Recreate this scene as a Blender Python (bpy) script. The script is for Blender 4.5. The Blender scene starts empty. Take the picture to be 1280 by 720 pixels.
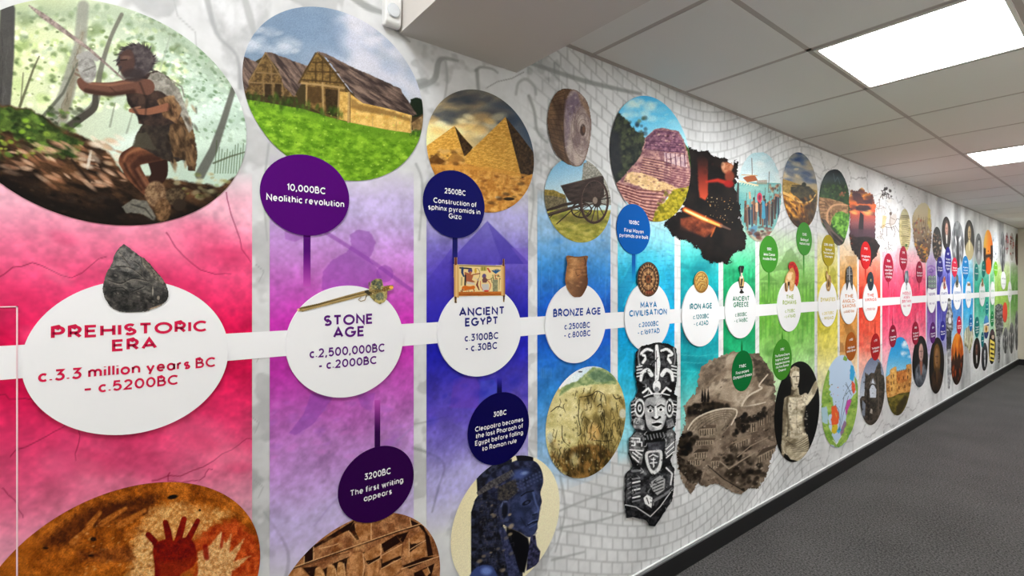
import bpy, math, random
import numpy as np
from mathutils import Matrix, Vector

C = bpy.context.scene.collection
# ------------------------------------------------------------------ camera, light, exposure
# wall_left is the plane X=0 and runs along +Y; the camera stands 1.5 m off it
CX, CY, FL, VPX, DW, CAMH = 724.0, 353.8, 636.0, 1440.0, 1.5, 1.373
_n = math.hypot(VPX-CX, FL); SA, CA = (VPX-CX)/_n, FL/_n          # wall direction: right, forward
cam = bpy.data.objects.new('camera', bpy.data.cameras.new('camera')); C.objects.link(cam)
cam.data.lens = FL/1280*36; cam.data.sensor_width = 36; cam.data.sensor_fit = 'HORIZONTAL'
cam.data.shift_x = -(CX-640)/1280; cam.data.shift_y = (CY-360)/1280
cam.data.clip_start = 0.02; cam.data.clip_end = 60
_r, _f, _u = Vector((CA, SA, 0)), Vector((-SA, CA, 0)), Vector((0, 0, 1))
cam.matrix_world = Matrix(((_r.x, _u.x, -_f.x, DW), (_r.y, _u.y, -_f.y, 0), (_r.z, _u.z, -_f.z, CAMH), (0, 0, 0, 1)))
sc = bpy.context.scene; sc.camera = cam
sc.view_settings.view_transform = 'Standard'; sc.view_settings.look = 'None'
sc.view_settings.gamma = 1; sc.view_settings.use_curve_mapping = False
sc.view_settings.exposure = 0.0
LAMP = 34.5          # emission of the ceiling light panels
ALB = 0.93           # paper reflectance for a printed white of 255
world = bpy.data.worlds.new('world'); sc.world = world; world.use_nodes = True
world.node_tree.nodes['Background'].inputs[0].default_value = (1, .98, .95, 1)
world.node_tree.nodes['Background'].inputs[1].default_value = 0.10

# ------------------------------------------------------------------ measuring: photograph pixel <-> wall point
def W(px, py):
    a = np.asarray(px, float)-CX; den = FL*SA-CA*a
    return (SA*a+FL*CA)/den*DW, CAMH+(CY-np.asarray(py, float))/den*DW
def PXL(Y, Z):
    Y = np.asarray(Y, float); fw = np.maximum(CA*Y+SA*DW, .05); rt = SA*Y-CA*DW
    return CX+FL*rt/fw, CY-FL*(np.asarray(Z, float)-CAMH)/fw
def mperpx(px): return DW/(FL*SA-CA*(px-CX))

# ------------------------------------------------------------------ materials
MATS = {}
def lin(c):
    c = np.asarray(c, float)/255.0
    return np.where(c <= .04045, c/12.92, ((np.maximum(c, 0)+.055)/1.055)**2.4)
def principled(name):
    m = bpy.data.materials.new(name); m.use_nodes = True
    return m, m.node_tree, m.node_tree.nodes['Principled BSDF']
def add_noise_bump(nt, b, scale, strength, dist=.002):
    tc = nt.nodes.new('ShaderNodeTexCoord'); nz = nt.nodes.new('ShaderNodeTexNoise'); bp = nt.nodes.new('ShaderNodeBump')
    nz.inputs['Scale'].default_value = scale; nz.inputs['Detail'].default_value = 3
    bp.inputs['Strength'].default_value = strength; bp.inputs['Distance'].default_value = dist
    nt.links.new(tc.outputs['Object'], nz.inputs['Vector']); nt.links.new(nz.outputs['Fac'], bp.inputs['Height'])
    nt.links.new(bp.outputs['Normal'], b.inputs['Normal'])
def flat(c, rough=.5, spec=.3, bump=None, mult=ALB):
    key = (tuple(c), rough, spec, bump)
    if key not in MATS:
        m, nt, b = principled('paint_%d_%d_%d' % tuple(int(v) for v in c))
        l = lin(c)*mult
        b.inputs['Base Color'].default_value = (l[0], l[1], l[2], 1)
        b.inputs['Roughness'].default_value = rough; b.inputs['Specular IOR Level'].default_value = spec
        if bump: add_noise_bump(nt, b, *bump)
        MATS[key] = m
    return MATS[key]
def print_material():
    m, nt, b = principled('printed_vinyl')
    at = nt.nodes.new('ShaderNodeVertexColor'); at.layer_name = 'Col'
    nt.links.new(at.outputs['Color'], b.inputs['Base Color'])
    b.inputs['Roughness'].default_value = .55; b.inputs['Specular IOR Level'].default_value = .1
    add_noise_bump(nt, b, 260, .12, .001)
    return m
PRINT = print_material()

# ------------------------------------------------------------------ object helpers
def tag(o, label=None, cat=None, group=None, kind=None):
    for k, v in (('label', label), ('category', cat), ('group', group), ('kind', kind)):
        if v: o[k] = v
    return o
def link(name, me, mat, parent=None, loc=(0, 0, 0)):
    o = bpy.data.objects.new(name, me); C.objects.link(o); o.location = loc
    if mat is not None and not me.materials: me.materials.append(mat)
    if parent is not None: o.parent = parent
    return o
def raw_mesh(name, V, Q, col=None):
    """V (n,3), Q (m,4) quads, col (n,3) linear"""
    me = bpy.data.meshes.new(name); n, m = len(V), len(Q)
    me.vertices.add(n); me.vertices.foreach_set('co', np.asarray(V, np.float32).ravel())
    me.loops.add(m*4); me.loops.foreach_set('vertex_index', np.asarray(Q, np.int32).ravel())
    me.polygons.add(m); me.polygons.foreach_set('loop_start', np.arange(0, m*4, 4, dtype=np.int32))
    me.update(calc_edges=True); me.validate()
    if col is not None:
        a = me.color_attributes.new('Col', 'FLOAT_COLOR', 'POINT')
        c4 = np.ones((n, 4), np.float32); c4[:, :3] = col
        a.data.foreach_set('color', c4.ravel())
    return me
def poly_mesh(name, verts, faces):
    me = bpy.data.meshes.new(name); me.from_pydata(verts, [], faces); me.update(); return me
def boxes_mesh(name, boxes):
    V, F = [], []
    for (x0, x1, y0, y1, z0, z1) in boxes:
        b = len(V)
        V += [(x0, y0, z0), (x1, y0, z0), (x1, y1, z0), (x0, y1, z0), (x0, y0, z1), (x1, y0, z1), (x1, y1, z1), (x0, y1, z1)]
        F += [tuple(b+i for i in f) for f in ((0, 3, 2, 1), (4, 5, 6, 7), (0, 1, 5, 4), (1, 2, 6, 5), (2, 3, 7, 6), (3, 0, 4, 7))]
    return poly_mesh(name, V, F)
def bevel(o, w, seg=2):
    m = o.modifiers.new('bevel', 'BEVEL'); m.width = w; m.segments = seg; m.limit_method = 'ANGLE'; return o

# ------------------------------------------------------------------ noise and painting
_T = np.random.RandomState(7).rand(256, 256)
def vnoise(x, y, seed=0):
    x = x+seed*37.17; y = y+seed*91.73
    xi = np.floor(x).astype(np.int64); yi = np.floor(y).astype(np.int64); fx = x-xi; fy = y-yi
    fx = fx*fx*(3-2*fx); fy = fy*fy*(3-2*fy)
    x0, x1, y0, y1 = xi & 255, (xi+1) & 255, yi & 255, (yi+1) & 255
    return (_T[x0, y0]*(1-fx)+_T[x1, y0]*fx)*(1-fy)+(_T[x0, y1]*(1-fx)+_T[x1, y1]*fx)*fy
def fbm(x, y, seed=0, o=4):
    s, a, t = 0, 1.0, 0
    for i in range(o):
        s = s+a*vnoise(x, y, seed+i*3); t += a; a *= .55; x = x*2.03; y = y*2.03
    return s/t
def contrast(n, k=2.2): return np.clip((n-.5)*k+.5, 0, 1)
def sm(pts, n=6, closed=True):
    p = np.asarray(pts, float); N = len(p); out = []
    for i in range(N if closed else N-1):
        g = (lambda j: p[j % N]) if closed else (lambda j: p[min(max(j, 0), N-1)])
        a, b, c, d = g(i-1), g(i), g(i+1), g(i+2)
        for t in np.linspace(0, 1, n, endpoint=False):
            out.append(.5*((2*b)+(c-a)*t+(2*a-5*b+4*c-d)*t*t+(3*b-a-3*c+d)*t**3))
    if not closed: out.append(p[-1])
    return np.array(out)
def seg_dist(Q, pts, closed, w=None):
    """distance to a polyline; with w also minus the local half width"""
    best = np.full(len(Q), 1e9); n = len(pts)
    for i in range(n if closed else n-1):
        a, b = pts[i], pts[(i+1) % n]; d = b-a; L = max(d @ d, 1e-9)
        t = np.clip(((Q-a) @ d)/L, 0, 1)
        dd = np.hypot(Q[:, 0]-a[0]-t*d[0], Q[:, 1]-a[1]-t*d[1])
        if w is not None: dd = dd-(w[i]*(1-t)+w[i+1]*t)*.5
        best = np.minimum(best, dd)
    return best
def inside(Q, pts):
    r = np.zeros(len(Q), bool); n = len(pts); x, y = Q[:, 0], Q[:, 1]
    for i in range(n):
        x0, y0 = pts[i]; x1, y1 = pts[(i+1) % n]
        if y0 == y1: continue
        r ^= ((y0 > y) != (y1 > y)) & (x < (x1-x0)*(y-y0)/(y1-y0)+x0)
    return r
def sdist(Q, pts): return np.where(inside(Q, pts), 1, -1)*seg_dist(Q, pts, True)

class Art:
    """paints printed ink, point by point, in the frame of a measured photograph crop"""
    def __init__(s, P, seed=1):
        s.P = np.asarray(P, float); s.C = np.full((len(s.P), 3), 128.0); s.id = np.zeros(len(s.P), int)
        s.names = [None]; s.cur = 0; s.seed = seed; s.rs = random.Random(seed); s.fr(0, 0, 1)
    def fr(s, ox, oy, k): s.Q = (s.P-np.array([ox, oy]))*k; s.k = k; return s
    def part(s, name=None):
        if name is None: s.cur = 0
        else: s.names.append(name); s.cur = len(s.names)-1
    def nz(s, f, seed=0, o=4, ang=0, st=1.0, I=slice(None)):
        q = s.Q[I]; c, d = math.cos(ang), math.sin(ang)
        return fbm((q[:, 0]*c+q[:, 1]*d)*f/st, (-q[:, 0]*d+q[:, 1]*c)*f, s.seed*5+seed, o)
    def col(s, c, I):
        if isinstance(c, tuple) and len(c) == 3 and not isinstance(c[0], (tuple, str)): return np.array(c, float)
        if c[0] == 'n':          # ('n', c1, c2, freq, [stretch], [angle], [contrast])
            t = contrast(s.nz(c[3], 11, 5, c[5] if len(c) > 5 else 0, c[4] if len(c) > 4 else 1, I), c[6] if len(c) > 6 else 2.4)[:, None]
            return s.col(c[1], I)*(1-t)+s.col(c[2], I)*t
        if c[0] == 'g':          # ('g', p0, p1, c0, c1, ...)
            p0, p1 = np.array(c[1], float), np.array(c[2], float); d = p1-p0
            t = np.clip(((s.Q[I]-p0) @ d)/(d @ d), 0, 1); cs = np.array(c[3:], float); x = np.linspace(0, 1, len(cs))
            return np.stack([np.interp(t, x, cs[:, k]) for k in range(3)], 1)
        raise ValueError(c)
    def put(s, I, m, c, a=1.0):
        m = (np.clip(m, 0, 1)*a)[:, None]
        s.C[I] = s.C[I]*(1-m)+s.col(c, I)*m
        if a > .6: s.id[I[m[:, 0] > .5]] = s.cur
    def crop(s, lo, hi):
        q = s.Q; return np.nonzero((q[:, 0] > lo[0]) & (q[:, 0] < hi[0]) & (q[:, 1] > lo[1]) & (q[:, 1] < hi[1]))[0]
    def fill(s, c): I = np.arange(len(s.Q)); s.put(I, np.ones(len(I)), c)
    def poly(s, pts, c, soft=1.5, a=1.0, w=0, wf=.08, smooth=False):
        p = sm(pts) if smooth else np.asarray(pts, float); e = soft+w+1
        I = s.crop(p.min(0)-e, p.max(0)+e)
        if not len(I): return
        q = s.Q[I]
        if w: q = q+np.stack([fbm(q[:, 0]*wf, q[:, 1]*wf, 21), fbm(q[:, 0]*wf, q[:, 1]*wf, 33)], 1)*2*w-w
        s.put(I, .5+sdist(q, p)/soft, c, a)
    def line(s, pts, w, c, soft=1.2, a=1.0, smooth=False, closed=False):
        p = np.asarray(pts, float); ws = np.asarray(w, float) if hasattr(w, '__len__') else np.full(len(p), float(w))
        if len(ws) != len(p): ws = np.interp(np.linspace(0, 1, len(p)), np.linspace(0, 1, len(ws)), ws)
        if smooth:
            p2 = sm(p, 5, closed); ws = np.interp(np.linspace(0, 1, len(p2)), np.linspace(0, 1, len(p)), ws); p = p2
        if closed: p = np.vstack([p, p[:1]]); ws = np.append(ws, ws[0])
        e = ws.max()/2+soft+1; I = s.crop(p.min(0)-e, p.max(0)+e)
        if len(I): s.put(I, .5-seg_dist(s.Q[I], p, False, ws)/soft, c, a)
    def ell(s, cx, cy, rx, ry, c, soft=1.5, a=1.0, ang=0):
        e = max(rx, ry)+soft; I = s.crop((cx-e, cy-e), (cx+e, cy+e))
        if not len(I): return
        q = s.Q[I]-np.array([cx, cy]); co, si = math.cos(ang), math.sin(ang)
        x, y = q[:, 0]*co+q[:, 1]*si, -q[:, 0]*si+q[:, 1]*co
        s.put(I, .5+(1-np.hypot(x/rx, y/ry))*min(rx, ry)/soft, c, a)
    def ring(s, cx, cy, rx, ry, w, c, n=28):
        t = np.linspace(0, 2*math.pi, n, endpoint=False)
        s.line(np.stack([cx+rx*np.cos(t), cy+ry*np.sin(t)], 1), w, c, closed=True)
    def blobs(s, n, box, size, cols, a=.8, asp=1.0, ang=0, reg=None, soft=None):
        """box (x0,y0,x1,y1); reg polygon to stay within"""
        R = s.rs; x0, y0, x1, y1 = box; k = 0; reg = None if reg is None else np.asarray(reg, float)
        for _ in range(n*6):
            if k >= n: break
            x, y = R.uniform(x0, x1), R.uniform(y0, y1)
            if reg is not None and not inside(np.array([[x, y]]), reg)[0]: continue
            z = R.uniform(*size); k += 1
            s.ell(x, y, z*asp, z, R.choice(cols), soft or z*.8, a*R.uniform(.6, 1), ang+R.uniform(-.3, .3))
    def tone(s, f, amp, seed=0, o=4, ang=0, st=1.0):
        s.C *= (1+amp*(s.nz(f, 50+seed, o, ang, st)-.5)*2)[:, None]
    def levels(s, k, mid=110): s.C = np.clip((s.C-mid)*k+mid, 2, 250)
    def desat(s, f): s.C += (s.C.mean(1, keepdims=True)-s.C)*f
    def grain(s, amp):
        s.C *= 1+amp*(np.random.RandomState(s.seed).rand(len(s.C), 1)-.5)*2
    def out(s): return lin(np.clip(s.C, 3, 255))*ALB
# ------------------------------------------------------------------ the room
Y0, Y1, X1, CEIL, TILE = -3.0, 11.2, 1.83, CAMH+.918, .605
def backdrop(P, Y, Z):
    """printed plaster, cave drawing strokes, cobbles, cracked paving, streaked concrete: grey ink values"""
    px = P[:, 0]; n = len(Y)
    v = 207+22*np.clip((px-430)/260, 0, 1)+26*(fbm(Y*3.1, Z*3.1, 3, 4)-.5)*2  # base toned darker at left, paler rightwards, to even out the lamp light
    v += 9*(fbm(Y*40, Z*40, 5, 3)-.5)*2
    blot = contrast(fbm(Y*9, Z*9, 9, 4), 5)
    v -= 26*np.clip(blot-.72, 0, 1)/.28*(px < 700)
    # cobbles in fish-scale rows
    m = np.clip((px-640)/60, 0, 1)*np.clip((1040-px)/40, 0, 1)
    if m.max() > 0:
        q = .42*(Y-2.05)**2
        row = (Z+.32*np.sin((Y-1.2)*1.9)+q*.25)/.052
        ri = np.floor(row); cl = Y/.062+.5*(ri % 2)+.18*(vnoise(ri, Y*6, 4)-.5)
        fr = row-ri; fc = cl-np.floor(cl)
        d = np.minimum(np.minimum(fr, 1-fr)*.052, np.minimum(fc, 1-fc)*.062)
        g = np.clip(1.15-d/.0058, 0, 1)*(.45+.4*fbm(Y*14, Z*14, 8, 2))
        strong = .35+.65*np.clip((np.abs(Z-1.2)-.15)/.3, 0, 1)
        v += m*(14*(vnoise(ri*3.3, np.floor(cl)*7.7, 2)-.5)-54*g*strong)
    # cracked paving
    m = np.clip((px-985)/25, 0, 1)*np.clip((1165-px)/25, 0, 1)
    if m.max() > 0:
        s = 4.2; yy = Y*s*.8+.35*fbm(Y*9, Z*9, 14, 3); zz = Z*s+.35*fbm(Y*9, Z*9, 15, 3)
        iy, iz = np.floor(yy), np.floor(zz); d1 = np.full(n, 9.); d2 = np.full(n, 9.)
        for a in (-1, 0, 1):
            for b in (-1, 0, 1):
                cy = iy+a+.5+.8*(_T[(iy+a).astype(int) & 255, (iz+b).astype(int) & 255]-.5)
                cz = iz+b+.5+.8*(_T[(iy+a+91).astype(int) & 255, (iz+b+47).astype(int) & 255]-.5)
                d = np.hypot(yy-cy, zz-cz); d2 = np.where(d < d1, d1, np.minimum(d2, d)); d1 = np.minimum(d1, d)
        v -= m*78*np.clip(1-(d2-d1)/.05, 0, 1)*(.3+.7*fbm(Y*7, Z*7, 16, 2))
        v -= m*16*(fbm(Y*5, Z*5, 17, 3)-.4)
    # streaked concrete
    m = np.clip((px-1150)/25, 0, 1)
    v -= m*95*np.clip(contrast(fbm(Y*3.2, Z*.55, 18, 4), 3.2)-.30, 0, 1)*np.clip(.30+np.abs(Z-1.22)*.95, 0, 1)
    A = Art(P, 3); A.C[:] = v[:, None]*np.array([.992, .996, 1.0])
    if px.min() < 800:
        G, G2 = (138, 140, 138), (158, 160, 160)
        # pale rock outline over the hunter picture
        A.poly([(228, -40), (345, -40), (335, 30), (316, 90), (300, 120), (280, 70), (262, 30)], ('n', (176, 177, 178), (214, 215, 217), .05), 6, .8, 8, .05)
        A.line([(255, -20), (270, 40), (296, 70), (300, 110)], (9, 3, 5), (150, 151, 152), 3, .7, True)
        A.line([(300, -20), (312, 20), (322, 60)], (5, 10, 3), (162, 163, 163), 3, .7, True)
        A.line([(215, -10), (222, 20), (244, 40), (247, 80)], (2, 1.2), (168, 170, 170), 1.5, .8)
        A.line([(165, -10), (190, 8), (205, -5)], (5, 3), (178, 180, 182), 2, .6)
        # brush strokes
        for pts, w in (([(525, 108), (543, 99), (548, 78), (556, 73), (572, 76)], (8, 7, 3)), ([(557, 77), (559, 100), (555, 128)], (3, 2)),
                       ([(440, -4), (460, 9), (482, 17)], (8, 9, 5)), ([(495, 38), (505, 46), (512, 52)], (4, 2)),
                       ([(595, 88), (601, 84), (615, 86), (622, 91)], (4, 2)), ([(596, 88), (598, 112), (600, 125)], (5, 3)),
                       ([(645, 118), (648, 104), (658, 99), (668, 108), (670, 118)], (3, 4, 3)), ([(661, 120), (668, 140), (672, 165), (684, 178)], (4, 2.5)),
                       ([(516, 106), (531, 102)], (11, 9)), ([(655, 76), (690, 88), (730, 101), (775, 112), (800, 117)], (5, 6, 4)),
                       ([(336, 180), (330, 240), (334, 300)], (3, 1.5)), ([(520, 205), (528, 232), (524, 300)], (3, 2)), ([(663, 205), (667, 245), (662, 300)], (3, 1.5)),
                       ([(516, 560), (535, 566), (555, 580), (548, 610), (540, 640)], (4, 2)), ([(330, 640), (360, 690), (352, 740)], (3, 5)),
                       ([(696, 640), (740, 622), (790, 606)], (2, 3)), ([(700, 660), (752, 650), (792, 636)], (3, 2)), ([(690, 700), (730, 690)], (3, 2)),
                       ([(700, 595), (706, 640), (694, 690)], (3, 1.5)), ([(517, 530), (530, 528), (560, 520)], (3, 1.5)), ([(660, 560), (672, 590), (670, 640)], (2, 2.5))):
            A.line(pts, w, G if w[0] > 3 else G2, 2.2, .72, True)
        A.line([(608, 110), (622, 102), (640, 98), (655, 90)], 1, (120, 120, 118), 1, .8)
        for x, y in ((325, 430), (322, 520), (327, 600), (320, 690), (328, 330)):
            A.line([(x-9, y), (x+2, y+9), (x-4, y+22)], (1.5, .8), (150, 151, 152), 1, .7)
    return A.C
# wall_left: one printed wall, a fine grid so the printed ground carries its own ink
HIGH = CEIL+.62      # unseen ceiling before the bulkhead, assumed higher so its lamps light the bulkhead face
px_cols = np.linspace(-30, 1272.5, 1080)
Yc_, _ = W(px_cols, 360.0)
Ys = np.concatenate([np.linspace(Y0, Yc_[0]-.02, 70), Yc_[:-1], [Y1]])
Zs = np.concatenate([np.linspace(0, CEIL, 500), np.linspace(CEIL+.05, HIGH, 14)])
YY, ZZ = np.meshgrid(Ys, Zs, indexing='ij'); YY, ZZ = YY.ravel(), ZZ.ravel()
PP = np.stack(PXL(YY, ZZ), 1)
def grid_quads(nu, nv):
    i = (np.arange(nu-1)[:, None]*nv+np.arange(nv-1)[None]).ravel()
    return np.stack([i, i+nv, i+nv+1, i+1], 1)
me = raw_mesh('wall_left', np.stack([np.zeros_like(YY), YY, ZZ], 1), grid_quads(len(Ys), len(Zs)), lin(np.clip(backdrop(PP, YY, ZZ), 3, 255))*ALB)
tag(link('wall_left', me, PRINT), 'long left wall printed with grey plaster, cobbles and cracked paving', kind='structure')

def simple(name, boxes, mat, label=None): return tag(link(name, boxes_mesh(name, boxes), mat), label, kind='structure')
WALLW = flat((248, 243, 232), .7, .2, (60, .15)); CREAM = flat((214, 205, 186), .6, .3)
simple('wall_right', [(X1, X1+.1, Y0, Y1, 0, HIGH)], WALLW)  # unseen wall, placed near so it bounces light onto the ceiling
simple('wall_back', [(-.1, X1+.1, Y0-.1, Y0, 0, HIGH)], WALLW)
simple('wall_far', [(-.1, X1+.1, Y1, Y1+.1, 0, CEIL)], CREAM)
# floor: dark grey loop carpet
m, nt, b = principled('charcoal_carpet'); b.inputs['Roughness'].default_value = .95; b.inputs['Specular IOR Level'].default_value = .1
tc = nt.nodes.new('ShaderNodeTexCoord'); n1 = nt.nodes.new('ShaderNodeTexNoise'); n1.inputs['Scale'].default_value = 105; n1.inputs['Detail'].default_value = 4; n1.inputs['Roughness'].default_value = .75
n2 = nt.nodes.new('ShaderNodeTexNoise'); n2.inputs['Scale'].default_value = 2.2; n2.inputs['Detail'].default_value = 4
mx = nt.nodes.new('ShaderNodeMath'); mx.operation = 'MULTIPLY_ADD'; mx.inputs[1].default_value = .12
rp = nt.nodes.new('ShaderNodeValToRGB'); e = rp.color_ramp.elements
e[0].position = .43; e[0].color = (.022, .021, .021, 1); e[1].position = .70; e[1].color = (.135, .128, .125, 1)
nt.links.new(tc.outputs['Object'], n1.inputs['Vector']); nt.links.new(tc.outputs['Object'], n2.inputs['Vector'])
nt.links.new(n2.outputs['Fac'], mx.inputs[0]); nt.links.new(n1.outputs['Fac'], mx.inputs[2]); nt.links.new(mx.outputs[0], rp.inputs['Fac'])
nt.links.new(rp.outputs['Color'], b.inputs['Base Color'])
bp = nt.nodes.new('ShaderNodeBump'); bp.inputs['Strength'].default_value = .6; bp.inputs['Distance'].default_value = .004
nt.links.new(n1.outputs['Fac'], bp.inputs['Height']); nt.links.new(bp.outputs['Normal'], b.inputs['Normal'])
simple('floor', [(-.1, X1+.1, Y0-.1, Y1+.1, -.1, 0)], m)
# suspended ceiling: tiles set into a grid of bars; the light panels fill cells of it
LIT = {(0, k) for k in (-8, -4, 0, 4, 8, 12)}
XB = [0, .605, .605+TILE, X1]
kmin, kmax = int(math.floor((Y0-2)/TILE)), int(math.ceil((Y1-2)/TILE))
tiles, bars = [], []
for i in range(len(XB)-1):
    for k in range(kmin, kmax):
        if (i-1, k) in LIT: continue
        ya, yb = max(2+k*TILE, Y0), min(2+(k+1)*TILE, Y1)
        if ya < .61: yb, zc = min(yb, .61), HIGH
        else: zc = CEIL
        if yb-ya > .03: tiles.append((XB[i]+.011, XB[i+1]-.011, ya+.011, yb-.011, zc-.004, zc+.012))
m, nt, b = principled('mineral_ceiling_tile'); b.inputs['Base Color'].default_value = (.685, .66, .635, 1); b.inputs['Roughness'].default_value = .9
add_noise_bump(nt, b, 180, .25, .002)
simple('ceiling', tiles+[(-.1, X1+.1, .9, Y1+.1, CEIL+.02, CEIL+.1), (-.1, X1+.1, Y0-.1, 1.0, HIGH+.02, HIGH+.1)], m)
for x in XB[1:-1]: bars += [(x-.012, x+.012, 1.0, Y1, CEIL-.003, CEIL+.02), (x-.012, x+.012, Y0, .61, HIGH-.003, HIGH+.02)]
for k in range(kmin, kmax+1):
    y = 2+k*TILE
    if Y0 < y < Y1: bars.append((0, X1, y-.012, y+.012, (CEIL if y > .7 else HIGH)-.003, (CEIL if y > .7 else HIGH)+.02))
bars += [(0, .022, 1.0, Y1, CEIL-.006, CEIL+.02), (0, .022, Y0, .61, HIGH-.006, HIGH+.02)]
simple('trim_1', bars, flat((176, 166, 160), .5, .3), 'painted metal bars of the suspended ceiling grid')
# bulkhead crossing the corridor above the first columns
simple('wall_bulkhead', [(0, X1, .61, 1.035, CAMH+.748, HIGH+.01)], flat((206, 200, 194), .8, .2, (90, .1)), 'plain boxed bulkhead hanging below the ceiling')
# skirting and its bead
o = simple('baseboard_left', [(0, .018, Y0, Y1, 0, .098)], flat((30, 30, 31), .5, .25), 'black skirting board along the printed wall'); bevel(o, .004)
simple('trim_lit_top', [(0, .0186, Y0, Y1, .0925, .0992)], flat((112, 112, 113), .5, .3), 'grey strip painting the lit top face of the skirting')  # light on the skirting's top face, put in as grey colour
simple('trim_2', [(0, .006, Y0, Y1, .0992, .103)], flat((240, 240, 240), .4, .4), 'thin white bead along the top of the skirting')
o = simple('baseboard_far', [(0, X1, Y1-.018, Y1, 0, .098)], flat((30, 30, 31), .5, .25)); bevel(o, .004)

# ceiling lights
m, nt, b = principled('lit_diffuser'); b.inputs['Base Color'].default_value = (.9, .9, .9, 1)
b.inputs['Emission Color'].default_value = (.97, .99, 1.0, 1); b.inputs['Emission Strength'].default_value = LAMP; DIFF = m
FRAME = flat((224, 220, 214), .4, .4)
for (i, k) in sorted(LIT):
    x0, y0 = XB[i+1]+.012, 2+k*TILE+.012; s = TILE-.024
    if y0 < Y0 or y0+s > Y1: continue
    lo = bpy.data.objects.new('ceiling_light', None); C.objects.link(lo); lo.location = (x0+s/2, y0+s/2, CEIL if k >= 0 else HIGH)
    where = {0: 'nearest in the row beside the printed wall', 4: 'second along the row beside the printed wall', 8: 'third along the row beside the printed wall',
             12: 'last along the row beside the printed wall', -4: 'in the unseen ceiling raised for light before the bulkhead', -8: 'at the near end of the corridor'}[k]

    tag(lo, 'square lit LED ceiling panel, '+where, 'ceiling light', 'square light panels in the ceiling')
    h, w = s/2, .014
    link('frame', boxes_mesh('frame', [(-h, h, -h, -h+w, -.008, .004), (-h, h, h-w, h, -.008, .004), (-h, -h+w, -h+w, h-w, -.008, .004), (h-w, h, -h+w, h-w, -.008, .004)]), FRAME, lo)
    link('diffuser', boxes_mesh('diffuser', [(-h+w, h-w, -h+w, h-w, -.004, .002)]), DIFF, lo)

# ------------------------------------------------------------------ printed things on the wall
def build_art(name, Y, Z, nu, nv, paint, t, label, cat, group=None, seed=1, keep=None, kind=None):
    P = np.stack(PXL(Y, Z), 1); A = Art(P, seed); A.Y, A.Z = Y, Z; paint(A)
    Yc, Zc = float(Y.mean()), float(Z.mean())
    V = np.stack([np.zeros_like(Y), Y-Yc, Z-Zc], 1); Q = grid_quads(nu, nv); col = A.out(); fid = A.id[Q].max(1)
    if keep is not None:
        k = keep(P[Q].mean(1)); Q, fid = Q[k], fid[k]
    def sub(nm, sel):
        q = Q[sel]; u, inv = np.unique(q, return_inverse=True)
        return raw_mesh(nm, V[u], inv.reshape(-1, 4), col[u])
    root = tag(link(name, sub(name, fid == 0), PRINT, None, (t, Yc, Zc)), label, cat, group, kind)
    for i, nm in enumerate(A.names):
        if nm and (fid == i).sum() > 3: link(nm, sub(nm, fid == i), PRINT, root)
    return root
def disc_fit(xl, xr, yt, yb):
    """centre and radii on the wall of the circle whose picture fills the box"""
    yl, yr = W(xl, 0)[0], W(xr, 0)[0]; Yc, rY = (yl+yr)/2, (yr-yl)/2
    pxc = PXL(Yc, 0)[0]; Zc, rZ = W(pxc, (yt+yb)/2)[1], (yb-yt)/2*mperpx(pxc); th = np.linspace(0, 2*math.pi, 180)
    for _ in range(8):
        y = PXL(Yc+rY*np.cos(th), Zc+rZ*np.sin(th))[1]; mp = mperpx(pxc)
        Zc += ((y.min()+y.max())/2-(yt+yb)/2)*mp; rZ += ((yb-yt)-(y.max()-y.min()))/2*mp
    return Yc, rY, Zc, rZ
def disc_grid(Yc, rY, Zc, rZ, nu, nv):
    u, v = np.meshgrid(np.linspace(-1, 1, nu), np.linspace(-1, 1, nv), indexing='ij'); u, v = u.ravel(), v.ravel()
    return Yc+rY*u*np.sqrt(1-v*v/2), Zc+rZ*v*np.sqrt(1-u*u/2)
def roundel(name, box, paint, t, label, cat='picture', group='round pictures printed on the wall', seed=1, res=1.3, geo=None):
    Yc, rY, Zc, rZ = geo or disc_fit(*box)
    x0, x1 = PXL(Yc-rY, 0)[0], PXL(Yc+rY, 0)[0]; h = 2*rZ/mperpx((x0+x1)/2)
    nu, nv = int(min(max((x1-x0)*res, 16), 400)), int(min(max(h*res, 24), 340))
    Y, Z = disc_grid(Yc, rY, Zc, rZ, nu, nv)
    return build_art(name, Y, Z, nu, nv, paint, t, label, cat, group, seed)
def cutout(name, box, outline, fr, paint, t, label, cat='picture', group=None, seed=1, res=1.6, rag=0, rf=.1, smooth=False):
    """picture cut along its own outline (given in crop frame fr)"""
    x0, x1, y0, y1 = box; yl, yr = W(x0, 0)[0], W(x1, 0)[0]
    xc = (x0+x1)/2; zz = [W(x, y)[1] for x in (x0, x1) for y in (y0, y1)]
    nu, nv = int(max((x1-x0)*res, 12)), int(max((max(zz)-min(zz))/mperpx(xc)*res, 16))
    Y, Z = np.meshgrid(W(np.linspace(x0, x1, nu), 0)[0], np.linspace(min(zz), max(zz), nv), indexing='ij'); Y, Z = Y.ravel(), Z.ravel()
    ol = [sm(o) if smooth else np.asarray(o, float) for o in (outline if isinstance(outline[0][0], (list, tuple, np.ndarray)) else [outline])]
    def keep(Pc):
        q = (Pc-np.array(fr[:2]))*fr[2]
        if rag: q = q+np.stack([fbm(q[:, 0]*rf, q[:, 1]*rf, 21)-.5, fbm(q[:, 0]*rf, q[:, 1]*rf, 33)-.5], 1)*2*rag
        r = np.zeros(len(q), bool)
        for o in ol: r |= inside(q, o)
        return r
    return build_art(name, Y, Z, nu, nv, paint, t, label, cat, group, seed, keep)

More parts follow.
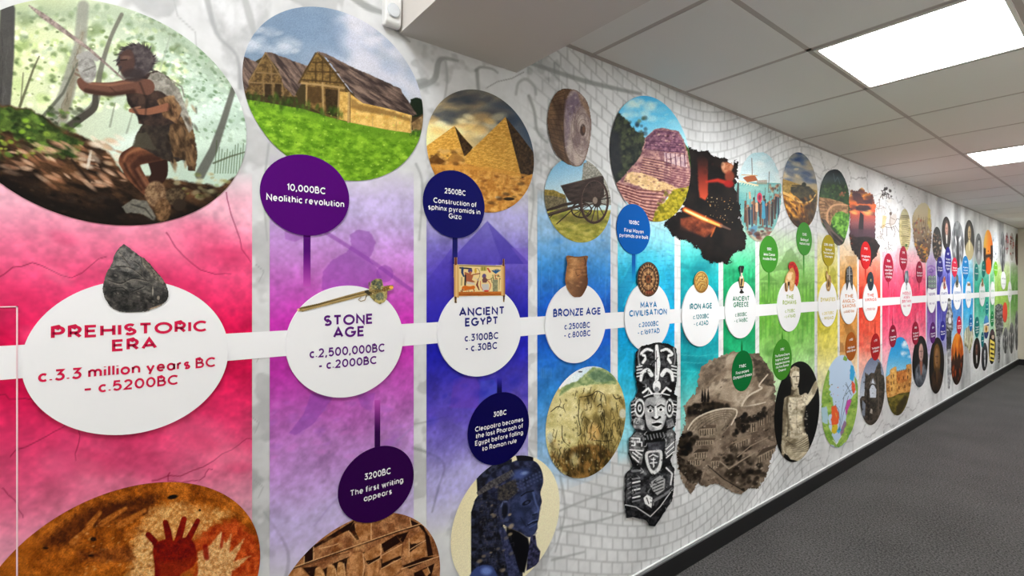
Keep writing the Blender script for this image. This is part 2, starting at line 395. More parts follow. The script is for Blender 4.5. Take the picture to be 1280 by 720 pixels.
# lettering: a rounded geometric sans drawn as strokes (cap height 1) ---------------------------------
def _arc(cx, cy, rx, ry, a0, a1, n=9): return [(cx+rx*math.cos(math.radians(a)), cy+ry*math.sin(math.radians(a))) for a in np.linspace(a0, a1, n)]
_X = .70
_bowl = _arc(.29, .35, .29, .35, 0, 360, 15)
GLYPH = {
 'A': [[(0, 0), (.42, 1), (.84, 0)], [(.14, .3), (.70, .3)]], 'B': [[(0, .53), (.34, .53)]+_arc(.36, .265, .26, .265, 90, -90)+[(0, 0), (0, 1), (.32, 1)]+_arc(.32, .765, .22, .235, 90, -90)],
 'C': [_arc(.48, .5, .48, .5, 48, 312, 15)], 'D': [[(0, 0), (0, 1), (.3, 1)]+_arc(.3, .5, .48, .5, 90, -90, 12)+[(0, 0)]], 'E': [[(.56, 1), (0, 1), (0, 0), (.56, 0)], [(0, .52), (.5, .52)]],
 'F': [[(.54, 1), (0, 1), (0, 0)], [(0, .5), (.46, .5)]], 'G': [_arc(.48, .5, .48, .5, 46, 352, 16)+[(.96, .46), (.54, .46)]], 'H': [[(0, 0), (0, 1)], [(.72, 0), (.72, 1)], [(0, .51), (.72, .51)]],
 'I': [[(0, 0), (0, 1)]], 'J': [[(.36, 1), (.36, .26)]+_arc(.16, .26, .2, .26, 0, -140, 7)], 'K': [[(0, 0), (0, 1)], [(.58, 1), (.03, .46)], [(.2, .6), (.62, 0)]], 'L': [[(0, 1), (0, 0), (.5, 0)]], 'M': [[(0, 0), (.04, 1), (.46, .28), (.88, 1), (.92, 0)]],
 'N': [[(0, 0), (0, 1), (.72, 0), (.72, 1)]], 'O': [_arc(.5, .5, .5, .5, 0, 360, 21)], 'P': [[(0, 0), (0, 1), (.32, 1)]+_arc(.32, .71, .26, .29, 90, -90)+[(0, .42)]],
 'R': [[(0, 0), (0, 1), (.32, 1)]+_arc(.32, .71, .26, .29, 90, -90)+[(0, .42)], [(.3, .42), (.6, 0)]], 'S': [_arc(.3, .75, .27, .25, 35, 270, 10)+_arc(.3, .25, .3, .25, 90, -145, 10)],
 'T': [[(0, 1), (.68, 1)], [(.34, 1), (.34, 0)]], 'U': [[(0, 1), (0, .34)]+_arc(.33, .34, .33, .34, 180, 360)+[(.66, 1)]], 'V': [[(0, 1), (.4, 0), (.8, 1)]], 'W': [[(0, 1), (.28, 0), (.56, .9), (.84, 0), (1.12, 1)]],
 'X': [[(0, 0), (.7, 1)], [(0, 1), (.7, 0)]], 'Y': [[(0, 1), (.36, .45), (.72, 1)], [(.36, .45), (.36, 0)]], 'Z': [[(0, 1), (.62, 1), (0, 0), (.64, 0)]],
 'a': [_bowl, [(.58, _X), (.58, 0)]], 'b': [_bowl, [(0, 1.02), (0, 0)]], 'c': [_arc(.29, .35, .29, .35, 50, 310, 11)], 'd': [_bowl, [(.58, 1.02), (.58, 0)]],
 'e': [[(.02, .36), (.57, .36)]+_arc(.29, .35, .28, .35, 0, 312, 12)], 'f': [[(.12, 0), (.12, .82)]+_arc(.3, .82, .18, .2, 180, 80, 5), [(0, .66), (.3, .66)]],
 'g': [_bowl, [(.58, _X), (.58, 0)]+_arc(.3, 0, .28, .28, 0, -150, 8)], 'h': [[(0, 1.02), (0, 0)], _arc(.26, .42, .26, .28, 180, 0)+[(.52, 0)]], 'i': [[(0, _X), (0, 0)], [(0, .94), (0, 1.02)]],
 'j': [[(.1, _X), (.1, -.2)], [(.1, .94), (.1, 1.02)]], 'k': [[(0, 1.02), (0, 0)], [(.46, _X), (.02, .3)], [(.16, .42), (.5, 0)]], 'l': [[(0, 1.02), (0, 0)]],
 'm': [[(0, _X), (0, 0)], _arc(.22, .46, .22, .24, 180, 0)+[(.44, 0)], _arc(.66, .46, .22, .24, 180, 0)+[(.88, 0)]], 'n': [[(0, _X), (0, 0)], _arc(.26, .42, .26, .28, 180, 0)+[(.52, 0)]], 'o': [_arc(.3, .35, .3, .35, 0, 360, 17)],
 'p': [_bowl, [(0, _X), (0, -.28)]], 'q': [_bowl, [(.58, _X), (.58, -.28)]], 'r': [[(0, _X), (0, 0)], _arc(.24, .44, .24, .26, 180, 80, 6)], 's': [_arc(.22, .52, .19, .18, 35, 270, 8)+_arc(.22, .17, .21, .17, 90, -145, 8)],
 't': [[(.12, .92), (.12, .16)]+_arc(.28, .16, .16, .16, 180, 280, 5), [(0, .66), (.32, .66)]], 'u': [[(0, _X), (0, .28)]+_arc(.26, .28, .26, .28, 180, 360)+[(.52, _X)], [(.52, .3), (.52, 0)]], 'v': [[(0, _X), (.28, 0), (.56, _X)]],
 'w': [[(0, _X), (.22, 0), (.42, .62), (.62, 0), (.84, _X)]], 'x': [[(0, 0), (.5, _X)], [(0, _X), (.5, 0)]], 'y': [[(0, _X), (.28, .02)], [(.56, _X), (.18, -.28)]], 'z': [[(0, _X), (.46, _X), (0, 0), (.48, 0)]],
 '0': [_arc(.33, .5, .33, .5, 0, 360, 19)], '1': [[(0, .82), (.2, 1), (.2, 0)]], '2': [_arc(.3, .7, .28, .3, 160, -30, 10)+[(.02, 0), (.62, 0)]], '3': [[(.04, 1), (.54, 1), (.26, .6)]+_arc(.28, .31, .3, .31, 80, -150, 10)],
 '4': [[(.5, 0), (.5, 1), (0, .28), (.66, .28)]], '5': [[(.54, 1), (.1, 1), (.05, .56)]+_arc(.28, .32, .3, .32, 120, -150, 11)], '6': [_arc(.31, .32, .31, .32, 150, 510, 16), [(.04, .44), (.42, 1)]], '7': [[(0, 1), (.56, 1), (.16, 0)]],
 '8': [_arc(.3, .76, .24, .24, -90, 270, 14), _arc(.3, .27, .3, .27, 90, 450, 15)], '9': [_arc(.31, .68, .31, .32, -30, 330, 16), [(.58, .56), (.2, 0)]],
 '.': [[(0, 0), (0, .12)]], ',': [[(.07, .12), (-.06, -.2)]], '-': [[(0, .38), (.34, .38)]], '–': [[(0, .38), (.5, .38)]], "'": [[(0, 1), (0, .78)]]}
def stroke_quads(pts, w):
    p = np.array(pts, float); closed = len(p) > 3 and np.hypot(*(p[0]-p[-1])) < 1e-6; n = len(p)
    d = np.diff(p, axis=0); d /= np.maximum(np.hypot(d[:, 0], d[:, 1]), 1e-9)[:, None]; nm = np.stack([-d[:, 1], d[:, 0]], 1); off = np.zeros_like(p)
    for i in range(n):
        if 0 < i < n-1: a, b = nm[i-1], nm[i]
        elif closed: a, b = nm[-1], nm[0]
        else: a = b = nm[0] if i == 0 else nm[-1]
        m = a+b; k = m @ m; off[i] = m*min(2/k, 2.2/max(math.sqrt(k), .3)) if k > 1e-6 else a
    L, R = p+off*w/2, p-off*w/2
    V = np.empty((2*n, 2)); V[0::2] = L; V[1::2] = R
    return V, [(2*i, 2*i+1, 2*i+3, 2*i+2) for i in range(n-1)]
def text_geo(lines, wt=.15):
    """lines: (text, x_left_px, x_right_px, y_centre_px, cap_px) -> wall Y, Z verts and faces"""
    V, F = [], []
    for (tx, xl, xr, yc, cap) in lines:
        G, x = [], 0.0
        for ch in tx:
            if ch == ' ': x += .36; continue
            g = GLYPH[ch]; w = max(q[0] for s in g for q in s)
            for s in g: G.append((stroke_quads([(a+x, wt/2+b*(1-wt)) for a, b in s], wt)))
            x += max(w, 0)+.16+wt*.9
        al = np.vstack([g[0] for g in G]); lo, hi = al[:, 0].min(), al[:, 0].max()
        yl, yr = W(xl, 0)[0], W(xr, 0)[0]; xm = (xl+xr)/2; zc = W(xm, yc)[1]; c = cap*mperpx(xm); sx = (yr-yl)/(hi-lo)
        for v, f in G:
            b = len(V); V += [(yl+(q[0]-lo)*sx, zc-c/2+q[1]*c) for q in v]; F += [tuple(b+i for i in r) for r in f]
    return V, F
def lettering(name, root, lines, c, dx, bold=.19):
    V, F = text_geo(lines, bold)
    if not V: return
    lx, ly, lz = root.location
    link(name, poly_mesh(name, [(dx, y-ly, z-lz) for y, z in V], F), flat(c, .5, .2), root)
def solid_disc(name, geo, t, depth, mat, n=96):
    """a thin printed disc with its own edge thickness"""
    Yc, rY, Zc, rZ = geo; bm_v = [(t, rY*math.cos(a), rZ*math.sin(a)) for a in np.linspace(0, 2*math.pi, n, endpoint=False)]
    V = bm_v+[(t-depth, y, z) for _, y, z in bm_v]
    F = [tuple(range(n)), tuple(range(2*n-1, n-1, -1))]+[(i, n+i, n+(i+1) % n, (i+1) % n) for i in range(n)]
    return link(name, poly_mesh(name, V, F), mat, None, (0, Yc, Zc))
# ------------------------------------------------------------------ coloured era columns
BZ = -.156   # height of the white timeline under the lens height
def column(name, x0, x1, deep, mid, pale, label, extra=None, zt=.5, zb=.64, seed=2, res=.95):
    ya, yb = W(x0, 0)[0], W(x1, 0)[0]; nu = int(max((x1-x0)*res, 6)); hpx = (zt+zb)/mperpx((x0+x1)/2); nv = int(min(max(hpx*res, 30), 430))
    Y, Z = np.meshgrid(W(np.linspace(x0, x1, nu), 0)[0], np.linspace(CAMH+BZ-zb, CAMH+BZ+zt, nv), indexing='ij'); Y, Z = Y.ravel(), Z.ravel()
    def paint(A):
        base = backdrop(A.P, Y, Z); d = Z-(CAMH+BZ); t = np.where(d > 0, d/zt, -d/zb)
        t = np.clip(t+.11*(fbm(Y*7, Z*7, seed, 4)-.5), 0, 1)
        k = [0, .10, .42, .72, 1.0]; cs = np.array([deep, deep, mid, pale, pale], float)
        c = np.stack([np.interp(t, k, cs[:, i]) for i in range(3)], 1); al = np.interp(t, [0, .55, .8, 1.0], [1, .97, .78, .0])[:, None]
        c = c*(1+.13*(fbm(Y*26, Z*20, seed+4, 5)-.5)*2-.16*np.clip(contrast(fbm(Y*11, Z*8, seed+6, 5), 4)-.6, 0, 1)+.10*(fbm(Y*90, Z*90, seed+8, 2)-.5)*2)[:, None]*(base.mean(1)/208.0)[:, None]**.4
        A.C = c*al+base*(1-al)
        if extra: extra(A)
    return build_art(name, Y, Z, nu, nv, paint, .0008, label, 'mural panel', 'coloured era columns of the timeline', seed)
def x_prehistoric(A):
    A.fr(0, 0, 1)
    for p in ([(0, 492), (40, 500), (110, 474), (170, 470), (230, 452), (315, 430)], [(92, 575), (100, 545), (96, 500)], [(190, 600), (240, 590), (290, 560), (312, 548)],
              [(205, 290), (240, 330), (290, 345)], [(0, 345), (40, 330), (90, 345), (130, 320)], [(10, 570), (60, 545), (90, 520)], [(0, 610), (22, 630), (30, 650)],
              [(212, 590), (214, 603), (250, 598), (262, 586)], [(280, 240), (300, 300), (314, 330)]):
        A.line(sm(p, 4, False)+np.random.RandomState(len(p)).randn(len(sm(p, 4, False)), 2)*1.6, (1.4, .7), (120, 18, 52), 1, .7)
    A.blobs(26, (0, 290, 312, 600), (6, 24), [(200, 20, 75), (165, 15, 65), (250, 150, 175)], .3, 2.2, .2)
    A.poly([(82, 520), (98, 600), (60, 600)], (205, 60, 110), 12, .3)
def x_stone(A):
    A.fr(320, 180, 2.25); S = (128, 52, 158)
    A.poly([(185, 400), (188, 360), (215, 325), (255, 305), (268, 285), (262, 255), (285, 240), (318, 246), (338, 275), (330, 300), (318, 322), (340, 352), (352, 372), (340, 405), (300, 420), (190, 420)], S, 3, .42, 3, .1)
    A.line([(195, 248), (262, 290), (340, 340), (438, 412)], 11, S, 2, .45)
    A.ell(362, 365, 24, 24, S, 2, .42); A.poly([(80, 245), (120, 235), (138, 262), (110, 275), (82, 268)], S, 3, .35)
    A.fr(330, 470, 2.878)
    A.poly([(170, 60), (250, 75), (180, 170), (110, 215), (90, 205), (140, 140)], (128, 62, 168), 4, .4, 3)
    A.poly([(330, 60), (400, 60), (385, 130), (350, 110)], (128, 62, 168), 4, .35)
    A.line([(180, 540), (235, 470), (370, 330), (440, 270), (538, 180)], (4, 9, 5), (150, 130, 190), 5, .35)
    A.blobs(60, (20, 90, 500, 300), (3, 12), [(210, 120, 205), (165, 100, 195)], .35, 2.2, -.3)
def x_egypt(A):
    A.fr(510, 80, 2.88)
    A.poly([(285, 565), (140, 720), (440, 720)], (60, 45, 165), 2, .5); A.poly([(285, 565), (340, 720), (440, 720)], (45, 30, 140), 2, .3)
    A.fr(520, 310, 3.6)
    A.poly([(160, 0), (45, 150), (45, 330), (100, 330), (180, 180)], (70, 50, 175), 2, .45)
    A.poly([(430, 0), (505, 100), (505, 0)], (120, 90, 200), 2, .4)
    A.poly([(170, 590), (260, 560), (330, 720), (150, 720)], (115, 60, 180), 6, .4); A.poly([(290, 600), (350, 590), (420, 720), (280, 720)], (60, 90, 205), 6, .4)
    A.blobs(40, (40, 560, 500, 800), (6, 26), [(95, 70, 200), (25, 35, 165), (130, 110, 215)], .3, 1.6, -.5)
def x_bronze(A):
    A.fr(660, 300, 4)
    for i in range(16): x = 45+A.rs.uniform(0, 360); A.line([(x, 60), (x+A.rs.uniform(-6, 6), 180+A.rs.uniform(0, 160))], 3, (120, 175, 220), 3, .25)
    for i in range(8): x = 60+i*8; A.line([(x, 640), (x, 690)], 3, (120, 185, 225), 2, .3)
    A.blobs(50, (45, 0, 410, 640), (5, 18), [(15, 80, 180), (50, 130, 205)], .3, 1.5)
def x_maya(A):
    A.fr(660, 300, 4)
    A.poly([(450, 260), (500, 130), (545, 130), (545, 60), (640, 50), (660, 130), (690, 190), (735, 330), (735, 370), (450, 330)], (60, 205, 225), 4, .32)
    A.poly([(545, 60), (545, 180), (470, 330), (450, 330), (450, 250)], (10, 110, 170), 4, .35)
    for y in range(70, 560, 24): A.line([(450, y), (740, y-18)], 1.6, (10, 105, 165), 1.5, .35)
    for i in range(40): x, y = A.rs.uniform(450, 735), A.rs.uniform(60, 560); A.line([(x, y), (x, y+22)], 1.5, (10, 105, 165), 1.5, .35)
def x_iron(A):
    A.fr(840, 310, 4.5)
    A.blobs(30, (45, 60, 262, 720), (10, 34), [(5, 115, 130), (60, 190, 200), (5, 90, 110)], .35, 2.2, .2)
    for y in (600, 640, 690): A.line([(45, y), (150, y+8), (262, y-4)], (5, 3), (110, 215, 215), 3, .4)
def x_greece(A):
    A.fr(840, 310, 4.5)
    for x in range(300, 470, 22): A.line([(x, 120), (x+2, 260)], 7, (10, 110, 70), 2, .3)
    A.line([(290, 190), (380, 120), (470, 175)], 6, (60, 205, 140), 2, .3)
    A.blobs(20, (290, 90, 470, 600), (8, 24), [(0, 110, 70), (50, 190, 130)], .35, 1.6)
def x_roman(A):
    A.fr(840, 310, 4.5)
    A.poly([(560, 130), (610, 80), (640, 20), (670, 0), (710, 60), (740, 120)], (85, 130, 60), 3, .45, 6)
    A.poly([(492, 180), (540, 145), (600, 190)], (80, 130, 55), 2, .4); A.poly([(500, 190), (592, 192), (592, 205), (500, 205)], (80, 130, 55), 2, .4)
    for x in list(range(505, 600, 16))+list(range(715, 805, 20)): A.line([(x, 200), (x, 300)], 6, (82, 135, 55), 2, .5)
    for x in range(500, 800, 26): A.line([(x, 380), (x, 480+A.rs.uniform(0, 70))], 9, (70, 150, 45), 4, .4)
    A.blobs(50, (490, 210, 800, 640), (5, 22), [(60, 120, 40), (150, 205, 110), (95, 165, 60)], .4, 1.0)
def x_dynasty(A):
    A.fr(1010, 320, 6)
    A.poly([(160, 130), (185, 75), (210, 110), (212, 200), (190, 215)], (140, 140, 30), 3, .5, 4)
    A.poly([(75, 520), (120, 560), (170, 530), (150, 580), (100, 590)], (150, 145, 30), 4, .4, 4)
    A.blobs(22, (70, 60, 215, 700), (6, 22), [(185, 175, 40), (235, 225, 120)], .4, 1.6)
def x_saxon(A):
    A.fr(1010, 320, 6); A.poly([(262, 505), (320, 515), (362, 590), (362, 640), (320, 700), (290, 600)], (130, 85, 35), 3, .5, 3)
    A.poly([(270, 0), (362, 0), (362, 150), (330, 160), (300, 60)], (170, 105, 40), 3, .35); A.poly([(235, 640), (262, 655), (275, 720), (235, 720)], (130, 85, 40), 3, .5)
    A.blobs(20, (235, 0, 365, 720), (6, 20), [(190, 115, 40), (235, 180, 100)], .35, 1.6)
def x_viking(A):
    A.fr(1010, 320, 6); A.poly([(382, 240), (415, 220), (430, 300), (410, 470), (392, 500), (382, 480)], (190, 30, 25), 3, .4, 4)
    A.line([(460, 485), (462, 570)], 8, (250, 140, 110), 2, .5); A.line([(400, 470), (402, 500)], 12, (250, 140, 110), 3, .4)
    A.blobs(24, (380, 0, 540, 720), (6, 22), [(215, 60, 20), (245, 130, 90), (190, 30, 20)], .35, 1.5)
def x_drip(A):
    A.fr(1120, 330, 6); p = A.P[:, 0]; a, b = p.min(), p.max()
    for i in range(int(4+(b-a)*.5)):
        x = (A.rs.uniform(a, b)-1120)*6; y = A.rs.uniform(120, 420); A.line([(x, y), (x, y+A.rs.uniform(40, 140))], 4, (255, 255, 255), 4, .2)
    A.blobs(int(8+(b-a)), ((a-1120)*6, 0, (b-1120)*6, 700), (5, 18), [(255, 255, 255), (30, 30, 60)], .16, .6)
def x_ornament(A):
    A.fr(1120, 330, 6); A.ring(262, 40, 30, 26, 8, (140, 95, 175)); A.ring(262, 50, 14, 12, 6, (90, 55, 140)); x_drip(A)
cols = [
 ('prehistoric_column', -60, 315, (220, 14, 78), (238, 82, 130), (246, 168, 192), 'pink rock-textured era column behind the prehistoric era disc', x_prehistoric),
 ('stone_age_column', 337, 517, (190, 50, 168), (196, 128, 206), (192, 172, 226), 'magenta and lavender era column behind the Stone Age disc', x_stone),
 ('egypt_column', 533, 660, (28, 28, 168), (92, 74, 186), (168, 160, 222), 'deep blue era column behind the Ancient Egypt disc', x_egypt),
 ('bronze_age_column', 671.5, 763, (18, 84, 190), (48, 132, 208), (136, 186, 228), 'mid blue era column behind the Bronze Age disc', x_bronze),
 ('maya_column', 772, 843, (0, 150, 208), (40, 178, 216), (130, 214, 232), 'cyan blue era column behind the Maya civilisation disc', x_maya),
 ('iron_age_column', 850.5, 898, (0, 142, 158), (26, 172, 178), (120, 214, 206), 'teal era column behind the Iron Age disc', x_iron),
 ('greece_column', 904, 944, (0, 142, 86), (38, 186, 124), (132, 218, 176), 'emerald green era column behind the Ancient Greece disc', x_greece),
 ('romans_column', 949, 1018, (112, 180, 62), (142, 200, 108), (190, 224, 172), 'light green era column of ruins behind the Romans disc', x_roman),
 ('dynasties_column', 1021.5, 1046.8, (205, 192, 52), (220, 208, 100), (232, 226, 160), 'yellow era column behind the dynasties disc', x_dynasty),
 ('saxons_column', 1049.5, 1071.5, (214, 138, 48), (220, 160, 84), (232, 196, 150), 'orange-brown era column behind the Anglo-Saxons disc', x_saxon),
 ('vikings_column', 1073.5, 1100.3, (222, 62, 36), (232, 92, 70), (240, 160, 140), 'red-orange era column behind the Vikings disc', x_viking),
 ('middle_ages_column', 1102.7, 1157, (232, 46, 92), (236, 92, 126), (244, 164, 180), 'broad rose red era column right of the Vikings column', x_drip),
 ('tudor_column', 1158.4, 1169.6, (106, 52, 142), (132, 88, 168), (178, 150, 206), 'purple era column right of the broad rose red one', x_ornament),
 ('stuart_column', 1171, 1187.8, (58, 48, 164), (86, 88, 190), (150, 150, 220), 'violet blue era column right of the purple one', x_drip),
 ('georgian_column', 1189.3, 1202.2, (34, 104, 186), (80, 146, 208), (160, 200, 230), 'steel blue era column with the red bubbles', x_drip),
 ('victorian_column', 1203.6, 1216.2, (14, 146, 214), (60, 176, 224), (150, 212, 236), 'sky blue era column with the blue bubbles', x_drip),
 ('early_modern_column', 1217.6, 1236.2, (32, 162, 132), (72, 186, 158), (150, 214, 196), 'teal green era column with the dark teal bubbles', x_drip),
 ('post_war_column', 1237.3, 1242.6, (62, 176, 104), (100, 194, 130), (160, 216, 176), 'narrow mid green era column near the far end', x_drip),
 ('modern_column', 1243.2, 1262.2, (142, 186, 72), (160, 200, 100), (196, 218, 150), 'lime green era column with the red disc', x_drip),
 ('present_column', 1263, 1273, (92, 156, 62), (120, 176, 90), (150, 180, 130), 'leaf green era column last before the far wall', x_drip)]
for i, (nm, x0, x1, dp, md, pl, lb, ex) in enumerate(cols):
    column(nm, x0, x1, dp, md, pl, lb, ex, seed=2+i, zb=.56 if i == 0 else .64, zt=.45 if i == 0 else .5)

# white timeline running the whole length
ya, yb = W(-60, 0)[0], Y1-.005
o = link('timeline_band', boxes_mesh('timeline_band', [(.0003, .0014, ya, yb, CAMH-.190, CAMH-.1235)]), flat((238, 238, 240), .5, .2))
tag(o, 'long white horizontal timeline band joining all the era discs', 'timeline band')
# cut line of an access hatch at the near end
HATCH = flat((246, 190, 205), .5, .3)
yh, z0h, z1h = W(22.5, 0)[0], .15, W(22.5, 382.5)[1]
o = link('access_hatch', boxes_mesh('access_hatch', [(0, .0026, yh-.0022, yh, z0h, z1h), (0, .0026, -.45, yh, z1h-.0022, z1h)]), flat((236, 205, 212), .5, .3))
tag(o, 'thin pale cut line of the access hatch at the near end of the mural', 'hatch')

# ------------------------------------------------------------------ white era discs
WHITE = flat((236, 236, 238), .6, .1)
def era(name, box, label, title, dates, c, bold=.215):
    g = disc_fit(*box); o = solid_disc(name, g, .0065, .0062, WHITE)
    tag(o, label, 'era disc', 'white era name discs')
    lettering('era_title', o, title, c, .0071, bold); lettering('date_lettering', o, dates, c, .0071, bold*.9)
def auto(box, c_lines, y0, dy, cap, frac, tilt=-.06):
    """lines centred on a small disc"""
    xl, xr = box[0], box[1]; xm = (xl+xr)/2; out = []; n = max(len(t) for t in c_lines)
    for i, t in enumerate(c_lines):
        w = (xr-xl)*frac*min(1, .25+.75*len(t)/n)/2; out.append((t, xm-w, xm+w, y0+i*dy, cap))
    return out
PINK, PURP, NAVY, BLU, CYA, TEA, GRN, LGR = (206, 14, 68), (92, 18, 122), (30, 34, 120), (26, 62, 150), (0, 118, 180), (0, 128, 142), (0, 120, 84), (168, 190, 96)
era('era_disc', (27, 285, 350, 543), 'largest white era disc, lettered PREHISTORIC ERA in red', [('PREHISTORIC', 64, 257.5, 411.5, 15), ('ERA', 140, 196, 430, 14.5)],
    [('c.3.3 million years BC', 48, 268.5, 461, 13.5), ('– c.5200BC', 106, 222, 479.5, 13)], PINK)
era('era_disc', (356.4, 502.7, 357, 496.5), 'white era disc lettered STONE AGE in purple', [('STONE', 404, 464, 399.5, 13.2), ('AGE', 415.5, 453.5, 414.7, 13.2)],
    [('c.2,500,000BC', 386, 479.5, 438, 11), ('- c.2000BC', 398, 469.5, 453, 10.5)], PURP)
era('era_disc', (545.8, 650, 357.5, 470.3), 'white era disc lettered ANCIENT EGYPT in navy', [('ANCIENT', 572.5, 628.5, 389, 10.6), ('EGYPT', 580, 620.5, 401.6, 10.6)],
    [('c.3100BC', 579.5, 621.5, 420.7, 9), ('- c.30BC', 581, 620, 433.3, 9)], NAVY)
era('era_disc', (680.7, 755.7, 353.8, 453.7), 'white era disc lettered BRONZE AGE in blue', [('BRONZE AGE', 690, 749, 390, 9.5)], [('c.2500BC', 704, 736, 407, 7.5), ('- c.800BC', 704, 736.5, 417.5, 7.5)], BLU)
era('era_disc', (779.5, 836.5, 352.5, 438.6), 'white era disc lettered MAYA CIVILISATION in blue', [('MAYA', 799, 819.5, 381, 7.8), ('CIVILISATION', 785, 832, 390.5, 7.8)], [('c.2000BC', 797, 821.5, 405, 6.2), ('- c.1697AD', 796, 823, 414.4, 6.2)], CYA)
era('era_disc', (851, 898, 353, 432.9), 'white era disc lettered IRON AGE in teal', [('IRON AGE', 860.5, 888.2, 382.7, 7.2)], [('c.1200BC', 865, 884.5, 395.5, 5.6), ('- c.42AD', 866, 884, 404, 5.6)], TEA)
era('era_disc', (905, 944, 351.3, 422.7), 'white era disc lettered ANCIENT GREECE in green', [('ANCIENT', 914.3, 935, 373.2, 6.2), ('GREECE', 915.3, 934, 380.7, 6.2)], [('c.800BC', 917.5, 932, 393, 4.8), ('- c.146BC', 916.5, 933, 400.2, 4.8)], GRN)
era('era_disc', (970.7, 1000.2, 351.3, 414.4), 'white era disc lettered THE ROMANS in pale green', [('THE', 981.5, 990.5, 371, 5.4), ('ROMANS', 977, 994, 378, 5.4)], [('c.753BC', 980, 992, 388.5, 4.2), ('- c.476AD', 979, 993, 395, 4.2)], LGR)
for box, ti, da, c, lb in [
  ((1022, 1045.3, 351.6, 408.3), ['DYNASTIES'], ['c.2070BC', '- 1912AD'], (214, 196, 70), 'white era disc lettered DYNASTIES in yellow'),
  ((1049.5, 1070.6, 352, 405), ['THE', 'ANGLO-', 'SAXONS'], ['c.410AD-1066'], (214, 140, 80), 'white era disc lettered THE ANGLO-SAXONS in orange'),
  ((1077.8, 1096.4, 352.3, 401), ['THE', 'VIKINGS'], ['c.793AD-1066'], (222, 90, 70), 'white era disc lettered THE VIKINGS in red'),
  ((1125, 1139.2, 351.7, 395.3), ['MIDDLE', 'AGES', 'BRITAIN'], ['1066 - 1485'], (220, 90, 120), 'white era disc on the broad rose red column'),
  ((1158.5, 1169.2, 352, 391), ['TUDORS'], ['1485 - 1603'], (120, 80, 150), 'white era disc on the narrow purple column'),
  ((1174.5, 1184, 352, 389.2), ['STUARTS'], ['1603 - 1714'], (90, 90, 170), 'white era disc on the violet blue column'),
  ((1190.9, 1200.8, 351.7, 387), ['GEORGIANS'], ['1714 - 1837'], (90, 130, 190), 'white era disc on the steel blue column'),
  ((1206.6, 1213.4, 352, 385), ['VICTORIANS'], ['1837 - 1901'], (90, 160, 200), 'white era disc on the sky blue column'),
  ((1223.8, 1230.6, 352, 382.8), ['1900s'], ['1901 - 1945'], (90, 170, 150), 'white era disc on the teal green column'),
  ((1237.2, 1243, 352, 381), ['1950s'], ['1945 - 1970'], (110, 190, 140), 'white era disc on the narrow mid green column'),
  ((1259.6, 1264, 352, 377.9), ['NOW'], ['2000 -'], (150, 180, 110), 'white era disc last along the band before the far wall'),
  ((1250.8, 1256.8, 339.5, 361.8), ['1970s'], ['1970 - 2000'], (120, 130, 120), 'white disc raised above the band on the lime green column')]:
    h = box[3]-box[2]; yc = (box[2]+box[3])/2
    era('era_disc', box, lb, auto(box, ti, yc-.16*h+(.06*h if len(ti) == 1 else 0), .115*h, .085*h, .78), auto(box, da, yc+.2*h, .11*h, .065*h, .62), c, .2)

# ------------------------------------------------------------------ dated bubbles
def bubble(box, c, label, stem, date, event, t=.0042, cap=None, group='dated event bubbles'):
    g = disc_fit(*box); o = solid_disc('date_bubble', g, t, .0022, flat(c, .6, .06), 64); tag(o, label, 'date bubble', group)
    if stem:
        sx0, sx1, sy0, sy1 = stem; V, F, col = [], [], []; n = 14; xm = (sx0+sx1)/2; up = sy1 < sy0
        for i in range(n+1):
            s = i/n; y = sy0+(sy1-sy0)*s
            for x in (sx0, sx1): Y, Z = W(x, y); V.append((.0018, Y-g[0], Z-g[2]))
        q = np.array([(2*i, 2*i+1, 2*i+3, 2*i+2) for i in range(n)])
        Yv = np.array([v[1]+g[0] for v in V]); Zv = np.array([v[2]+g[2] for v in V]); s = np.repeat(np.arange(n+1)/n, 2)[:, None]
        end = np.array(stem_end(xm), float); f = np.clip((s-.35)/.65, 0, 1)
        link('stem', raw_mesh('stem', V, q, lin(np.array(c, float)*(1-f)+end*f)*ALB), PRINT, o)
    wc = (246, 246, 248)
    lettering('date_lettering', o, date, wc, t+.0005, .175); lettering('event_lettering', o, event, wc, t+.0005, .175)
def stem_end(x):
    for (nm, x0, x1, dp, md, pl, lb, ex) in cols:
        if x0-1 <= x <= x1+1: return (np.array(dp)*.6+np.array(md)*.4)
    return (200, 200, 200)
bubble((324.4, 436, 193.3, 294.7), (78, 4, 108), 'violet bubble lettered 10,000BC Neolithic revolution', (379, 388, 290, 358), [('10,000BC', 358.5, 406, 236.5, 8.5)], [('Neolithic revolution', 332.5, 429.5, 250.8, 8.5)])
bubble((422, 516.6, 557, 653), (44, 0, 66), 'dark plum bubble lettered 3200BC The first writing appears', (468, 475, 562, 500), [('3200BC', 455, 487.5, 591.7, 8)], [('The first writing', 437.5, 503.5, 607.5, 7.5), ('appears', 454, 489, 618, 7.5)])
bubble((528, 605, 213, 297.7), (16, 16, 92), 'navy bubble lettered 2500BC Construction of sphinx pyramids in Giza', (565.3, 571.5, 294, 345), [('2500BC', 554.5, 581, 240, 6.8)],
       [('Construction of', 541, 594.5, 253.2, 6.5), ('sphinx pyramids in', 534.5, 599.5, 262, 6.5), ('Giza', 560, 576, 270.6, 6.5)])
bubble((584, 660.5, 490, 581), (6, 2, 72), 'navy bubble lettered 30BC Cleopatra becomes the last Pharaoh', (621, 627, 494, 472), [('30BC', 616, 632, 516.3, 6.3)],
       [('Cleopatra becomes', 593, 653, 530, 6), ('the last Pharaoh of', 594, 652.5, 538.3, 6), ('Egypt before falling', 593, 653, 546.8, 6), ('to Roman rule', 602, 645, 555.3, 6)])
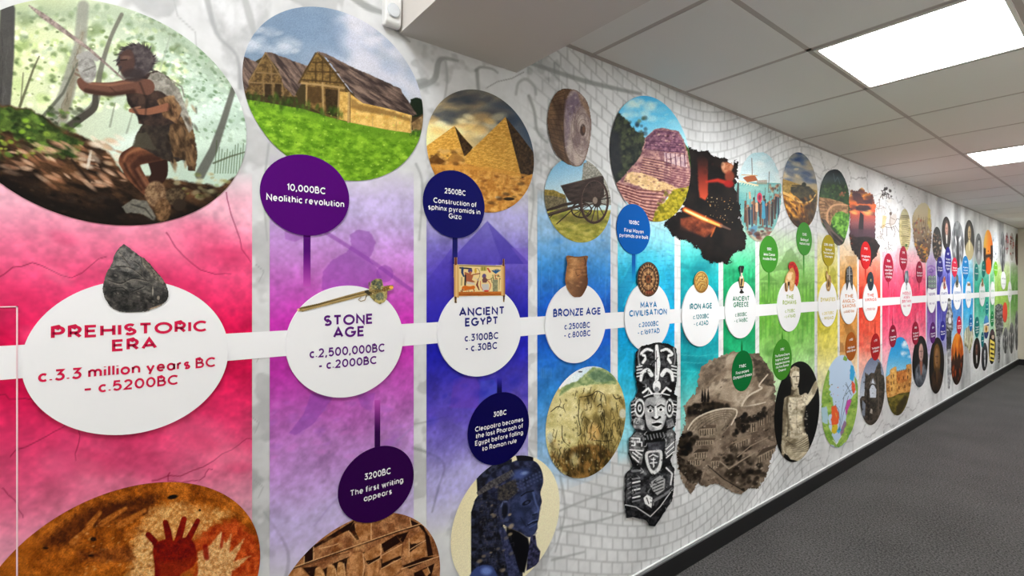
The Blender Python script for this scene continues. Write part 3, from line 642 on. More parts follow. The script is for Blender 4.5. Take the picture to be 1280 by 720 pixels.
bubble((770, 812, 255, 318), (2, 88, 172), 'bright blue bubble lettered 100BC First Mayan pyramids are built', (789.5, 794, 316, 352), [('100BC', 785.3, 798, 278.3, 4.6)], [('First Mayan', 779.5, 803.5, 288.7, 4.8), ('pyramids are built', 773.3, 809, 295.2, 4.8)])
bubble((914, 940.2, 438, 489), (0, 100, 44), 'dark green bubble lettered First ancient Olympics in Greece', (925.8, 928, 440, 424), [('776BC', 923, 931.5, 457.3, 3.6)], [('First ancient', 919, 935, 464.7, 3.8), ('Olympics in Greece', 915.5, 938.7, 470, 3.8)])
bubble((949, 972, 294.7, 340.8), (62, 142, 40), 'green bubble lettered invades Britain below the harbour scene', (959.8, 961.8, 338, 378), [('55BC', 958, 963.5, 311.3, 3.3)], [('Julius Caesar', 953.5, 968, 318, 3.6), ('invades Britain', 952.7, 969, 323.5, 3.6)])
bubble((995, 1014.2, 278, 319.3), (62, 142, 46), 'green bubble below the moorland wall picture', (1003.4, 1005.2, 317, 350), [('122AD', 1002, 1007.3, 293, 3.2)], [("Building of", 1000, 1009.5, 299.7, 3.4), ("Hadrian's Wall", 998.7, 1011, 304.6, 3.4)])
bubble((965, 989, 423.7, 475), (62, 134, 36), 'green bubble lettered with the first Roman Emperor', (976.4, 978.6, 426, 412), [('27BC', 974.5, 979.5, 436.5, 3)],
       [('The Roman Empire', 968, 986, 443.7, 3.2), ('begins as Caesar', 968.5, 985.5, 448.4, 3.2), ('Augustus becomes', 968, 986, 453, 3.2), ('the first Roman', 969, 985, 457.6, 3.2), ('Emperor', 972.5, 981.5, 462.2, 3.2)])
bubble((1026.7, 1043, 293.5, 332.7), (168, 150, 22), 'olive yellow bubble lettered with the Great Wall', (1034, 1035.6, 330, 346), [('220BC-200BC', 1029, 1040.5, 306, 2.8)], [('Building of', 1031, 1039, 312, 2.9), ('The Great Wall in', 1028.5, 1041.5, 316.3, 2.9), ('China begins', 1030, 1040, 320.6, 2.9)])
for box, c, lb, st, da, ev in [
 ((1075, 1088, 302, 336.5), (200, 22, 26), 'scarlet bubble under the standing stone at sunset', (1081, 1082.2, 334, 350), '793', ['Kingdoms', 'begin']),
 ((1104, 1116, 316.7, 352.5), (166, 12, 52), 'crimson bubble with the most lines, under the drawing of riders', (1109.6, 1110.8, 350, 362), '1066', ['The Normans', 'conquer England', 'at the Battle', 'of Hastings']),
 ((1124, 1133.4, 308, 338), (160, 18, 52), 'crimson bubble hanging under the tan charter', (1128.4, 1129.4, 336, 350), '1215', ['Charter is', 'signed']),
 ((1144.7, 1152.8, 326.6, 353.8), (150, 22, 58), 'crimson bubble hanging under the battle scene', (1148.3, 1149.2, 352, 364), '1415', ['Battle of', 'Agincourt']),
 ((1056.2, 1070, 415, 450.8), (160, 84, 22), 'brown bubble standing above the map picture', None, 'c.450', ['Anglo-Saxons', 'settle in Britain']),
 ((1088, 1099.6, 416.7, 450.6), (162, 18, 24), 'dark red bubble above the ruined abbey', (1093, 1094.2, 418, 400), 'c.793', ['The Vikings attack', 'Lindisfarne']),
 ((1111, 1120, 406, 434.2), (140, 20, 50), 'dark crimson bubble above the sandstone castle', (1115, 1116, 408, 393), '1078', ['Castles', 'built']),
 ((1139.5, 1148.2, 402, 431), (150, 16, 50), 'dark crimson bubble above the first dark portrait', (1143.4, 1144.2, 404, 390), '1455', ['The Wars of', 'the Roses', 'begin']),
 ((1162, 1169.2, 402.7, 429.2), (90, 30, 110), 'purple bubble above the gold and black portrait', (1165.4, 1166.2, 404, 392), '1534', ['Church of', 'England']),
 ((1174.7, 1181.3, 401, 426.2), (44, 40, 140), 'indigo bubble left of the grey standing figure', (1177.7, 1178.4, 403, 388), '1605', ['Plot is', 'foiled']),
 ((1195.5, 1201.4, 395, 418), (190, 30, 60), 'red bubble above the picture of fire', None, '1666', ['Great', 'Fire']),
 ((1211, 1215.2, 393, 414.2), (10, 110, 180), 'blue bubble above the pale plant drawing', None, '1859', ['Origin', 'of species']),
 ((1218, 1223.8, 396, 421.8), (12, 120, 120), 'teal bubble with many lines, above the dark oval', None, '1901', ['The age of', 'invention', 'begins']),
 ((1226, 1229.4, 415, 434.2), (12, 122, 130), 'small teal bubble above the grey and white oval', None, '1914', ['War']),
 ((1231.6, 1235.2, 376.7, 393.2), (10, 130, 140), 'small teal bubble above the picture of a lamp', None, '1928', ['Penicillin']),
 ((1238, 1241.8, 389, 408.2), (30, 140, 80), 'small green bubble on the narrow mid green column', None, '1948', ['Health', 'service']),
 ((1170.5, 1178.2, 321, 346.7), (40, 38, 122), 'indigo bubble under the dark crowd oval', (1174, 1174.8, 345, 360), '1649', ['Civil war', 'in England']),
 ((1180.6, 1188.5, 308.7, 341.8), (36, 32, 130), 'tall indigo bubble under the portrait of a bald man', (1184.2, 1185, 340, 356), '1687', ['The laws of', 'motion are', 'published in', 'England']),
 ((1189.3, 1196.3, 322, 346.2), (196, 34, 66), 'red bubble at the foot of the grey engraving', (1192.5, 1193.2, 345, 352), '1776', ['Steam', 'engine']),
 ((1202.5, 1210.5, 319.8, 349), (8, 124, 192), 'sky blue bubble under the portrait of a woman', (1206, 1206.8, 348, 356), '1837', ['A queen is', 'crowned', 'in London']),
 ((1217.7, 1222.6, 329.5, 351.2), (10, 124, 122), 'teal bubble under the grey portrait of a woman', None, '1928', ['Votes']),
 ((1227, 1231.2, 326, 346.8), (10, 120, 112), 'teal bubble overlapping the orange oval', None, '1937', ['Flight']),
 ((1242, 1246.5, 327, 345.2), (120, 190, 40), 'lime bubble beside the grey rocket picture', None, '1957', ['Space'])]:
    h = box[3]-box[2]; yc = (box[2]+box[3])/2; k = len(ev)
    bubble(box, c, lb, st, auto(box, [da], yc-.24*h, 0, .085*h, .32), auto(box, ev, yc+.03*h-(k-2)*.035*h, .12*h, .085*h, .8))
# ------------------------------------------------------------------ round and cut-out pictures
def rr(*c): return tuple(c)
def dark(c, k): return tuple(v*k for v in c)
def p_hunter(A):
    A.fr(0, 0, 2.4)
    A.fill(('g', (0, 100), (760, 300), (206, 214, 160), (196, 204, 178), (186, 202, 186), (172, 192, 178)))
    A.blobs(150, (-160, 40, 560, 330), (6, 20), [(240, 246, 206), (228, 240, 190), (140, 162, 104), (104, 124, 80), (176, 194, 134)], .8)
    A.blobs(420, (-160, 40, 560, 330), (2, 7), [(244, 248, 214), (252, 252, 232), (96, 116, 72), (120, 142, 86), (206, 222, 160), (84, 100, 66)], .85, 1.5, .3)
    A.blobs(260, (380, 40, 760, 330), (2, 7), [(226, 234, 220), (240, 244, 232), (104, 130, 100), (124, 148, 118), (200, 216, 198)], .75, 1.5, -.3)
    A.blobs(24, (380, 40, 760, 330), (5, 10), [(222, 232, 216), (206, 222, 202), (140, 160, 136), (112, 134, 110), (128, 150, 126)], .65)
    A.poly([(-200, 0), (300, 10), (520, 60), (700, 230), (740, 300), (640, 240), (480, 120), (330, 75), (100, 70), (-200, 70)], (142, 156, 134), 60, .7, 14, .02)
    A.blobs(100, (60, 10, 700, 160), (4, 12), [(110, 130, 104), (176, 192, 166), (196, 206, 182)], .5)
    A.blobs(240, (540, 150, 745, 430), (1.5, 5), [(104, 132, 98), (88, 112, 82), (206, 224, 208), (150, 174, 146)], .7, 1.6, .5)
    # trunks
    A.line([(250, 20), (240, 140), (200, 280), (170, 370)], (34, 40, 62), (138, 138, 130), 8, .85); A.line([(248, 100), (215, 260), (190, 350)], (10, 26), (122, 108, 88), 10, .5)
    A.line([(24, 30), (18, 170), (2, 310)], (44, 50, 62), (74, 72, 72), 5, .95)
    A.line([(118, 170), (100, 210), (60, 320)], (4, 9), (92, 92, 72), 3, .9); A.line([(70, 220), (62, 320)], 4, (96, 96, 76), 2, .8)
    A.line([(232, 190), (190, 280), (130, 350)], (5, 12), (82, 84, 74), 4, .8)
    A.line([(365, 45), (330, 120), (300, 220), (286, 310), (240, 355), (190, 390)], (12, 12, 16, 22, 26, 24), (104, 102, 94), 4, .85, True)
    A.line([(286, 290), (282, 325), (240, 358), (196, 390)], (18, 22, 24), (70, 66, 60), 3, .9, True)
    A.line([(510, 110), (480, 210)], 6, (150, 160, 146), 4, .6); A.line([(400, 330), (380, 400)], (3, 7), (130, 136, 122), 3, .6); A.line([(345, 310), (330, 380)], (4, 7), (120, 124, 110), 3, .6)
    for (x0, y0, x1, y1, c) in ((14, 60, -4, 300, (48, 48, 50)), (34, 60, 12, 300, (100, 98, 96)), (236, 120, 196, 340, (96, 90, 78)), (250, 60, 230, 200, (164, 164, 154)), (206, 270, 170, 370, (84, 70, 56))):
        for k in range(9):
            u = A.rs.random(); A.line([(x0+(x1-x0)*u+A.rs.uniform(-8, 8), y0+(y1-y0)*u), (x0+(x1-x0)*(u+.16)+A.rs.uniform(-8, 8), y0+(y1-y0)*(u+.16))], (1, 4, 1), c, 3, .6)
    # mist and rays
    A.poly([(760, 300), (560, 385), (300, 470), (340, 420), (560, 350), (760, 250)], (214, 230, 222), 30, .65)
    A.poly([(560, 400), (330, 470), (300, 440), (470, 380)], (206, 218, 208), 26, .6); A.poly([(760, 370), (600, 420), (540, 470), (760, 420)], (206, 222, 208), 24, .5)
    A.line([(702, 262), (668, 370), (640, 450), (600, 525)], (16, 20, 26, 30), (92, 92, 86), 5, .9)
    A.line([(640, 490), (690, 470), (740, 455)], (6, 4), (88, 92, 76), 3, .8)
    for i in range(12): x = 650+i*8; A.line([(x, 420+A.rs.uniform(0, 40)), (x-6, 520)], 2.5, (70, 84, 56), 2, .7)
    # ground
    A.poly([(-260, 280), (0, 312), (90, 328), (190, 385), (260, 415), (330, 460), (370, 520), (560, 545), (660, 560), (760, 500), (780, 760), (-260, 760)], ('n', (34, 27, 22), (98, 70, 48), .05, 2.6, .35), 8, 1, 6, .05)
    A.poly([(-260, 290), (0, 318), (96, 334), (180, 392), (250, 430), (236, 480), (120, 450), (30, 400), (-40, 380), (-260, 380)], ('n', (40, 58, 30), (92, 116, 52), .05), 10, .9, 8, .05)
    A.blobs(130, (-60, 325, 240, 480), (3, 8), [(58, 86, 40), (110, 140, 62), (40, 52, 28), (30, 36, 22)], .7, 1.8, .4)
    A.blobs(14, (0, 340, 150, 470), (3, 7), [(150, 190, 60), (178, 206, 80)], .8, 1.6, .2)
    A.blobs(110, (20, 430, 370, 560), (2.5, 7), [(190, 146, 118), (206, 172, 146), (150, 104, 76), (60, 44, 34)], .75, 4, .42)
    A.blobs(26, (240, 410, 360, 500), (3, 9), [(222, 206, 188), (196, 168, 140)], .7, 2.4, .4)
    A.ell(268, 480, 5, 26, (216, 210, 196), 4, .8, .2); A.line([(215, 480), (270, 545)], 7, (40, 32, 26), 4, .8)
    A.blobs(40, (520, 520, 700, 600), (3, 8), [(150, 142, 104), (110, 120, 60), (190, 186, 150)], .6, 1.6)
    A.poly([(-260, 470), (60, 520), (160, 590), (300, 610), (420, 640), (640, 600), (760, 560), (760, 760), (-260, 760)], (24, 20, 18), 60, .85, 12)
    A.blobs(50, (60, 560, 640, 670), (2, 6), [(70, 56, 44), (52, 44, 40), (14, 12, 11)], .6, 2.2, .2)
    # the hunter
    A.part('hunter_figure'); SK, SD = ('n', (72, 45, 34), (122, 80, 58), .03), (50, 33, 28)
    A.line([(470, 470), (478, 520), (462, 560), (505, 610)], (64, 50, 36, 30), SD, 3, 1, True)
    A.ell(525, 590, 32, 26, ('n', (52, 42, 34), (96, 82, 62), .12), 5); A.ell(538, 615, 20, 18, (54, 44, 36), 4)
    A.line([(478, 452), (420, 462), (386, 478)], (62, 64, 56), SK, 3); A.line([(384, 484), (402, 520), (442, 572)], (56, 52, 34), SK, 3)
    A.line([(470, 470), (420, 482), (400, 500), (436, 560)], (26, 22, 16), SD, 9, .6); A.line([(468, 444), (420, 446), (384, 462), (372, 480)], (10, 12, 10, 8), (158, 108, 78), 9, .75, True); A.line([(374, 494), (388, 522), (424, 570)], (8, 7, 5), (34, 24, 20), 8, .7, True); A.line([(412, 508), (440, 556)], 9, (150, 104, 78), 8, .6)
    A.poly([(404, 438), (412, 398), (432, 370), (520, 335), (556, 370), (580, 440), (560, 478), (520, 490), (470, 470), (440, 450)], ('n', (46, 40, 38), (66, 58, 50), .08), 3, 1, 4)
    A.poly([(395, 440), (414, 400), (440, 396), (470, 452), (440, 446)], (78, 74, 62), 4, .8, 3)
    A.poly([(530, 300), (556, 340), (580, 392), (592, 470), (586, 516), (566, 512), (556, 480), (520, 470), (505, 400)], ('n', (62, 48, 36), (116, 92, 66), .1, 2, 1.3), 3, 1, 4)
    A.poly([(372, 240), (398, 236), (436, 222), (470, 212), (506, 232), (540, 290), (548, 340), (530, 370), (470, 380), (416, 372), (412, 350), (384, 312), (376, 276)], ('n', (44, 37, 36), (76, 60, 52), .05), 3)
    A.poly([(440, 240), (452, 222), (478, 216), (506, 234), (538, 268), (556, 316), (580, 384), (568, 398), (540, 340), (512, 296), (480, 274), (452, 272)], ('n', (118, 114, 106), (164, 160, 150), .09), 4, .95, 3)
    A.poly([(470, 300), (520, 285), (545, 330), (530, 372), (490, 350)], ('n', (92, 68, 48), (160, 124, 88), .12, 2, 1.2), 4, .8, 4)
    A.line([(392, 332), (440, 336), (500, 322)], (12, 20, 24), (134, 92, 72), 3, 1, True); A.line([(398, 326), (420, 322)], 6, (160, 120, 96), 3, .8)
    A.line([(500, 232), (545, 262), (552, 290)], 5, (90, 84, 76), 3, .6)
    A.line([(244, 246), (262, 262), (330, 268), (400, 258), (440, 262)], (26, 34, 40, 44, 48), (104, 74, 62), 3, 1, True); A.line([(258, 274), (330, 286), (400, 276)], 14, (52, 36, 30), 8, .7); A.line([(270, 252), (330, 256), (400, 246)], (5, 8, 5), (150, 108, 86), 6, .65); A.line([(330, 262), (350, 280)], 3, (60, 42, 36), 4, .6)
    for k in range(4): A.line([(246+k*3, 232-k*10), (226+k*5, 222-k*12)], (8, 6), (116, 96, 84), 3, .9)
    
    A.ell(262, 206, 27, 44, ('n', (128, 126, 122), (170, 168, 164), .09), 4, 1, -.2); A.line([(238, 172), (262, 162), (290, 176)], 18, (152, 150, 146), 4); A.line([(250, 215), (285, 200)], 5, (100, 98, 94), 3, .7)
    A.ell(408, 184, 56, 50, ('n', (64, 58, 60), (92, 84, 84), .09), 6); A.poly(sm([(362, 160), (392, 150), (404, 180), (400, 212), (380, 232), (364, 222), (356, 200), (352, 190), (358, 180)]), (82, 62, 56), 6, .95); A.line([(360, 184), (352, 194), (362, 198)], 5, (92, 70, 62), 3, .9)
    
    for k in range(46):
        t = A.rs.uniform(2.6, 7.0); x, y = 410+52*math.cos(t), 182+46*math.sin(t); A.line([(x, y), (x+A.rs.uniform(8, 22)*math.cos(t-.5), y+A.rs.uniform(8, 20)*math.sin(t-.5)+4)], (5, 1.5), A.rs.choice([(66, 60, 62), (88, 80, 80), (54, 48, 50)]), 2.5, .85)
    A.ell(378, 174, 15, 6, (120, 94, 82), 5, .7); A.line([(362, 182), (380, 180)], 4, (44, 34, 34), 3, .8)
    A.ell(400, 226, 34, 20, (58, 50, 50), 8, .85); A.line([(384, 300), (420, 356), (430, 372)], 8, (32, 27, 26), 6, .6); A.line([(420, 250), (440, 300), (436, 350)], 5, (30, 26, 26), 6, .5); A.blobs(40, (500, 300, 590, 500), (2, 6), [(146, 116, 84), (40, 32, 26)], .6, 3, 1.3)
    A.ell(466, 582, 32, 38, ('n', (96, 74, 56), (150, 124, 96), .12), 6); A.ell(488, 630, 24, 36, ('n', (78, 58, 40), (126, 98, 70), .12), 6)
    A.poly([(364, 622), (396, 598), (440, 604), (468, 650), (462, 662), (420, 640), (380, 640)], ('n', (88, 86, 80), (120, 116, 106), .08), 4, 1, 3); A.line([(396, 614), (436, 626), (458, 654)], 5, (50, 48, 44), 3, .7)
    A.part('spear'); A.line([(88, 18), (128, 48), (170, 78), (270, 150), (372, 240)], (4, 16, 15, 9, 5), ('n', (116, 104, 100), (164, 148, 142), .12), 2, 1)
    A.part(); A.tone(.01, .06); A.levels(1.12, 130); A.grain(.05)
roundel('hunter_picture', None, p_hunter, .0024, 'large round picture of a fur-clad hunter with a spear in misty woodland', geo=(-.017, .239, CAMH+.3654, .239), res=1.25)

def p_village(A):
    A.fr(290, 0, 2.88)
    A.fill(('g', (60, 40), (660, 330), (112, 130, 150), (124, 142, 162), (164, 172, 188), (188, 192, 200)))
    A.blobs(90, (360, 60, 690, 340), (10, 34), [(208, 206, 214), (196, 196, 208), (178, 186, 204), (162, 174, 196)], .6, 1.5, .5)
    A.blobs(24, (40, 90, 240, 190), (8, 22), [(196, 198, 204), (176, 184, 196)], .5, 1.8)
    A.poly([(200, 20), (330, 30), (400, 90), (390, 200), (280, 170), (140, 100)], (116, 136, 160), 60, .7)
    A.part('grass_meadow'); A.poly([(20, 350), (120, 360), (260, 385), (400, 430), (560, 462), (700, 480), (700, 740), (20, 740)], ('n', (86, 128, 30), (136, 178, 52), .07, 1.6, .15), 4)
    A.blobs(220, (40, 380, 690, 660), (2.5, 6), [(170, 206, 74), (104, 150, 36), (70, 108, 26), (150, 190, 60)], .6, 2, .2)
    A.poly([(60, 380), (300, 430), (500, 500), (680, 510), (680, 470), (400, 430), (200, 375)], (96, 136, 40), 24, .6)
    A.part()
    A.poly([(36, 250), (120, 200), (250, 250), (300, 250), (440, 340), (660, 400), (690, 470), (560, 468), (400, 436), (250, 392), (40, 356)], (66, 56, 36), 3)
    A.poly([(640, 358), (665, 352), (690, 362), (694, 425), (640, 420)], (34, 44, 32), 4, 1, 5)
    def hut(roof, gable, rc, n):
        A.part('thatched_hut')
        A.poly(gable, ('n', (78, 62, 40), (124, 100, 62), .12), 2); A.poly(roof, ('n', (62, 52, 50), (132, 112, 100), .11, 6, rc), 2.5, 1, 3)
    hut([(38, 204), (60, 212), (98, 232), (50, 330), (30, 330)], [(38, 250), (60, 330), (36, 345)], 1.0, 1)
    hut([(116, 188), (142, 190), (272, 240), (250, 300), (226, 348), (190, 320), (165, 250)], [(118, 190), (60, 290), (58, 340), (235, 350), (190, 300)], .9, 2)
    for x0, y0, x1, y1 in ((120, 192, 60, 296), (122, 194, 176, 280), (140, 235, 142, 300), (90, 262, 170, 268), (66, 298, 180, 304), (112, 292, 114, 345), (146, 300, 147, 350), (180, 300, 184, 352)):
        A.line([(x0, y0), (x1, y1)], 5, (128, 106, 74), 2, .8)
    for x in (128, 164): A.poly([(x-10, 302), (x+12, 304), (x+12, 352), (x-10, 350)], (46, 36, 26), 3, .8)
    hut([(303, 186), (328, 190), (420, 236), (540, 290), (602, 318), (664, 412), (640, 424), (560, 394), (500, 380), (466, 378), (440, 345), (390, 280), (340, 210)],
        [(305, 188), (325, 200), (380, 270), (440, 350), (426, 360), (400, 316), (240, 300), (262, 250)], .55, 3)
    A.poly([(238, 296), (305, 190), (330, 205), (400, 300), (400, 320)], ('n', (92, 74, 44), (136, 110, 64), .14), 2)
    for x0, y0, x1, y1 in ((300, 192, 240, 300), (312, 195, 438, 350), (290, 226, 350, 226), (272, 258, 384, 262), (250, 288, 402, 300), (325, 210, 325, 300), (300, 230, 300, 296), (352, 240, 352, 300)):
        A.line([(x0, y0), (x1, y1)], 6, (70, 54, 34), 2, .75)
    A.poly([(262, 300), (400, 318), (428, 360), (428, 442), (392, 432), (340, 420), (268, 380)], ('n', (86, 66, 40), (128, 102, 60), .1), 2)
    A.poly([(334, 320), (384, 326), (384, 424), (338, 412)], ('n', (52, 42, 28), (74, 58, 38), .1), 2); A.poly([(270, 312), (322, 318), (322, 372), (270, 370)], (76, 58, 36), 2, .7)
    A.poly([(386, 330), (420, 334), (424, 440), (384, 430)], ('n', (176, 138, 74), (212, 176, 104), .1), 2)
    A.poly([(426, 340), (470, 372), (560, 392), (646, 416), (644, 480), (560, 468), (426, 442)], ('n', (196, 154, 80), (226, 190, 116), .06), 2)
    A.poly([(426, 352), (470, 380), (560, 398), (644, 426), (644, 438), (560, 416), (470, 404), (428, 388)], (120, 92, 54), 8, .7, 4)
    for pts, w in (([(250, 300), (330, 308), (402, 318)], 8), ([(420, 335), (418, 440)], 8), ([(384, 322), (380, 430)], 6), ([(325, 300), (328, 412)], 7), ([(642, 422), (644, 480)], 5), ([(590, 440), (590, 474)], 2), ([(505, 420), (505, 456)], 2), ([(268, 300), (266, 380)], 6)):
        A.line(pts, w, (168, 140, 96), 2, .85)
    A.part(); A.poly([(646, 440), (690, 408), (692, 472), (650, 472)], ('n', (120, 96, 64), (160, 130, 90), .1), 2, .9); A.line([(646, 440), (692, 408)], 5, (80, 62, 44), 2)
    A.blobs(90, (50, 335, 400, 430), (4, 12), [(54, 78, 30), (78, 104, 40), (40, 58, 24)], .75, .5, 0, [(50, 340), (180, 345), (400, 400), (400, 432), (250, 400), (60, 372)])
    A.blobs(22, (640, 470, 690, 490), (3, 6), [(60, 90, 34)], .8); A.blobs(160, (40, 400, 690, 640), (1.2, 3), [(206, 226, 120), (62, 96, 22), (190, 214, 96)], .6, 1, 1.5); A.tone(.02, .05); A.levels(1.1, 120); A.grain(.07)
roundel('village_picture', (302.8, 528.5, 8.8, 226.3), p_village, .0026, 'round picture of thatched timber huts on green grass', res=1.35)

def p_giza(A):
    A.fr(510, 80, 2.88)
    A.fill(('g', (70, 300), (390, 120), (252, 232, 168), (222, 196, 140), (128, 124, 116), (58, 78, 104)))
    A.blobs(60, (80, 90, 450, 220), (8, 24), [(72, 78, 88), (104, 100, 96), (54, 66, 84), (150, 132, 108)], .6, 2.4, -.1)
    A.blobs(22, (70, 190, 330, 290), (6, 18), [(250, 222, 150), (236, 190, 120), (255, 244, 196)], .6, 2)
    A.poly([(60, 330), (200, 345), (460, 400), (460, 560), (60, 560)], ('n', (178, 122, 56), (216, 164, 88), .08), 3)
    for nm, lit, sh in (('pyramid', [(166, 223), (60, 300), (60, 352), (220, 340), (230, 300)], [(166, 223), (196, 262), (232, 300), (214, 330), (200, 332)]),
                        ('pyramid', [(350, 191), (184, 352), (300, 384), (410, 412), (392, 300)], [(350, 191), (398, 250), (450, 318), (455, 392), (408, 412)])):
        A.part(nm); A.poly(lit, ('n', (190, 140, 62), (226, 180, 94), .3, 2.2, -.1), 1.5); A.poly(sh, ('n', (52, 40, 28), (88, 68, 46), .14), 1.5)
    for k in range(1, 16): s = k/16; A.line([(350-166*s, 191+160*s), (350+58*s, 191+220*s)], 1.2, (150, 104, 44), 1.5, .4)
    A.part(); A.blobs(40, (75, 310, 200, 370), (3, 9), [(150, 108, 58), (92, 66, 40), (206, 164, 100)], .8, 1.5)
    A.poly([(75, 340), (100, 325), (130, 352), (120, 362), (80, 356)], (96, 64, 34), 3, .8, 3); A.poly([(130, 350), (165, 320), (195, 335), (200, 352)], (160, 116, 60), 3, .8, 3)
    A.poly([(80, 362), (300, 372), (455, 405), (455, 414), (300, 386), (80, 372)], (206, 150, 72), 3, .7)
    A.blobs(90, (200, 400, 450, 540), (2, 5), [(120, 78, 40), (228, 184, 112), (150, 100, 50)], .6, 2.2, .15)
    A.ell(362, 486, 20, 6, (40, 34, 28), 2, .9); A.ell(322, 480, 10, 4, (222, 200, 160), 2, .8); A.blobs(8, (250, 430, 450, 520), (3, 6), [(60, 46, 34)], .7, 2.4)
    A.levels(1.15, 130); A.grain(.07)
roundel('pyramids_picture', (532.6, 667, 112, 265.8), p_giza, .0026, 'round picture of two golden desert pyramids under a dark sky', res=1.6)

def p_wheel(A):
    A.fr(660, 90, 3.273)
    A.fill(('n', (70, 50, 36), (122, 92, 66), .05, 4, 1.2))
    for k in range(22): t = k/22*3.4-1.9; A.line([(82+62*abs(math.sin(t))*.2, 200+120*math.sin(t)), (150, 205+150*math.sin(t))], 2.2, (46, 32, 24), 2, .6)
    A.poly(sm([(168, 84), (206, 84), (246, 140), (256, 220), (246, 300), (226, 366), (196, 386), (168, 366), (148, 290), (146, 180)]), ('n', (128, 108, 108), (190, 172, 162), .05, 3, 1.4), 8)
    A.poly([(150, 120), (180, 84), (205, 84), (215, 130), (170, 200), (150, 330)], (96, 78, 106), 20, .6, 6)
    A.poly([(200, 85), (250, 140), (252, 190), (215, 130)], (150, 116, 84), 10, .6)
    for k in range(5): A.ring(222, 236, 10+k*9, 18+k*24, 1.6, (120, 98, 92))
    A.ell(222, 238, 11, 24, (70, 52, 46), 3); A.ell(226, 236, 6, 14, (120, 84, 64), 3, .8)
    A.line([(150, 90), (142, 180), (150, 330), (186, 380)], 3, (58, 42, 36), 3, .6, True); A.blobs(50, (150, 90, 250, 380), (2, 6), [(206, 190, 180), (100, 80, 78)], .45, 1, 1.2); A.grain(.1)
cutout('stone_wheel_picture', (683, 739, 110, 209), sm([(150, 69), (188, 74), (212, 88), (240, 124), (254, 180), (256, 230), (248, 300), (228, 366), (206, 386), (180, 384), (150, 372), (112, 334), (86, 270), (78, 200), (86, 140), (106, 96), (128, 76)]), (660, 90, 3.273), p_wheel, .0034,
       'cut-out picture of an ancient solid wooden cart wheel', group='cut-out pictures of old objects')

def p_cart(A):
    A.fr(675, 190, 6)
    A.fill(('g', (100, 60), (160, 300), (120, 184, 226), (158, 206, 234), (206, 230, 238)))
    A.poly([(322, 84), (345, 80), (348, 62), (388, 46), (430, 78), (540, 220), (540, 400), (308, 400), (312, 200)], ('n', (118, 116, 106), (182, 178, 166), .12), 2, 1, 3)
    A.poly([(20, 284), (90, 290), (190, 330), (210, 440), (20, 450)], ('n', (92, 84, 62), (138, 124, 92), .1), 3); A.poly([(20, 280), (100, 286), (185, 322), (190, 350), (100, 330), (20, 326)], ('n', (112, 98, 40), (164, 140, 66), .1), 3, 1, 4)
    A.poly([(20, 440), (200, 430), (540, 440), (540, 720), (20, 720)], ('n', (134, 132, 46), (196, 184, 88), .04, 1.6), 6)
    A.blobs(90, (60, 440, 520, 670), (5, 14), [(112, 126, 40), (208, 190, 104), (158, 150, 60), (96, 104, 36)], .55, 2.2); A.poly([(120, 470), (420, 470), (500, 520), (400, 545), (150, 520)], (94, 84, 40), 22, .55)
    A.part('cart_wheel'); A.ring(308, 436, 74, 56, 11, (44, 32, 28))
    for k in range(10): t = k*.628; A.line([(308, 436), (308+72*math.cos(t), 436+54*math.sin(t))], 6, (46, 34, 30), 2)
    A.part('cart_body'); A.poly([(150, 252), (300, 214), (474, 175), (478, 335), (400, 380), (216, 372), (190, 330)], ('n', (42, 32, 30), (72, 56, 48), .06, 3, -.2), 2)
    A.line([(152, 256), (470, 180)], 6, (96, 78, 66), 3, .7); A.line([(170, 290), (380, 244)], 4, (30, 22, 20), 2, .7)
    A.line([(44, 440), (180, 396), (330, 366)], (18, 22, 22), (50, 38, 32), 2); A.line([(56, 472), (200, 430), (340, 392)], (26, 24, 18), (60, 46, 38), 2); A.line([(60, 466), (200, 424)], 5, (112, 90, 74), 2, .7)
    A.line([(232, 440), (122, 540)], 8, (48, 36, 30), 2); A.line([(66, 500), (90, 470)], 6, (40, 30, 26), 2)
    A.part('cart_wheel'); A.ring(402, 368, 103, 164, 17, (58, 42, 38)); A.ring(405, 368, 94, 152, 4, (100, 76, 66))
    for k in range(12): t = k*.5236+.2; A.line([(420+14*math.cos(t), 375+22*math.sin(t)), (402+96*math.cos(t), 368+156*math.sin(t))], 8, (66, 50, 44), 2)
    A.ell(424, 376, 32, 40, (50, 38, 34), 3); A.ell(410, 364, 18, 26, (142, 124, 110), 4); A.line([(440, 360), (526, 342)], 8, (40, 30, 28), 2); A.part(); A.grain(.08)
roundel('cart_picture', (680, 763.2, 197, 303.2), p_cart, .0026, 'round picture of an old wooden cart before a ruined tower', res=2.0)

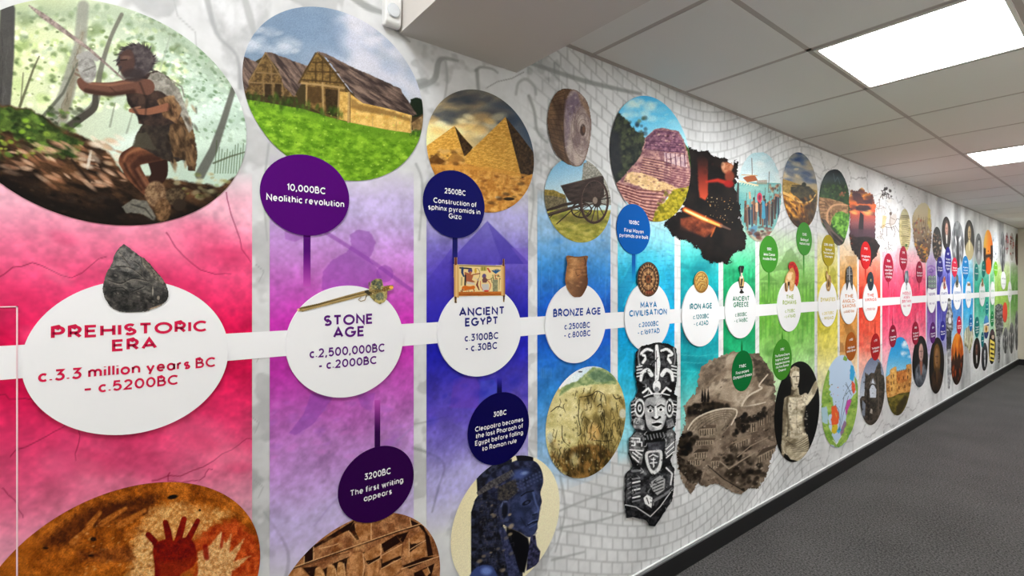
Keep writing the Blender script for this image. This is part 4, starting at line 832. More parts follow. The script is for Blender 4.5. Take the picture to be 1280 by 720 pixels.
def p_mayan(A):
    A.fr(750, 100, 3)
    A.fill(('g', (150, 60), (200, 260), (84, 178, 230), (110, 192, 236), (176, 218, 236)))
    A.blobs(26, (90, 80, 200, 150), (6, 18), [(206, 226, 234), (168, 212, 232)], .55, 1.4); A.blobs(10, (200, 80, 320, 180), (4, 12), [(150, 206, 236)], .5, 2)
    A.poly([(20, 110), (62, 116), (84, 140), (110, 160), (132, 196), (160, 200), (175, 250), (150, 320), (100, 360), (60, 400), (20, 360)], ('n', (34, 40, 40), (78, 84, 62), .07), 5, 1, 8, .09)
    A.blobs(60, (70, 140, 170, 300), (4, 10), [(92, 98, 66), (50, 58, 50), (112, 116, 76), (36, 42, 44)], .6); A.poly([(30, 180), (70, 200), (80, 330), (40, 380)], (44, 46, 54), 14, .8)
    A.poly([(316, 240), (340, 270), (345, 420), (318, 400)], ('n', (40, 60, 30), (90, 110, 50), .1), 4)
    A.part('stepped_pyramid')
    A.poly([(168, 215), (202, 184), (232, 180), (292, 192), (312, 224), (324, 266), (338, 340), (335, 412), (250, 440), (190, 540), (40, 410), (96, 350), (150, 286)], ('n', (128, 92, 100), (186, 146, 138), .09), 3, 1, 3)
    A.poly([(172, 214), (204, 186), (288, 196), (308, 230), (318, 276), (240, 268), (162, 258)], ('n', (98, 66, 86), (154, 114, 128), .12), 3, 1, 3)
    A.poly([(238, 272), (320, 282), (326, 330), (240, 308)], ('n', (168, 142, 150), (206, 182, 178), .1), 3); 
    for x in (246, 262, 280, 298, 314): A.line([(x, 276), (x+3, 322)], 4, (96, 60, 80), 2, .8)
    for k in range(11): y = 292+k*9; A.line([(160-k*2, y), (236, y+14+k), (262, y+22+k)], 4, (92, 56, 62), 2, .7); A.line([(160-k*2, y+4), (236, y+18+k)], 3, (212, 166, 140), 2, .6)
    for k in range(9): y = 330+k*9; A.line([(262, y), (336, y+14)], 3.5, (112, 66, 76), 2, .7)
    A.poly([(100, 345), (160, 350), (260, 392), (300, 410), (200, 420), (90, 380)], ('n', (204, 172, 122), (232, 204, 156), .09), 5, .85, 5)
    for k in range(12): y = 386+k*13; A.line([(54+k*9, y), (140+k*6, y+26), (236-k*2, y+34)], 5, (104, 58, 56), 2, .75); A.line([(56+k*9, y+6), (140+k*6, y+32), (226-k*2, y+38)], 4, (222, 170, 150), 2, .6)
    for y in (222, 240, 256): A.line([(168, y+6), (312, y+16)], 3, (76, 46, 70), 2, .6)
    A.part(); A.poly([(196, 532), (208, 486), (250, 446), (272, 412), (330, 400), (345, 440), (300, 510), (240, 545)], ('n', (112, 108, 30), (186, 168, 60), .1), 4, 1, 6); A.blobs(50, (205, 420, 330, 530), (3, 8), [(196, 182, 66), (90, 96, 28), (150, 140, 44)], .65)
    A.blobs(170, (60, 200, 335, 520), (1.5, 4), [(70, 40, 50), (226, 192, 172), (100, 60, 66)], .55, 1.6, 0, [(168, 215), (202, 184), (292, 192), (324, 266), (335, 412), (250, 440), (190, 530), (50, 410), (150, 286)]); A.levels(1.22, 120); A.grain(.08)
roundel('mayan_pyramid_picture', (761.7, 862.7, 120, 277.3), p_mayan, .0034, 'round picture of a ruined stepped stone pyramid under blue sky', res=1.9)

def p_smith(A):
    A.fr(750, 100, 3)
    A.fill(('n', (8, 6, 6), (26, 18, 16), .03))
    A.poly([(362, 290), (384, 280), (402, 300), (404, 430), (392, 452), (372, 440), (366, 380)], ('g', (380, 290), (390, 450), (30, 16, 14), (120, 40, 28), (196, 74, 44)), 6, 1, 3); A.line([(398, 382), (440, 376), (478, 388)], (8, 14, 16), (186, 44, 28), 8, .9)
    A.ell(474, 330, 20, 22, ('n', (150, 84, 56), (206, 142, 104), .1), 7); A.ell(484, 362, 18, 22, (136, 60, 40), 7, .9); A.ell(482, 390, 18, 14, (150, 24, 22), 6, .9); A.ell(460, 322, 8, 14, (210, 156, 120), 4, .8); A.ell(494, 318, 6, 14, (190, 120, 84), 4, .8)
    A.poly([(300, 520), (345, 510), (430, 548), (425, 570), (392, 592), (300, 560)], ('n', (84, 34, 22), (170, 82, 48), .05), 8, .9); A.poly([(300, 545), (400, 600), (380, 640), (280, 600)], (26, 18, 18), 12, .8)
    A.line([(316, 486), (380, 516), (450, 546)], (18, 20, 14), (236, 94, 30), 8, .9); A.line([(318, 488), (380, 518), (452, 548)], (10, 12, 7), (255, 190, 96), 4, 1); A.line([(322, 490), (400, 526)], (4, 5), (255, 236, 190), 3, .9); A.line([(452, 546), (486, 560)], (10, 6), (130, 96, 84), 4, .8)
    A.line([(430, 552), (415, 586)], 5, (236, 120, 50), 4, .7)
    A.blobs(44, (390, 440, 500, 540), (.8, 1.8), [(255, 226, 170), (255, 180, 90)], 1, 1, 0, None, 1); A.blobs(12, (350, 270, 480, 420), (4, 10), [(60, 20, 16), (40, 20, 16)], .5)
cutout('blacksmith_picture', (822, 940, 176, 336), [(322, 240), (345, 262), (372, 270), (400, 262), (420, 288), (446, 292), (470, 296), (496, 320), (508, 300), (516, 330), (506, 400), (520, 470), (530, 540), (548, 600), (535, 640), (500, 650), (478, 694), (450, 680), (420, 690), (390, 672), (372, 640), (340, 610), (300, 604), (268, 580), (232, 540), (262, 520), (310, 480), (322, 360)], (750, 100, 3), p_smith, .0030,
       'ragged-edged dark picture of a blacksmith hammering a glowing bar', group='ragged-edged pictures', rag=14, rf=.09)

def p_harbour(A):
    A.fr(910, 170, 4.235)
    A.fill(('g', (160, 90), (160, 260), (176, 210, 218), (198, 220, 222), (214, 226, 224)))
    A.blobs(30, (60, 100, 280, 240), (8, 22), [(226, 232, 230), (170, 204, 212), (196, 214, 220)], .6, 1.6)
    A.poly([(20, 250), (120, 245), (280, 250), (290, 600), (20, 600)], ('n', (94, 160, 160), (138, 188, 180), .03, 3), 3); A.poly([(40, 500), (290, 500), (290, 600), (40, 600)], ('n', (150, 150, 130), (190, 182, 156), .05), 14)
    A.part('sailing_ship'); A.line([(124, 118), (126, 215)], 3, (90, 56, 44), 2); A.poly([(76, 222), (92, 214), (140, 208), (156, 236), (100, 246)], (160, 88, 54), 2); A.line([(70, 206), (152, 210)], 4, (196, 148, 90), 2)
    for k in range(8): A.line([(50+k*14, 236+k*3), (40+k*14, 252+k*2)], 3, (236, 232, 214), 2)
    A.line([(44, 236), (156, 262)], 8, (222, 206, 168), 3); A.part()
    A.line([(216, 190), (212, 300)], 3, (90, 70, 60), 2); A.poly([(150, 236), (205, 232), (206, 256), (150, 256)], (150, 130, 110), 3, .7)
    A.blobs(26, (215, 256, 276, 330), (5, 10), [(70, 52, 50), (150, 96, 66), (110, 76, 60), (180, 130, 96)], .9, .7)
    R = A.rs
    for k in range(22):
        x = 88+k*8.2+R.uniform(-4, 4); y = 340+R.uniform(0, 60)+(0 if k < 12 else -20); h = R.uniform(70, 120); c = R.choice([(58, 52, 56), (88, 60, 50), (40, 44, 60), (132, 88, 66), (120, 96, 84), (64, 76, 92)])
        A.line([(x, y), (x+R.uniform(-4, 4), y+h)], (12, 17, 9), c, 3); A.ell(x, y-12, 6, 8, R.choice([(176, 120, 92), (120, 84, 66), (66, 50, 46)]), 2)
        if k % 3 == 0: A.line([(x+7, y-60), (x+3, y+40)], 2, (70, 54, 46), 1.5)
    A.line([(52, 250), (48, 330), (52, 410)], (8, 16, 8), (60, 52, 52), 3); A.line([(112, 300), (115, 330)], 10, (206, 160, 130), 3); A.ell(165, 326, 14, 26, (206, 60, 88), 2); A.ell(165, 326, 7, 14, (120, 40, 66), 2)
    A.line([(185, 350), (186, 430)], (14, 20), (70, 150, 180), 3); A.line([(150, 360), (150, 395)], 14, (226, 170, 130), 3); A.poly([(104, 490), (150, 470), (150, 540), (130, 530)], (90, 140, 170), 4, .9, 4)
    A.blobs(24, (100, 480, 240, 545), (4, 9), [(50, 36, 40), (126, 60, 56), (90, 66, 60)], .8, 1.6); A.grain(.08)
cutout('harbour_picture', (916, 978, 188, 304), [sm([(166, 87), (216, 104), (255, 165), (277, 250), (280, 330), (268, 420), (236, 500), (200, 540), (160, 560), (110, 530), (74, 460), (56, 380), (50, 280), (66, 180), (110, 104)]), [(32, 250), (64, 240), (70, 400), (50, 420), (42, 330)]], (910, 170, 4.235), p_harbour, .0026,
       'oval picture of an armed crowd on a shore beside a ship', group='round pictures printed on the wall', rag=3, res=2.2)

def p_moor(A):
    A.fr(910, 170, 4.235)
    A.fill(('g', (380, 90), (380, 270), (60, 84, 120), (96, 112, 136), (150, 146, 140), (176, 160, 130)))
    A.blobs(40, (290, 100, 470, 250), (6, 18), [(196, 176, 140), (54, 76, 116), (84, 104, 138), (214, 196, 160)], .6, 2.2, .25)
    A.poly([(280, 225), (330, 240), (470, 290), (470, 340), (280, 300)], ('n', (140, 116, 66), (180, 150, 90), .08), 4); A.poly([(330, 270), (390, 262), (430, 268), (468, 310), (465, 350), (420, 360), (370, 348), (330, 310)], ('n', (62, 60, 50), (98, 90, 64), .06), 4)
    A.ell(400, 258, 12, 12, (50, 54, 44), 3); A.line([(336, 262), (390, 262)], 4, (40, 40, 40), 2)
    A.poly([(280, 300), (330, 300), (390, 345), (440, 350), (420, 400), (440, 500), (330, 500), (280, 420)], ('n', (112, 66, 22), (226, 170, 80), .07, 2, 1.1), 4, 1, 5)
    A.line([(286, 300), (330, 318), (370, 348), (430, 348), (462, 310)], (16, 14, 10, 8, 6), (216, 176, 106), 3, 1, True)
    A.blobs(70, (290, 320, 450, 470), (3, 9), [(236, 178, 84), (72, 44, 20), (150, 96, 36), (46, 32, 22)], .7, 2, 1); A.poly([(400, 370), (470, 340), (460, 440), (410, 480)], (60, 44, 30), 12, .7, 6); A.poly([(300, 420), (400, 440), (420, 500), (320, 490)], (44, 32, 24), 14, .7, 6); A.levels(1.25, 110); A.grain(.08)
roundel('moorland_wall_picture', (977.8, 1021.6, 190.5, 285.9), p_moor, .0026, 'oval picture of a golden moorland wall under heavy cloud', res=2.2)

def p_ravine(A):
    A.fr(1010, 190, 4.8)
    A.fill(('g', (150, 110), (150, 260), (30, 42, 48), (60, 74, 76), (44, 66, 44), (50, 80, 40)))
    A.line([(150, 130), (160, 180), (175, 150), (190, 190)], 4, (90, 108, 112), 4, .7)
    A.blobs(50, (80, 200, 245, 300), (5, 13), [(36, 62, 28), (70, 104, 46), (26, 44, 26), (90, 116, 60)], .7); A.blobs(10, (185, 230, 230, 270), (4, 9), [(176, 112, 84), (150, 90, 66)], .8)
    A.poly([(60, 270), (130, 280), (200, 300), (240, 320), (240, 380), (150, 390), (130, 450), (60, 410)], ('n', (132, 100, 72), (196, 154, 114), .06), 4)
    for k in range(6): A.line([(66, 290+k*22), (100+k*6, 300+k*18), (130, 340+k*14)], 4, (84, 64, 50), 3, .7)
    A.line([(120, 440), (112, 380), (135, 330), (180, 315), (235, 320)], (10, 12, 12, 9, 6), (216, 170, 130), 4, .9, True)
    A.poly([(135, 420), (160, 370), (200, 355), (245, 380), (245, 500), (215, 520), (170, 470)], ('n', (70, 120, 40), (140, 196, 84), .08), 4, 1, 6); A.blobs(40, (140, 370, 240, 500), (3, 8), [(160, 212, 100), (60, 104, 36), (112, 170, 66)], .7)
    A.part('cannon'); A.poly([(76, 400), (100, 405), (150, 470), (212, 530), (200, 556), (176, 560), (140, 530), (110, 470)], ('n', (46, 40, 40), (104, 90, 84), .06, 4, .8), 3); A.line([(88, 404), (150, 480), (206, 534)], (4, 8), (128, 112, 104), 5, .7); A.part(); A.levels(1.2, 110); A.grain(.08)
cutout('ravine_picture', (1022, 1062, 209, 309), sm([(150, 105), (190, 116), (222, 170), (242, 240), (248, 330), (244, 420), (230, 490), (212, 545), (190, 560), (170, 558), (140, 528), (110, 470), (84, 432), (68, 360), (64, 290), (76, 200), (106, 130)]), (1010, 190, 4.8), p_ravine, .0026,
       'oval picture of a green ravine with a dark cannon barrel below', group='round pictures printed on the wall', res=2.4)

def p_sunset(A):
    A.fr(1010, 190, 4.8)
    A.fill(('g', (320, 220), (320, 560), (246, 180, 84), (240, 130, 60), (226, 92, 62), (150, 84, 88), (60, 40, 50), (30, 20, 22)))
    A.blobs(40, (250, 230, 395, 380), (6, 16), [(70, 48, 60), (96, 62, 70), (250, 196, 110), (200, 90, 50)], .75, 2.2, .1)
    A.poly([(262, 240), (310, 250), (330, 290), (380, 280), (380, 310), (300, 310), (270, 280)], (74, 52, 62), 8, .8, 8); A.poly([(282, 330), (310, 318), (360, 325), (380, 345), (330, 352), (290, 350)], (58, 44, 54), 6, .85, 5)
    A.part('standing_stone'); A.poly([(310, 360), (322, 368), (332, 380), (330, 470), (326, 516), (298, 516), (302, 440)], (44, 36, 42), 3); A.part()
    A.poly([(240, 470), (300, 462), (400, 470), (400, 540), (240, 520)], (86, 56, 70), 10, .7); A.poly([(235, 500), (290, 512), (350, 508), (410, 520), (420, 720), (240, 720)], ('n', (20, 14, 16), (50, 34, 34), .06), 8)
    A.blobs(12, (230, 500, 270, 560), (6, 12), [(200, 80, 50), (60, 36, 34)], .6); A.grain(.08)
cutout('sunset_picture', (1058, 1100, 228, 333), [(256, 226), (290, 232), (322, 214), (340, 238), (385, 252), (392, 300), (404, 320), (400, 470), (404, 520), (428, 560), (412, 620), (392, 640), (372, 690), (330, 660), (302, 640), (270, 600), (252, 560), (246, 500), (250, 400), (244, 300)], (1010, 190, 4.8), p_sunset, .0029,
       'ragged-edged picture of a standing stone against an orange sunset', group='ragged-edged pictures', rag=9, rf=.12, res=2.4)

def p_riders(A):
    A.C = backdrop(A.P, A.Y, A.Z)*1.0; A.fr(1010, 190, 4.8); K = (84, 66, 56)
    A.blobs(14, (410, 260, 540, 560), (10, 26), [(226, 216, 200), (222, 220, 218)], .5)
    def horse(x, y, s, f=1, c=K, w=3):
        for p in ([(-30, 0), (-10, -8), (18, -6), (32, -30), (44, -26)], [(-30, 0), (-34, 30), (-42, 52)], [(-16, 8), (-14, 50)], [(16, 4), (24, 30), (18, 54)], [(24, 0), (38, 26), (46, 40)], [(-30, 0), (-42, 12)], [(-30, 2), (0, 12), (22, 4)]):
            A.line([(x+f*a*s, y+b*s) for a, b in p], w, c, 2, .9, True)
        for p in ([(0, -8), (2, -46)], [(2, -36), (22, -26)], [(0, -8), (10, 22)]): A.line([(x+f*a*s, y+b*s) for a, b in p], w*1.4, c, 2, .9)
        A.ell(x+f*3*s, y-54*s, 6*s, 8*s, c, 2, .9)
    horse(460, 250, .62, -1, (40, 32, 32), 4); A.blobs(10, (446, 215, 500, 270), (4, 8), [(36, 30, 30)], .85); A.line([(450, 262), (512, 284)], 2, K, 1.5)
    horse(490, 440, 1.3, 1, K, 3); A.poly([(445, 380), (470, 385), (460, 450), (440, 460)], (214, 170, 90), 5, .6); A.ell(505, 410, 22, 40, (190, 172, 160), 8, .6, .4)
    horse(428, 330, .8, -1, (150, 130, 124), 2.5); horse(480, 575, .6, 1, (120, 108, 104), 2.5); horse(430, 510, .6, 1, (140, 126, 120), 2.5)
    for k in range(24): x, y = A.rs.uniform(410, 540), A.rs.uniform(280, 600); A.line([(x, y), (x+A.rs.uniform(-14, 14), y+A.rs.uniform(-14, 14))], 2, (130, 112, 104), 1.5, .7)
cutout('riders_drawing', (1093, 1124, 230, 318), [(440, 205), (470, 205), (514, 240), (520, 290), (545, 340), (545, 480), (528, 590), (480, 606), (430, 590), (406, 500), (402, 360), (408, 270), (430, 262)], (1010, 190, 4.8), p_riders, .0026,
       'brown line drawing of mounted riders on pale ground', cat='drawing', group='ragged-edged pictures', rag=5, res=2.4)

def p_charter(A):
    A.fr(1120, 230, 5.144); A.fill(('n', (182, 168, 112), (222, 208, 156), .05)); A.ell(57, 190, 28, 30, (150, 146, 120), 6, .5)
    for k in range(16): A.line([(32+4*(k % 2), 205+k*13), (60, 204+k*13), (86-5*(k % 3), 207+k*13)], 3.4 if k % 5 else 6, (84, 72, 48), 2, .8)
    A.poly([(25, 210), (92, 208), (92, 224), (25, 226)], (120, 108, 76), 3, .6); A.ell(64, 395, 7, 10, (70, 110, 50), 2)
roundel('charter_picture', (1123.6, 1138, 261, 314.5), p_charter, .0026, 'oval picture of a tan handwritten charter', res=3)
def p_battle(A):
    A.fr(1120, 230, 5.144); A.fill(('g', (165, 130), (165, 510), (214, 206, 170), (176, 152, 110), (110, 82, 60), (64, 44, 36)))
    A.blobs(120, (110, 220, 222, 500), (4, 10), [(70, 50, 44), (196, 136, 60), (222, 172, 70), (120, 86, 70), (160, 60, 40), (50, 40, 44), (206, 190, 160)], .8, .7)
    A.blobs(30, (118, 380, 210, 490), (4, 9), [(236, 170, 50), (40, 30, 30), (200, 110, 40)], .85)
    for k in range(14): x = 112+k*8; A.line([(x, 190+A.rs.uniform(0, 50)), (x+A.rs.uniform(-6, 6), 300)], 2, (88, 66, 50), 1.5, .8)
    A.poly([(205, 140), (222, 170), (222, 300), (200, 260)], (214, 196, 80), 6, .6, 5)
cutout('battle_picture', (1140, 1166, 252, 331), sm([(150, 132), (190, 126), (218, 170), (226, 280), (222, 400), (200, 490), (176, 508), (150, 480), (120, 400), (108, 300), (106, 200)]), (1120, 230, 5.144), p_battle, .0026, 'ragged oval picture of a crowded medieval battle', group='round pictures printed on the wall', rag=7, rf=.15, res=3)
def p_crowd(bg, cs, n=90):
    def p(A):
        A.fill(bg); q = A.P; x0, y0, x1, y1 = q[:, 0].min(), q[:, 1].min(), q[:, 0].max(), q[:, 1].max(); A.fr(0, 0, 1)
        A.blobs(n, (x0, y0+(y1-y0)*.15, x1, y1), (.5, 1.5), cs, .85, .7)
    return p
def p_portrait(bg, skin, hair, coat, trim, fx=.5, fy=.35):
    def p(A):
        q = A.P; x0, y0 = q.min(0); x1, y1 = q.max(0); A.Q = (q-[x0, y0])/[x1-x0, y1-y0]*100; A.fill(bg); X, Y = fx*100, fy*100
        A.poly([(X-50, 105), (X-36, Y+32), (X-14, Y+20), (X+14, Y+20), (X+38, Y+34), (X+50, 105)], coat, 6); A.poly([(X-10, Y+16), (X+10, Y+16), (X+5, Y+44), (X-3, Y+44)], trim, 4)
        A.ell(X, Y-4, 21, 21, hair, 4); A.ell(X-14, Y+6, 8, 16, hair, 4); A.ell(X+14, Y+6, 8, 16, hair, 4); A.ell(X, Y, 14, 17, skin, 3); A.ell(X+5, Y+4, 9, 14, dark(skin, .75), 6, .6)
        for dx in (-6, 5): A.ell(X+dx, Y-2, 2.6, 1.4, dark(skin, .35), 1.2)
        A.line([(X, Y-1), (X+1.5, Y+5)], 1.8, dark(skin, .62), 1.2); A.line([(X-4, Y+9), (X+4, Y+9)], 1.6, dark(skin, .5), 1.2)
    return p
def p_engraving(A):
    q = A.P; x0, y0 = q.min(0); x1, y1 = q.max(0); A.Q = (q-[x0, y0])/[x1-x0, y1-y0]*100; A.fill(('n', (96, 98, 100), (176, 178, 180), .05))
    A.blobs(40, (0, 25, 100, 100), (4, 10), [(40, 40, 44), (70, 72, 76), (200, 202, 204), (110, 112, 116)], .8, .8); A.line([(30, 35), (42, 50), (60, 42), (74, 36)], 7, (226, 226, 226), 3); A.line([(50, 40), (52, 90)], (16, 26), (44, 44, 48), 4)
roundel('crowd_picture', (1165.1, 1177, 283.5, 326.5), p_crowd((34, 30, 28), [(150, 112, 84), (190, 160, 130), (60, 48, 40), (90, 62, 48), (210, 196, 170)], 110), .0026, 'small dark oval picture of a crowd', res=3)
roundel('portrait_picture', (1177, 1188.5, 270.8, 313), p_portrait((40, 32, 30), (226, 170, 148), (90, 70, 62), (38, 32, 32), (222, 216, 206), .52, .36), .0026, 'oval portrait of a bald man with a pale collar', res=3)
roundel('engraving_picture', (1189, 1204.6, 276, 335), p_engraving, .0026, 'oval grey engraving of figures around a machine', res=3)
roundel('portrait_picture', (1205.1, 1217.7, 275, 325.3), p_portrait((38, 34, 28), (206, 178, 130), (66, 56, 40), (190, 174, 130), (226, 214, 170), .5, .32), .0026, 'oval portrait of a woman in pale gold on black', res=3)
roundel('portrait_picture', (1218.7, 1227.3, 291.8, 331.2), p_portrait((116, 118, 120), (206, 208, 208), (70, 70, 74), (160, 162, 164), (220, 220, 222), .55, .38), .0026, 'small grey portrait of a woman in profile', res=3)
def p_orange(A):
    q = A.P; x0, y0 = q.min(0); x1, y1 = q.max(0); A.Q = (q-[x0, y0])/[x1-x0, y1-y0]*100; A.fill(('g', (10, 20), (90, 50), (255, 206, 90), (250, 150, 40), (242, 110, 20)))
    A.poly([(0, 40), (26, 42), (26, 66), (30, 100), (0, 100)], (40, 28, 26), 3); A.poly([(74, 36), (100, 34), (100, 100), (84, 90), (78, 66)], (44, 30, 26), 3)
    for x in range(28, 80, 8): A.line([(x, 66-4*math.sin(x)), (x+3, 56)], 5, (52, 34, 28), 2)
    A.line([(20, 60), (80, 57)], 5, (50, 32, 28), 2); A.ell(52, 82, 24, 20, (250, 92, 12), 3); A.ell(50, 48, 4, 2, (80, 40, 20), 1)
roundel('orange_oval_picture', (1229, 1240.9, 287.3, 343), p_orange, .0026, 'bright orange oval picture with dark towers', res=3)
roundel('cloud_picture', (1240.5, 1247.5, 290, 326.5), p_crowd((222, 226, 232), [(250, 250, 252), (206, 212, 222), (44, 52, 60), (236, 238, 242)], 30), .0025, 'white cloud-like oval picture beside the orange oval', res=3)
roundel('rocket_picture', (1249.8, 1256.3, 289.5, 340.5), p_engraving, .0025, 'grey oval picture of a rocket above the raised white disc', res=3)
roundel('red_robed_picture', (1256.4, 1260.6, 290.5, 318), p_crowd((170, 160, 160), [(180, 36, 44), (120, 24, 30), (226, 220, 220), (60, 50, 54)], 26), .0025, 'narrow oval picture of red-robed figures', res=3)
roundel('parade_picture', (1261.5, 1267.6, 291, 326), p_crowd((190, 186, 180), [(176, 50, 44), (60, 44, 44), (214, 206, 196), (120, 60, 50)], 30), .0025, 'narrow red and grey oval picture near the far end', res=3)
roundel('evening_picture', (1268.6, 1273.3, 291.5, 332), p_crowd((74, 50, 40), [(150, 76, 40), (60, 84, 40), (40, 30, 28), (112, 60, 36)], 26), .0025, 'dark rust oval picture, last in the upper row', res=3)

# ------------------------------------------------------------------ lower row
def p_hands(A):
    A.fr(0, 590, 3.765); A.fill(('n', (118, 62, 14), (178, 104, 36), .02)); A.tone(.06, .22); A.tone(.2, .2)
    A.poly([(190, 330), (300, 240), (400, 170), (560, 130), (740, 110), (700, 200), (560, 230), (430, 260), (330, 350), (220, 360)], ('n', (48, 22, 10), (96, 48, 18), .05), 40, .85, 22)
    A.poly([(420, 200), (540, 150), (560, 190), (420, 260)], (70, 32, 12), 20, .6, 8)
    for p in ([(420, 250), (470, 190)], [(480, 240), (590, 170)], [(560, 250), (680, 180)], [(600, 290), (700, 240)], [(340, 330), (430, 250)]): A.line(p, (30, 18), ('n', (150, 86, 30), (186, 118, 54), .08), 9, .85)
    A.poly([(720, 170), (820, 140), (980, 170), (1090, 190), (1010, 240), (940, 300), (860, 320), (760, 320), (690, 420), (740, 500), (600, 500), (620, 340), (660, 250)], ('n', (170, 112, 56), (226, 184, 124), .07), 40, .85, 20)
    A.poly([(640, 300), (720, 300), (730, 420), (760, 480), (620, 520)], ('n', (186, 136, 78), (226, 188, 136), .1), 26, .8, 10)
    A.blobs(160, (340, 220, 760, 500), (2, 6), [(206, 160, 104), (96, 48, 18), (140, 82, 30)], .6, 2, -.4); A.poly([(360, 370), (620, 350), (640, 420), (380, 420)], ('n', (70, 32, 14), (140, 78, 34), .06), 20, .7, 14)
    A.poly([(980, 260), (1100, 220), (1200, 300), (1240, 420), (1230, 540), (900, 540), (920, 430), (900, 340)], ('n', (136, 40, 14), (196, 88, 40), .05), 30, .85, 20)
    A.poly([(930, 380), (990, 340), (1040, 280), (1060, 330), (1090, 290), (1080, 380), (1150, 310), (1100, 420), (1180, 390), (1090, 470), (1080, 540), (930, 540)], ('n', (176, 128, 76), (226, 190, 136), .09), 8, .9, 6)
    A.line([(965, 350), (972, 400)], 26, (120, 22, 12), 10, .8); A.line([(1040, 350), (1050, 290)], 14, (142, 40, 20), 6, .8)
    A.part('red_hand_print'); H = ('n', (92, 14, 8), (128, 30, 16), .05)
    A.poly(sm([(722, 350), (770, 316), (820, 322), (870, 306), (905, 322), (925, 380), (910, 440), (850, 480), (830, 540), (740, 540), (726, 430)]), H, 6); A.line([(798, 330), (790, 280), (778, 236)], (34, 34, 26), H, 4); A.line([(836, 326), (852, 270), (866, 220)], (34, 32, 26), H, 4); A.line([(882, 322), (906, 276), (930, 228)], (30, 26, 22), H, 4); A.line([(752, 366), (726, 324), (698, 294)], (34, 30, 28), H, 4); A.part()
    A.poly([(740, 420), (880, 410), (920, 380), (960, 330), (900, 470), (760, 520)], (150, 62, 24), 24, .45, 14)
    A.ell(812, 116, 24, 10, (24, 18, 12), 4, 1, -.2); A.ell(440, 314, 14, 10, (40, 24, 12), 4); A.ell(940, 178, 6, 5, (40, 24, 12), 2); A.ell(428, 392, 14, 6, (40, 24, 12), 3); A.ell(215, 356, 14, 6, (40, 24, 12), 3)
    A.poly([(-300, 200), (60, 240), (180, 330), (100, 560), (-300, 560)], (150, 84, 24), 60, .5); A.levels(1.15, 100); A.grain(.2)
roundel('hand_print_picture', None, p_hands, .0024, 'round picture of red hand prints on an ochre cave wall', geo=(.0124, .239, CAMH-.688, .239), res=1.2)

def p_cunei(A):
    A.fr(340, 630, 5.818); A.fill(('n', (122, 80, 52), (172, 126, 88), .02)); A.tone(.12, .28); K = (44, 26, 18); L = (214, 172, 128)
    def wedge(p, e=None): A.poly(p, K, 5); 
    def stone(p): A.poly(p, ('n', (128, 82, 48), (184, 134, 88), .03), 4); A.tone(.2, .0)
    for p in ([(300, 300), (590, 120), (596, 118), (560, 190), (540, 195), (340, 300), (300, 320)], [(300, 300), (235, 350), (232, 440), (298, 400)], [(596, 130), (555, 190), (580, 210), (612, 262), (640, 250), (604, 180)], [(1000, 110), (1020, 160), (1060, 150), (1110, 210), (1140, 240), (1100, 160)]): wedge(p)
    A.line([(120, 478), (240, 436), (480, 352), (720, 268), (900, 205), (1080, 150)], 9, K, 5, .8); A.line([(120, 470), (240, 428), (480, 344), (720, 260), (900, 197), (1080, 142)], 6, L, 3, .9)
    A.line([(210, 458), (460, 372), (560, 350)], 5, (90, 56, 36), 3)
    for p in ([(660, 350), (790, 350), (780, 400), (700, 440), (670, 400)], [(792, 290), (900, 225), (946, 290), (930, 275), (812, 350)], [(790, 400), (920, 360), (945, 400), (880, 410), (795, 470)], [(900, 225), (990, 200), (950, 280)], [(1000, 250), (1050, 290), (1110, 260), (1050, 310), (1000, 350)], [(1110, 210), (1130, 380), (1170, 370), (1140, 230)], [(380, 470), (420, 440), (560, 380), (540, 430), (530, 540), (300, 540), (310, 470)], [(940, 450), (1100, 385), (1180, 380), (1000, 470)], [(220, 460), (330, 450), (300, 540), (260, 510)], [(1030, 500), (1180, 430), (1150, 540), (1030, 540)]): wedge(p)
    for (x, w, y) in ((345, 36, 462), (432, 34, 440), (502, 30, 424)): A.poly(sm([(x-w, y+40), (x-w*.7, y), (x+w*.3, y), (x+w, y+50), (x+w, y+120), (x-w, y+120)]), ('n', (150, 106, 66), (206, 160, 112), .05), 6)
    for p in ([(545, 400), (600, 350), (640, 345), (662, 390), (665, 540), (545, 540)], [(660, 360), (790, 280), (790, 370), (730, 400), (680, 410)], [(800, 380), (940, 290), (940, 370), (800, 430)], [(780, 480), (940, 400), (940, 470), (860, 540), (770, 540)], [(990, 260), (1080, 190), (1110, 230), (1100, 270), (1010, 290)], [(950, 320), (990, 260), (990, 380), (955, 370)], [(1010, 350), (1112, 280), (1112, 380), (960, 410)], [(700, 440), (780, 400), (770, 540), (665, 540)], [(110, 490), (210, 460), (290, 540), (90, 540)], [(620, 145), (720, 138), (715, 260), (640, 270), (600, 190)], [(870, 540), (960, 480), (1000, 540)], [(1090, 480), (1130, 460), (1146, 500), (1120, 530)]):
        A.poly(p, ('n', (138, 92, 54), (192, 142, 98), .03), 5, 1, 3, .03)
    for p in ([(720, 140), (718, 262)], [(300, 310), (300, 400)], [(790, 290), (790, 390), (700, 440)], [(942, 290), (800, 370)], [(942, 390), (790, 470)], [(995, 250), (995, 380)], [(1112, 262), (1000, 330)], [(660, 360), (668, 450), (655, 540)], [(1000, 100), (1010, 160)], [(345, 322), (440, 300), (480, 285)], [(555, 195), (610, 262)], [(940, 470), (1215, 378)], [(232, 380), (232, 430)], [(1130, 458), (1146, 500)], [(460, 470), (466, 530)], [(520, 430), (528, 530)]): A.line(p, 6, L, 3, .9)
    A.blobs(160, (100, 80, 1220, 530), (2, 6), [(210, 166, 120), (94, 58, 36), (70, 42, 26)], .45); A.blobs(20, (330, 200, 700, 330), (10, 26), [(112, 64, 30), (196, 150, 100)], .4); A.levels(1.2, 110); A.grain(.12)
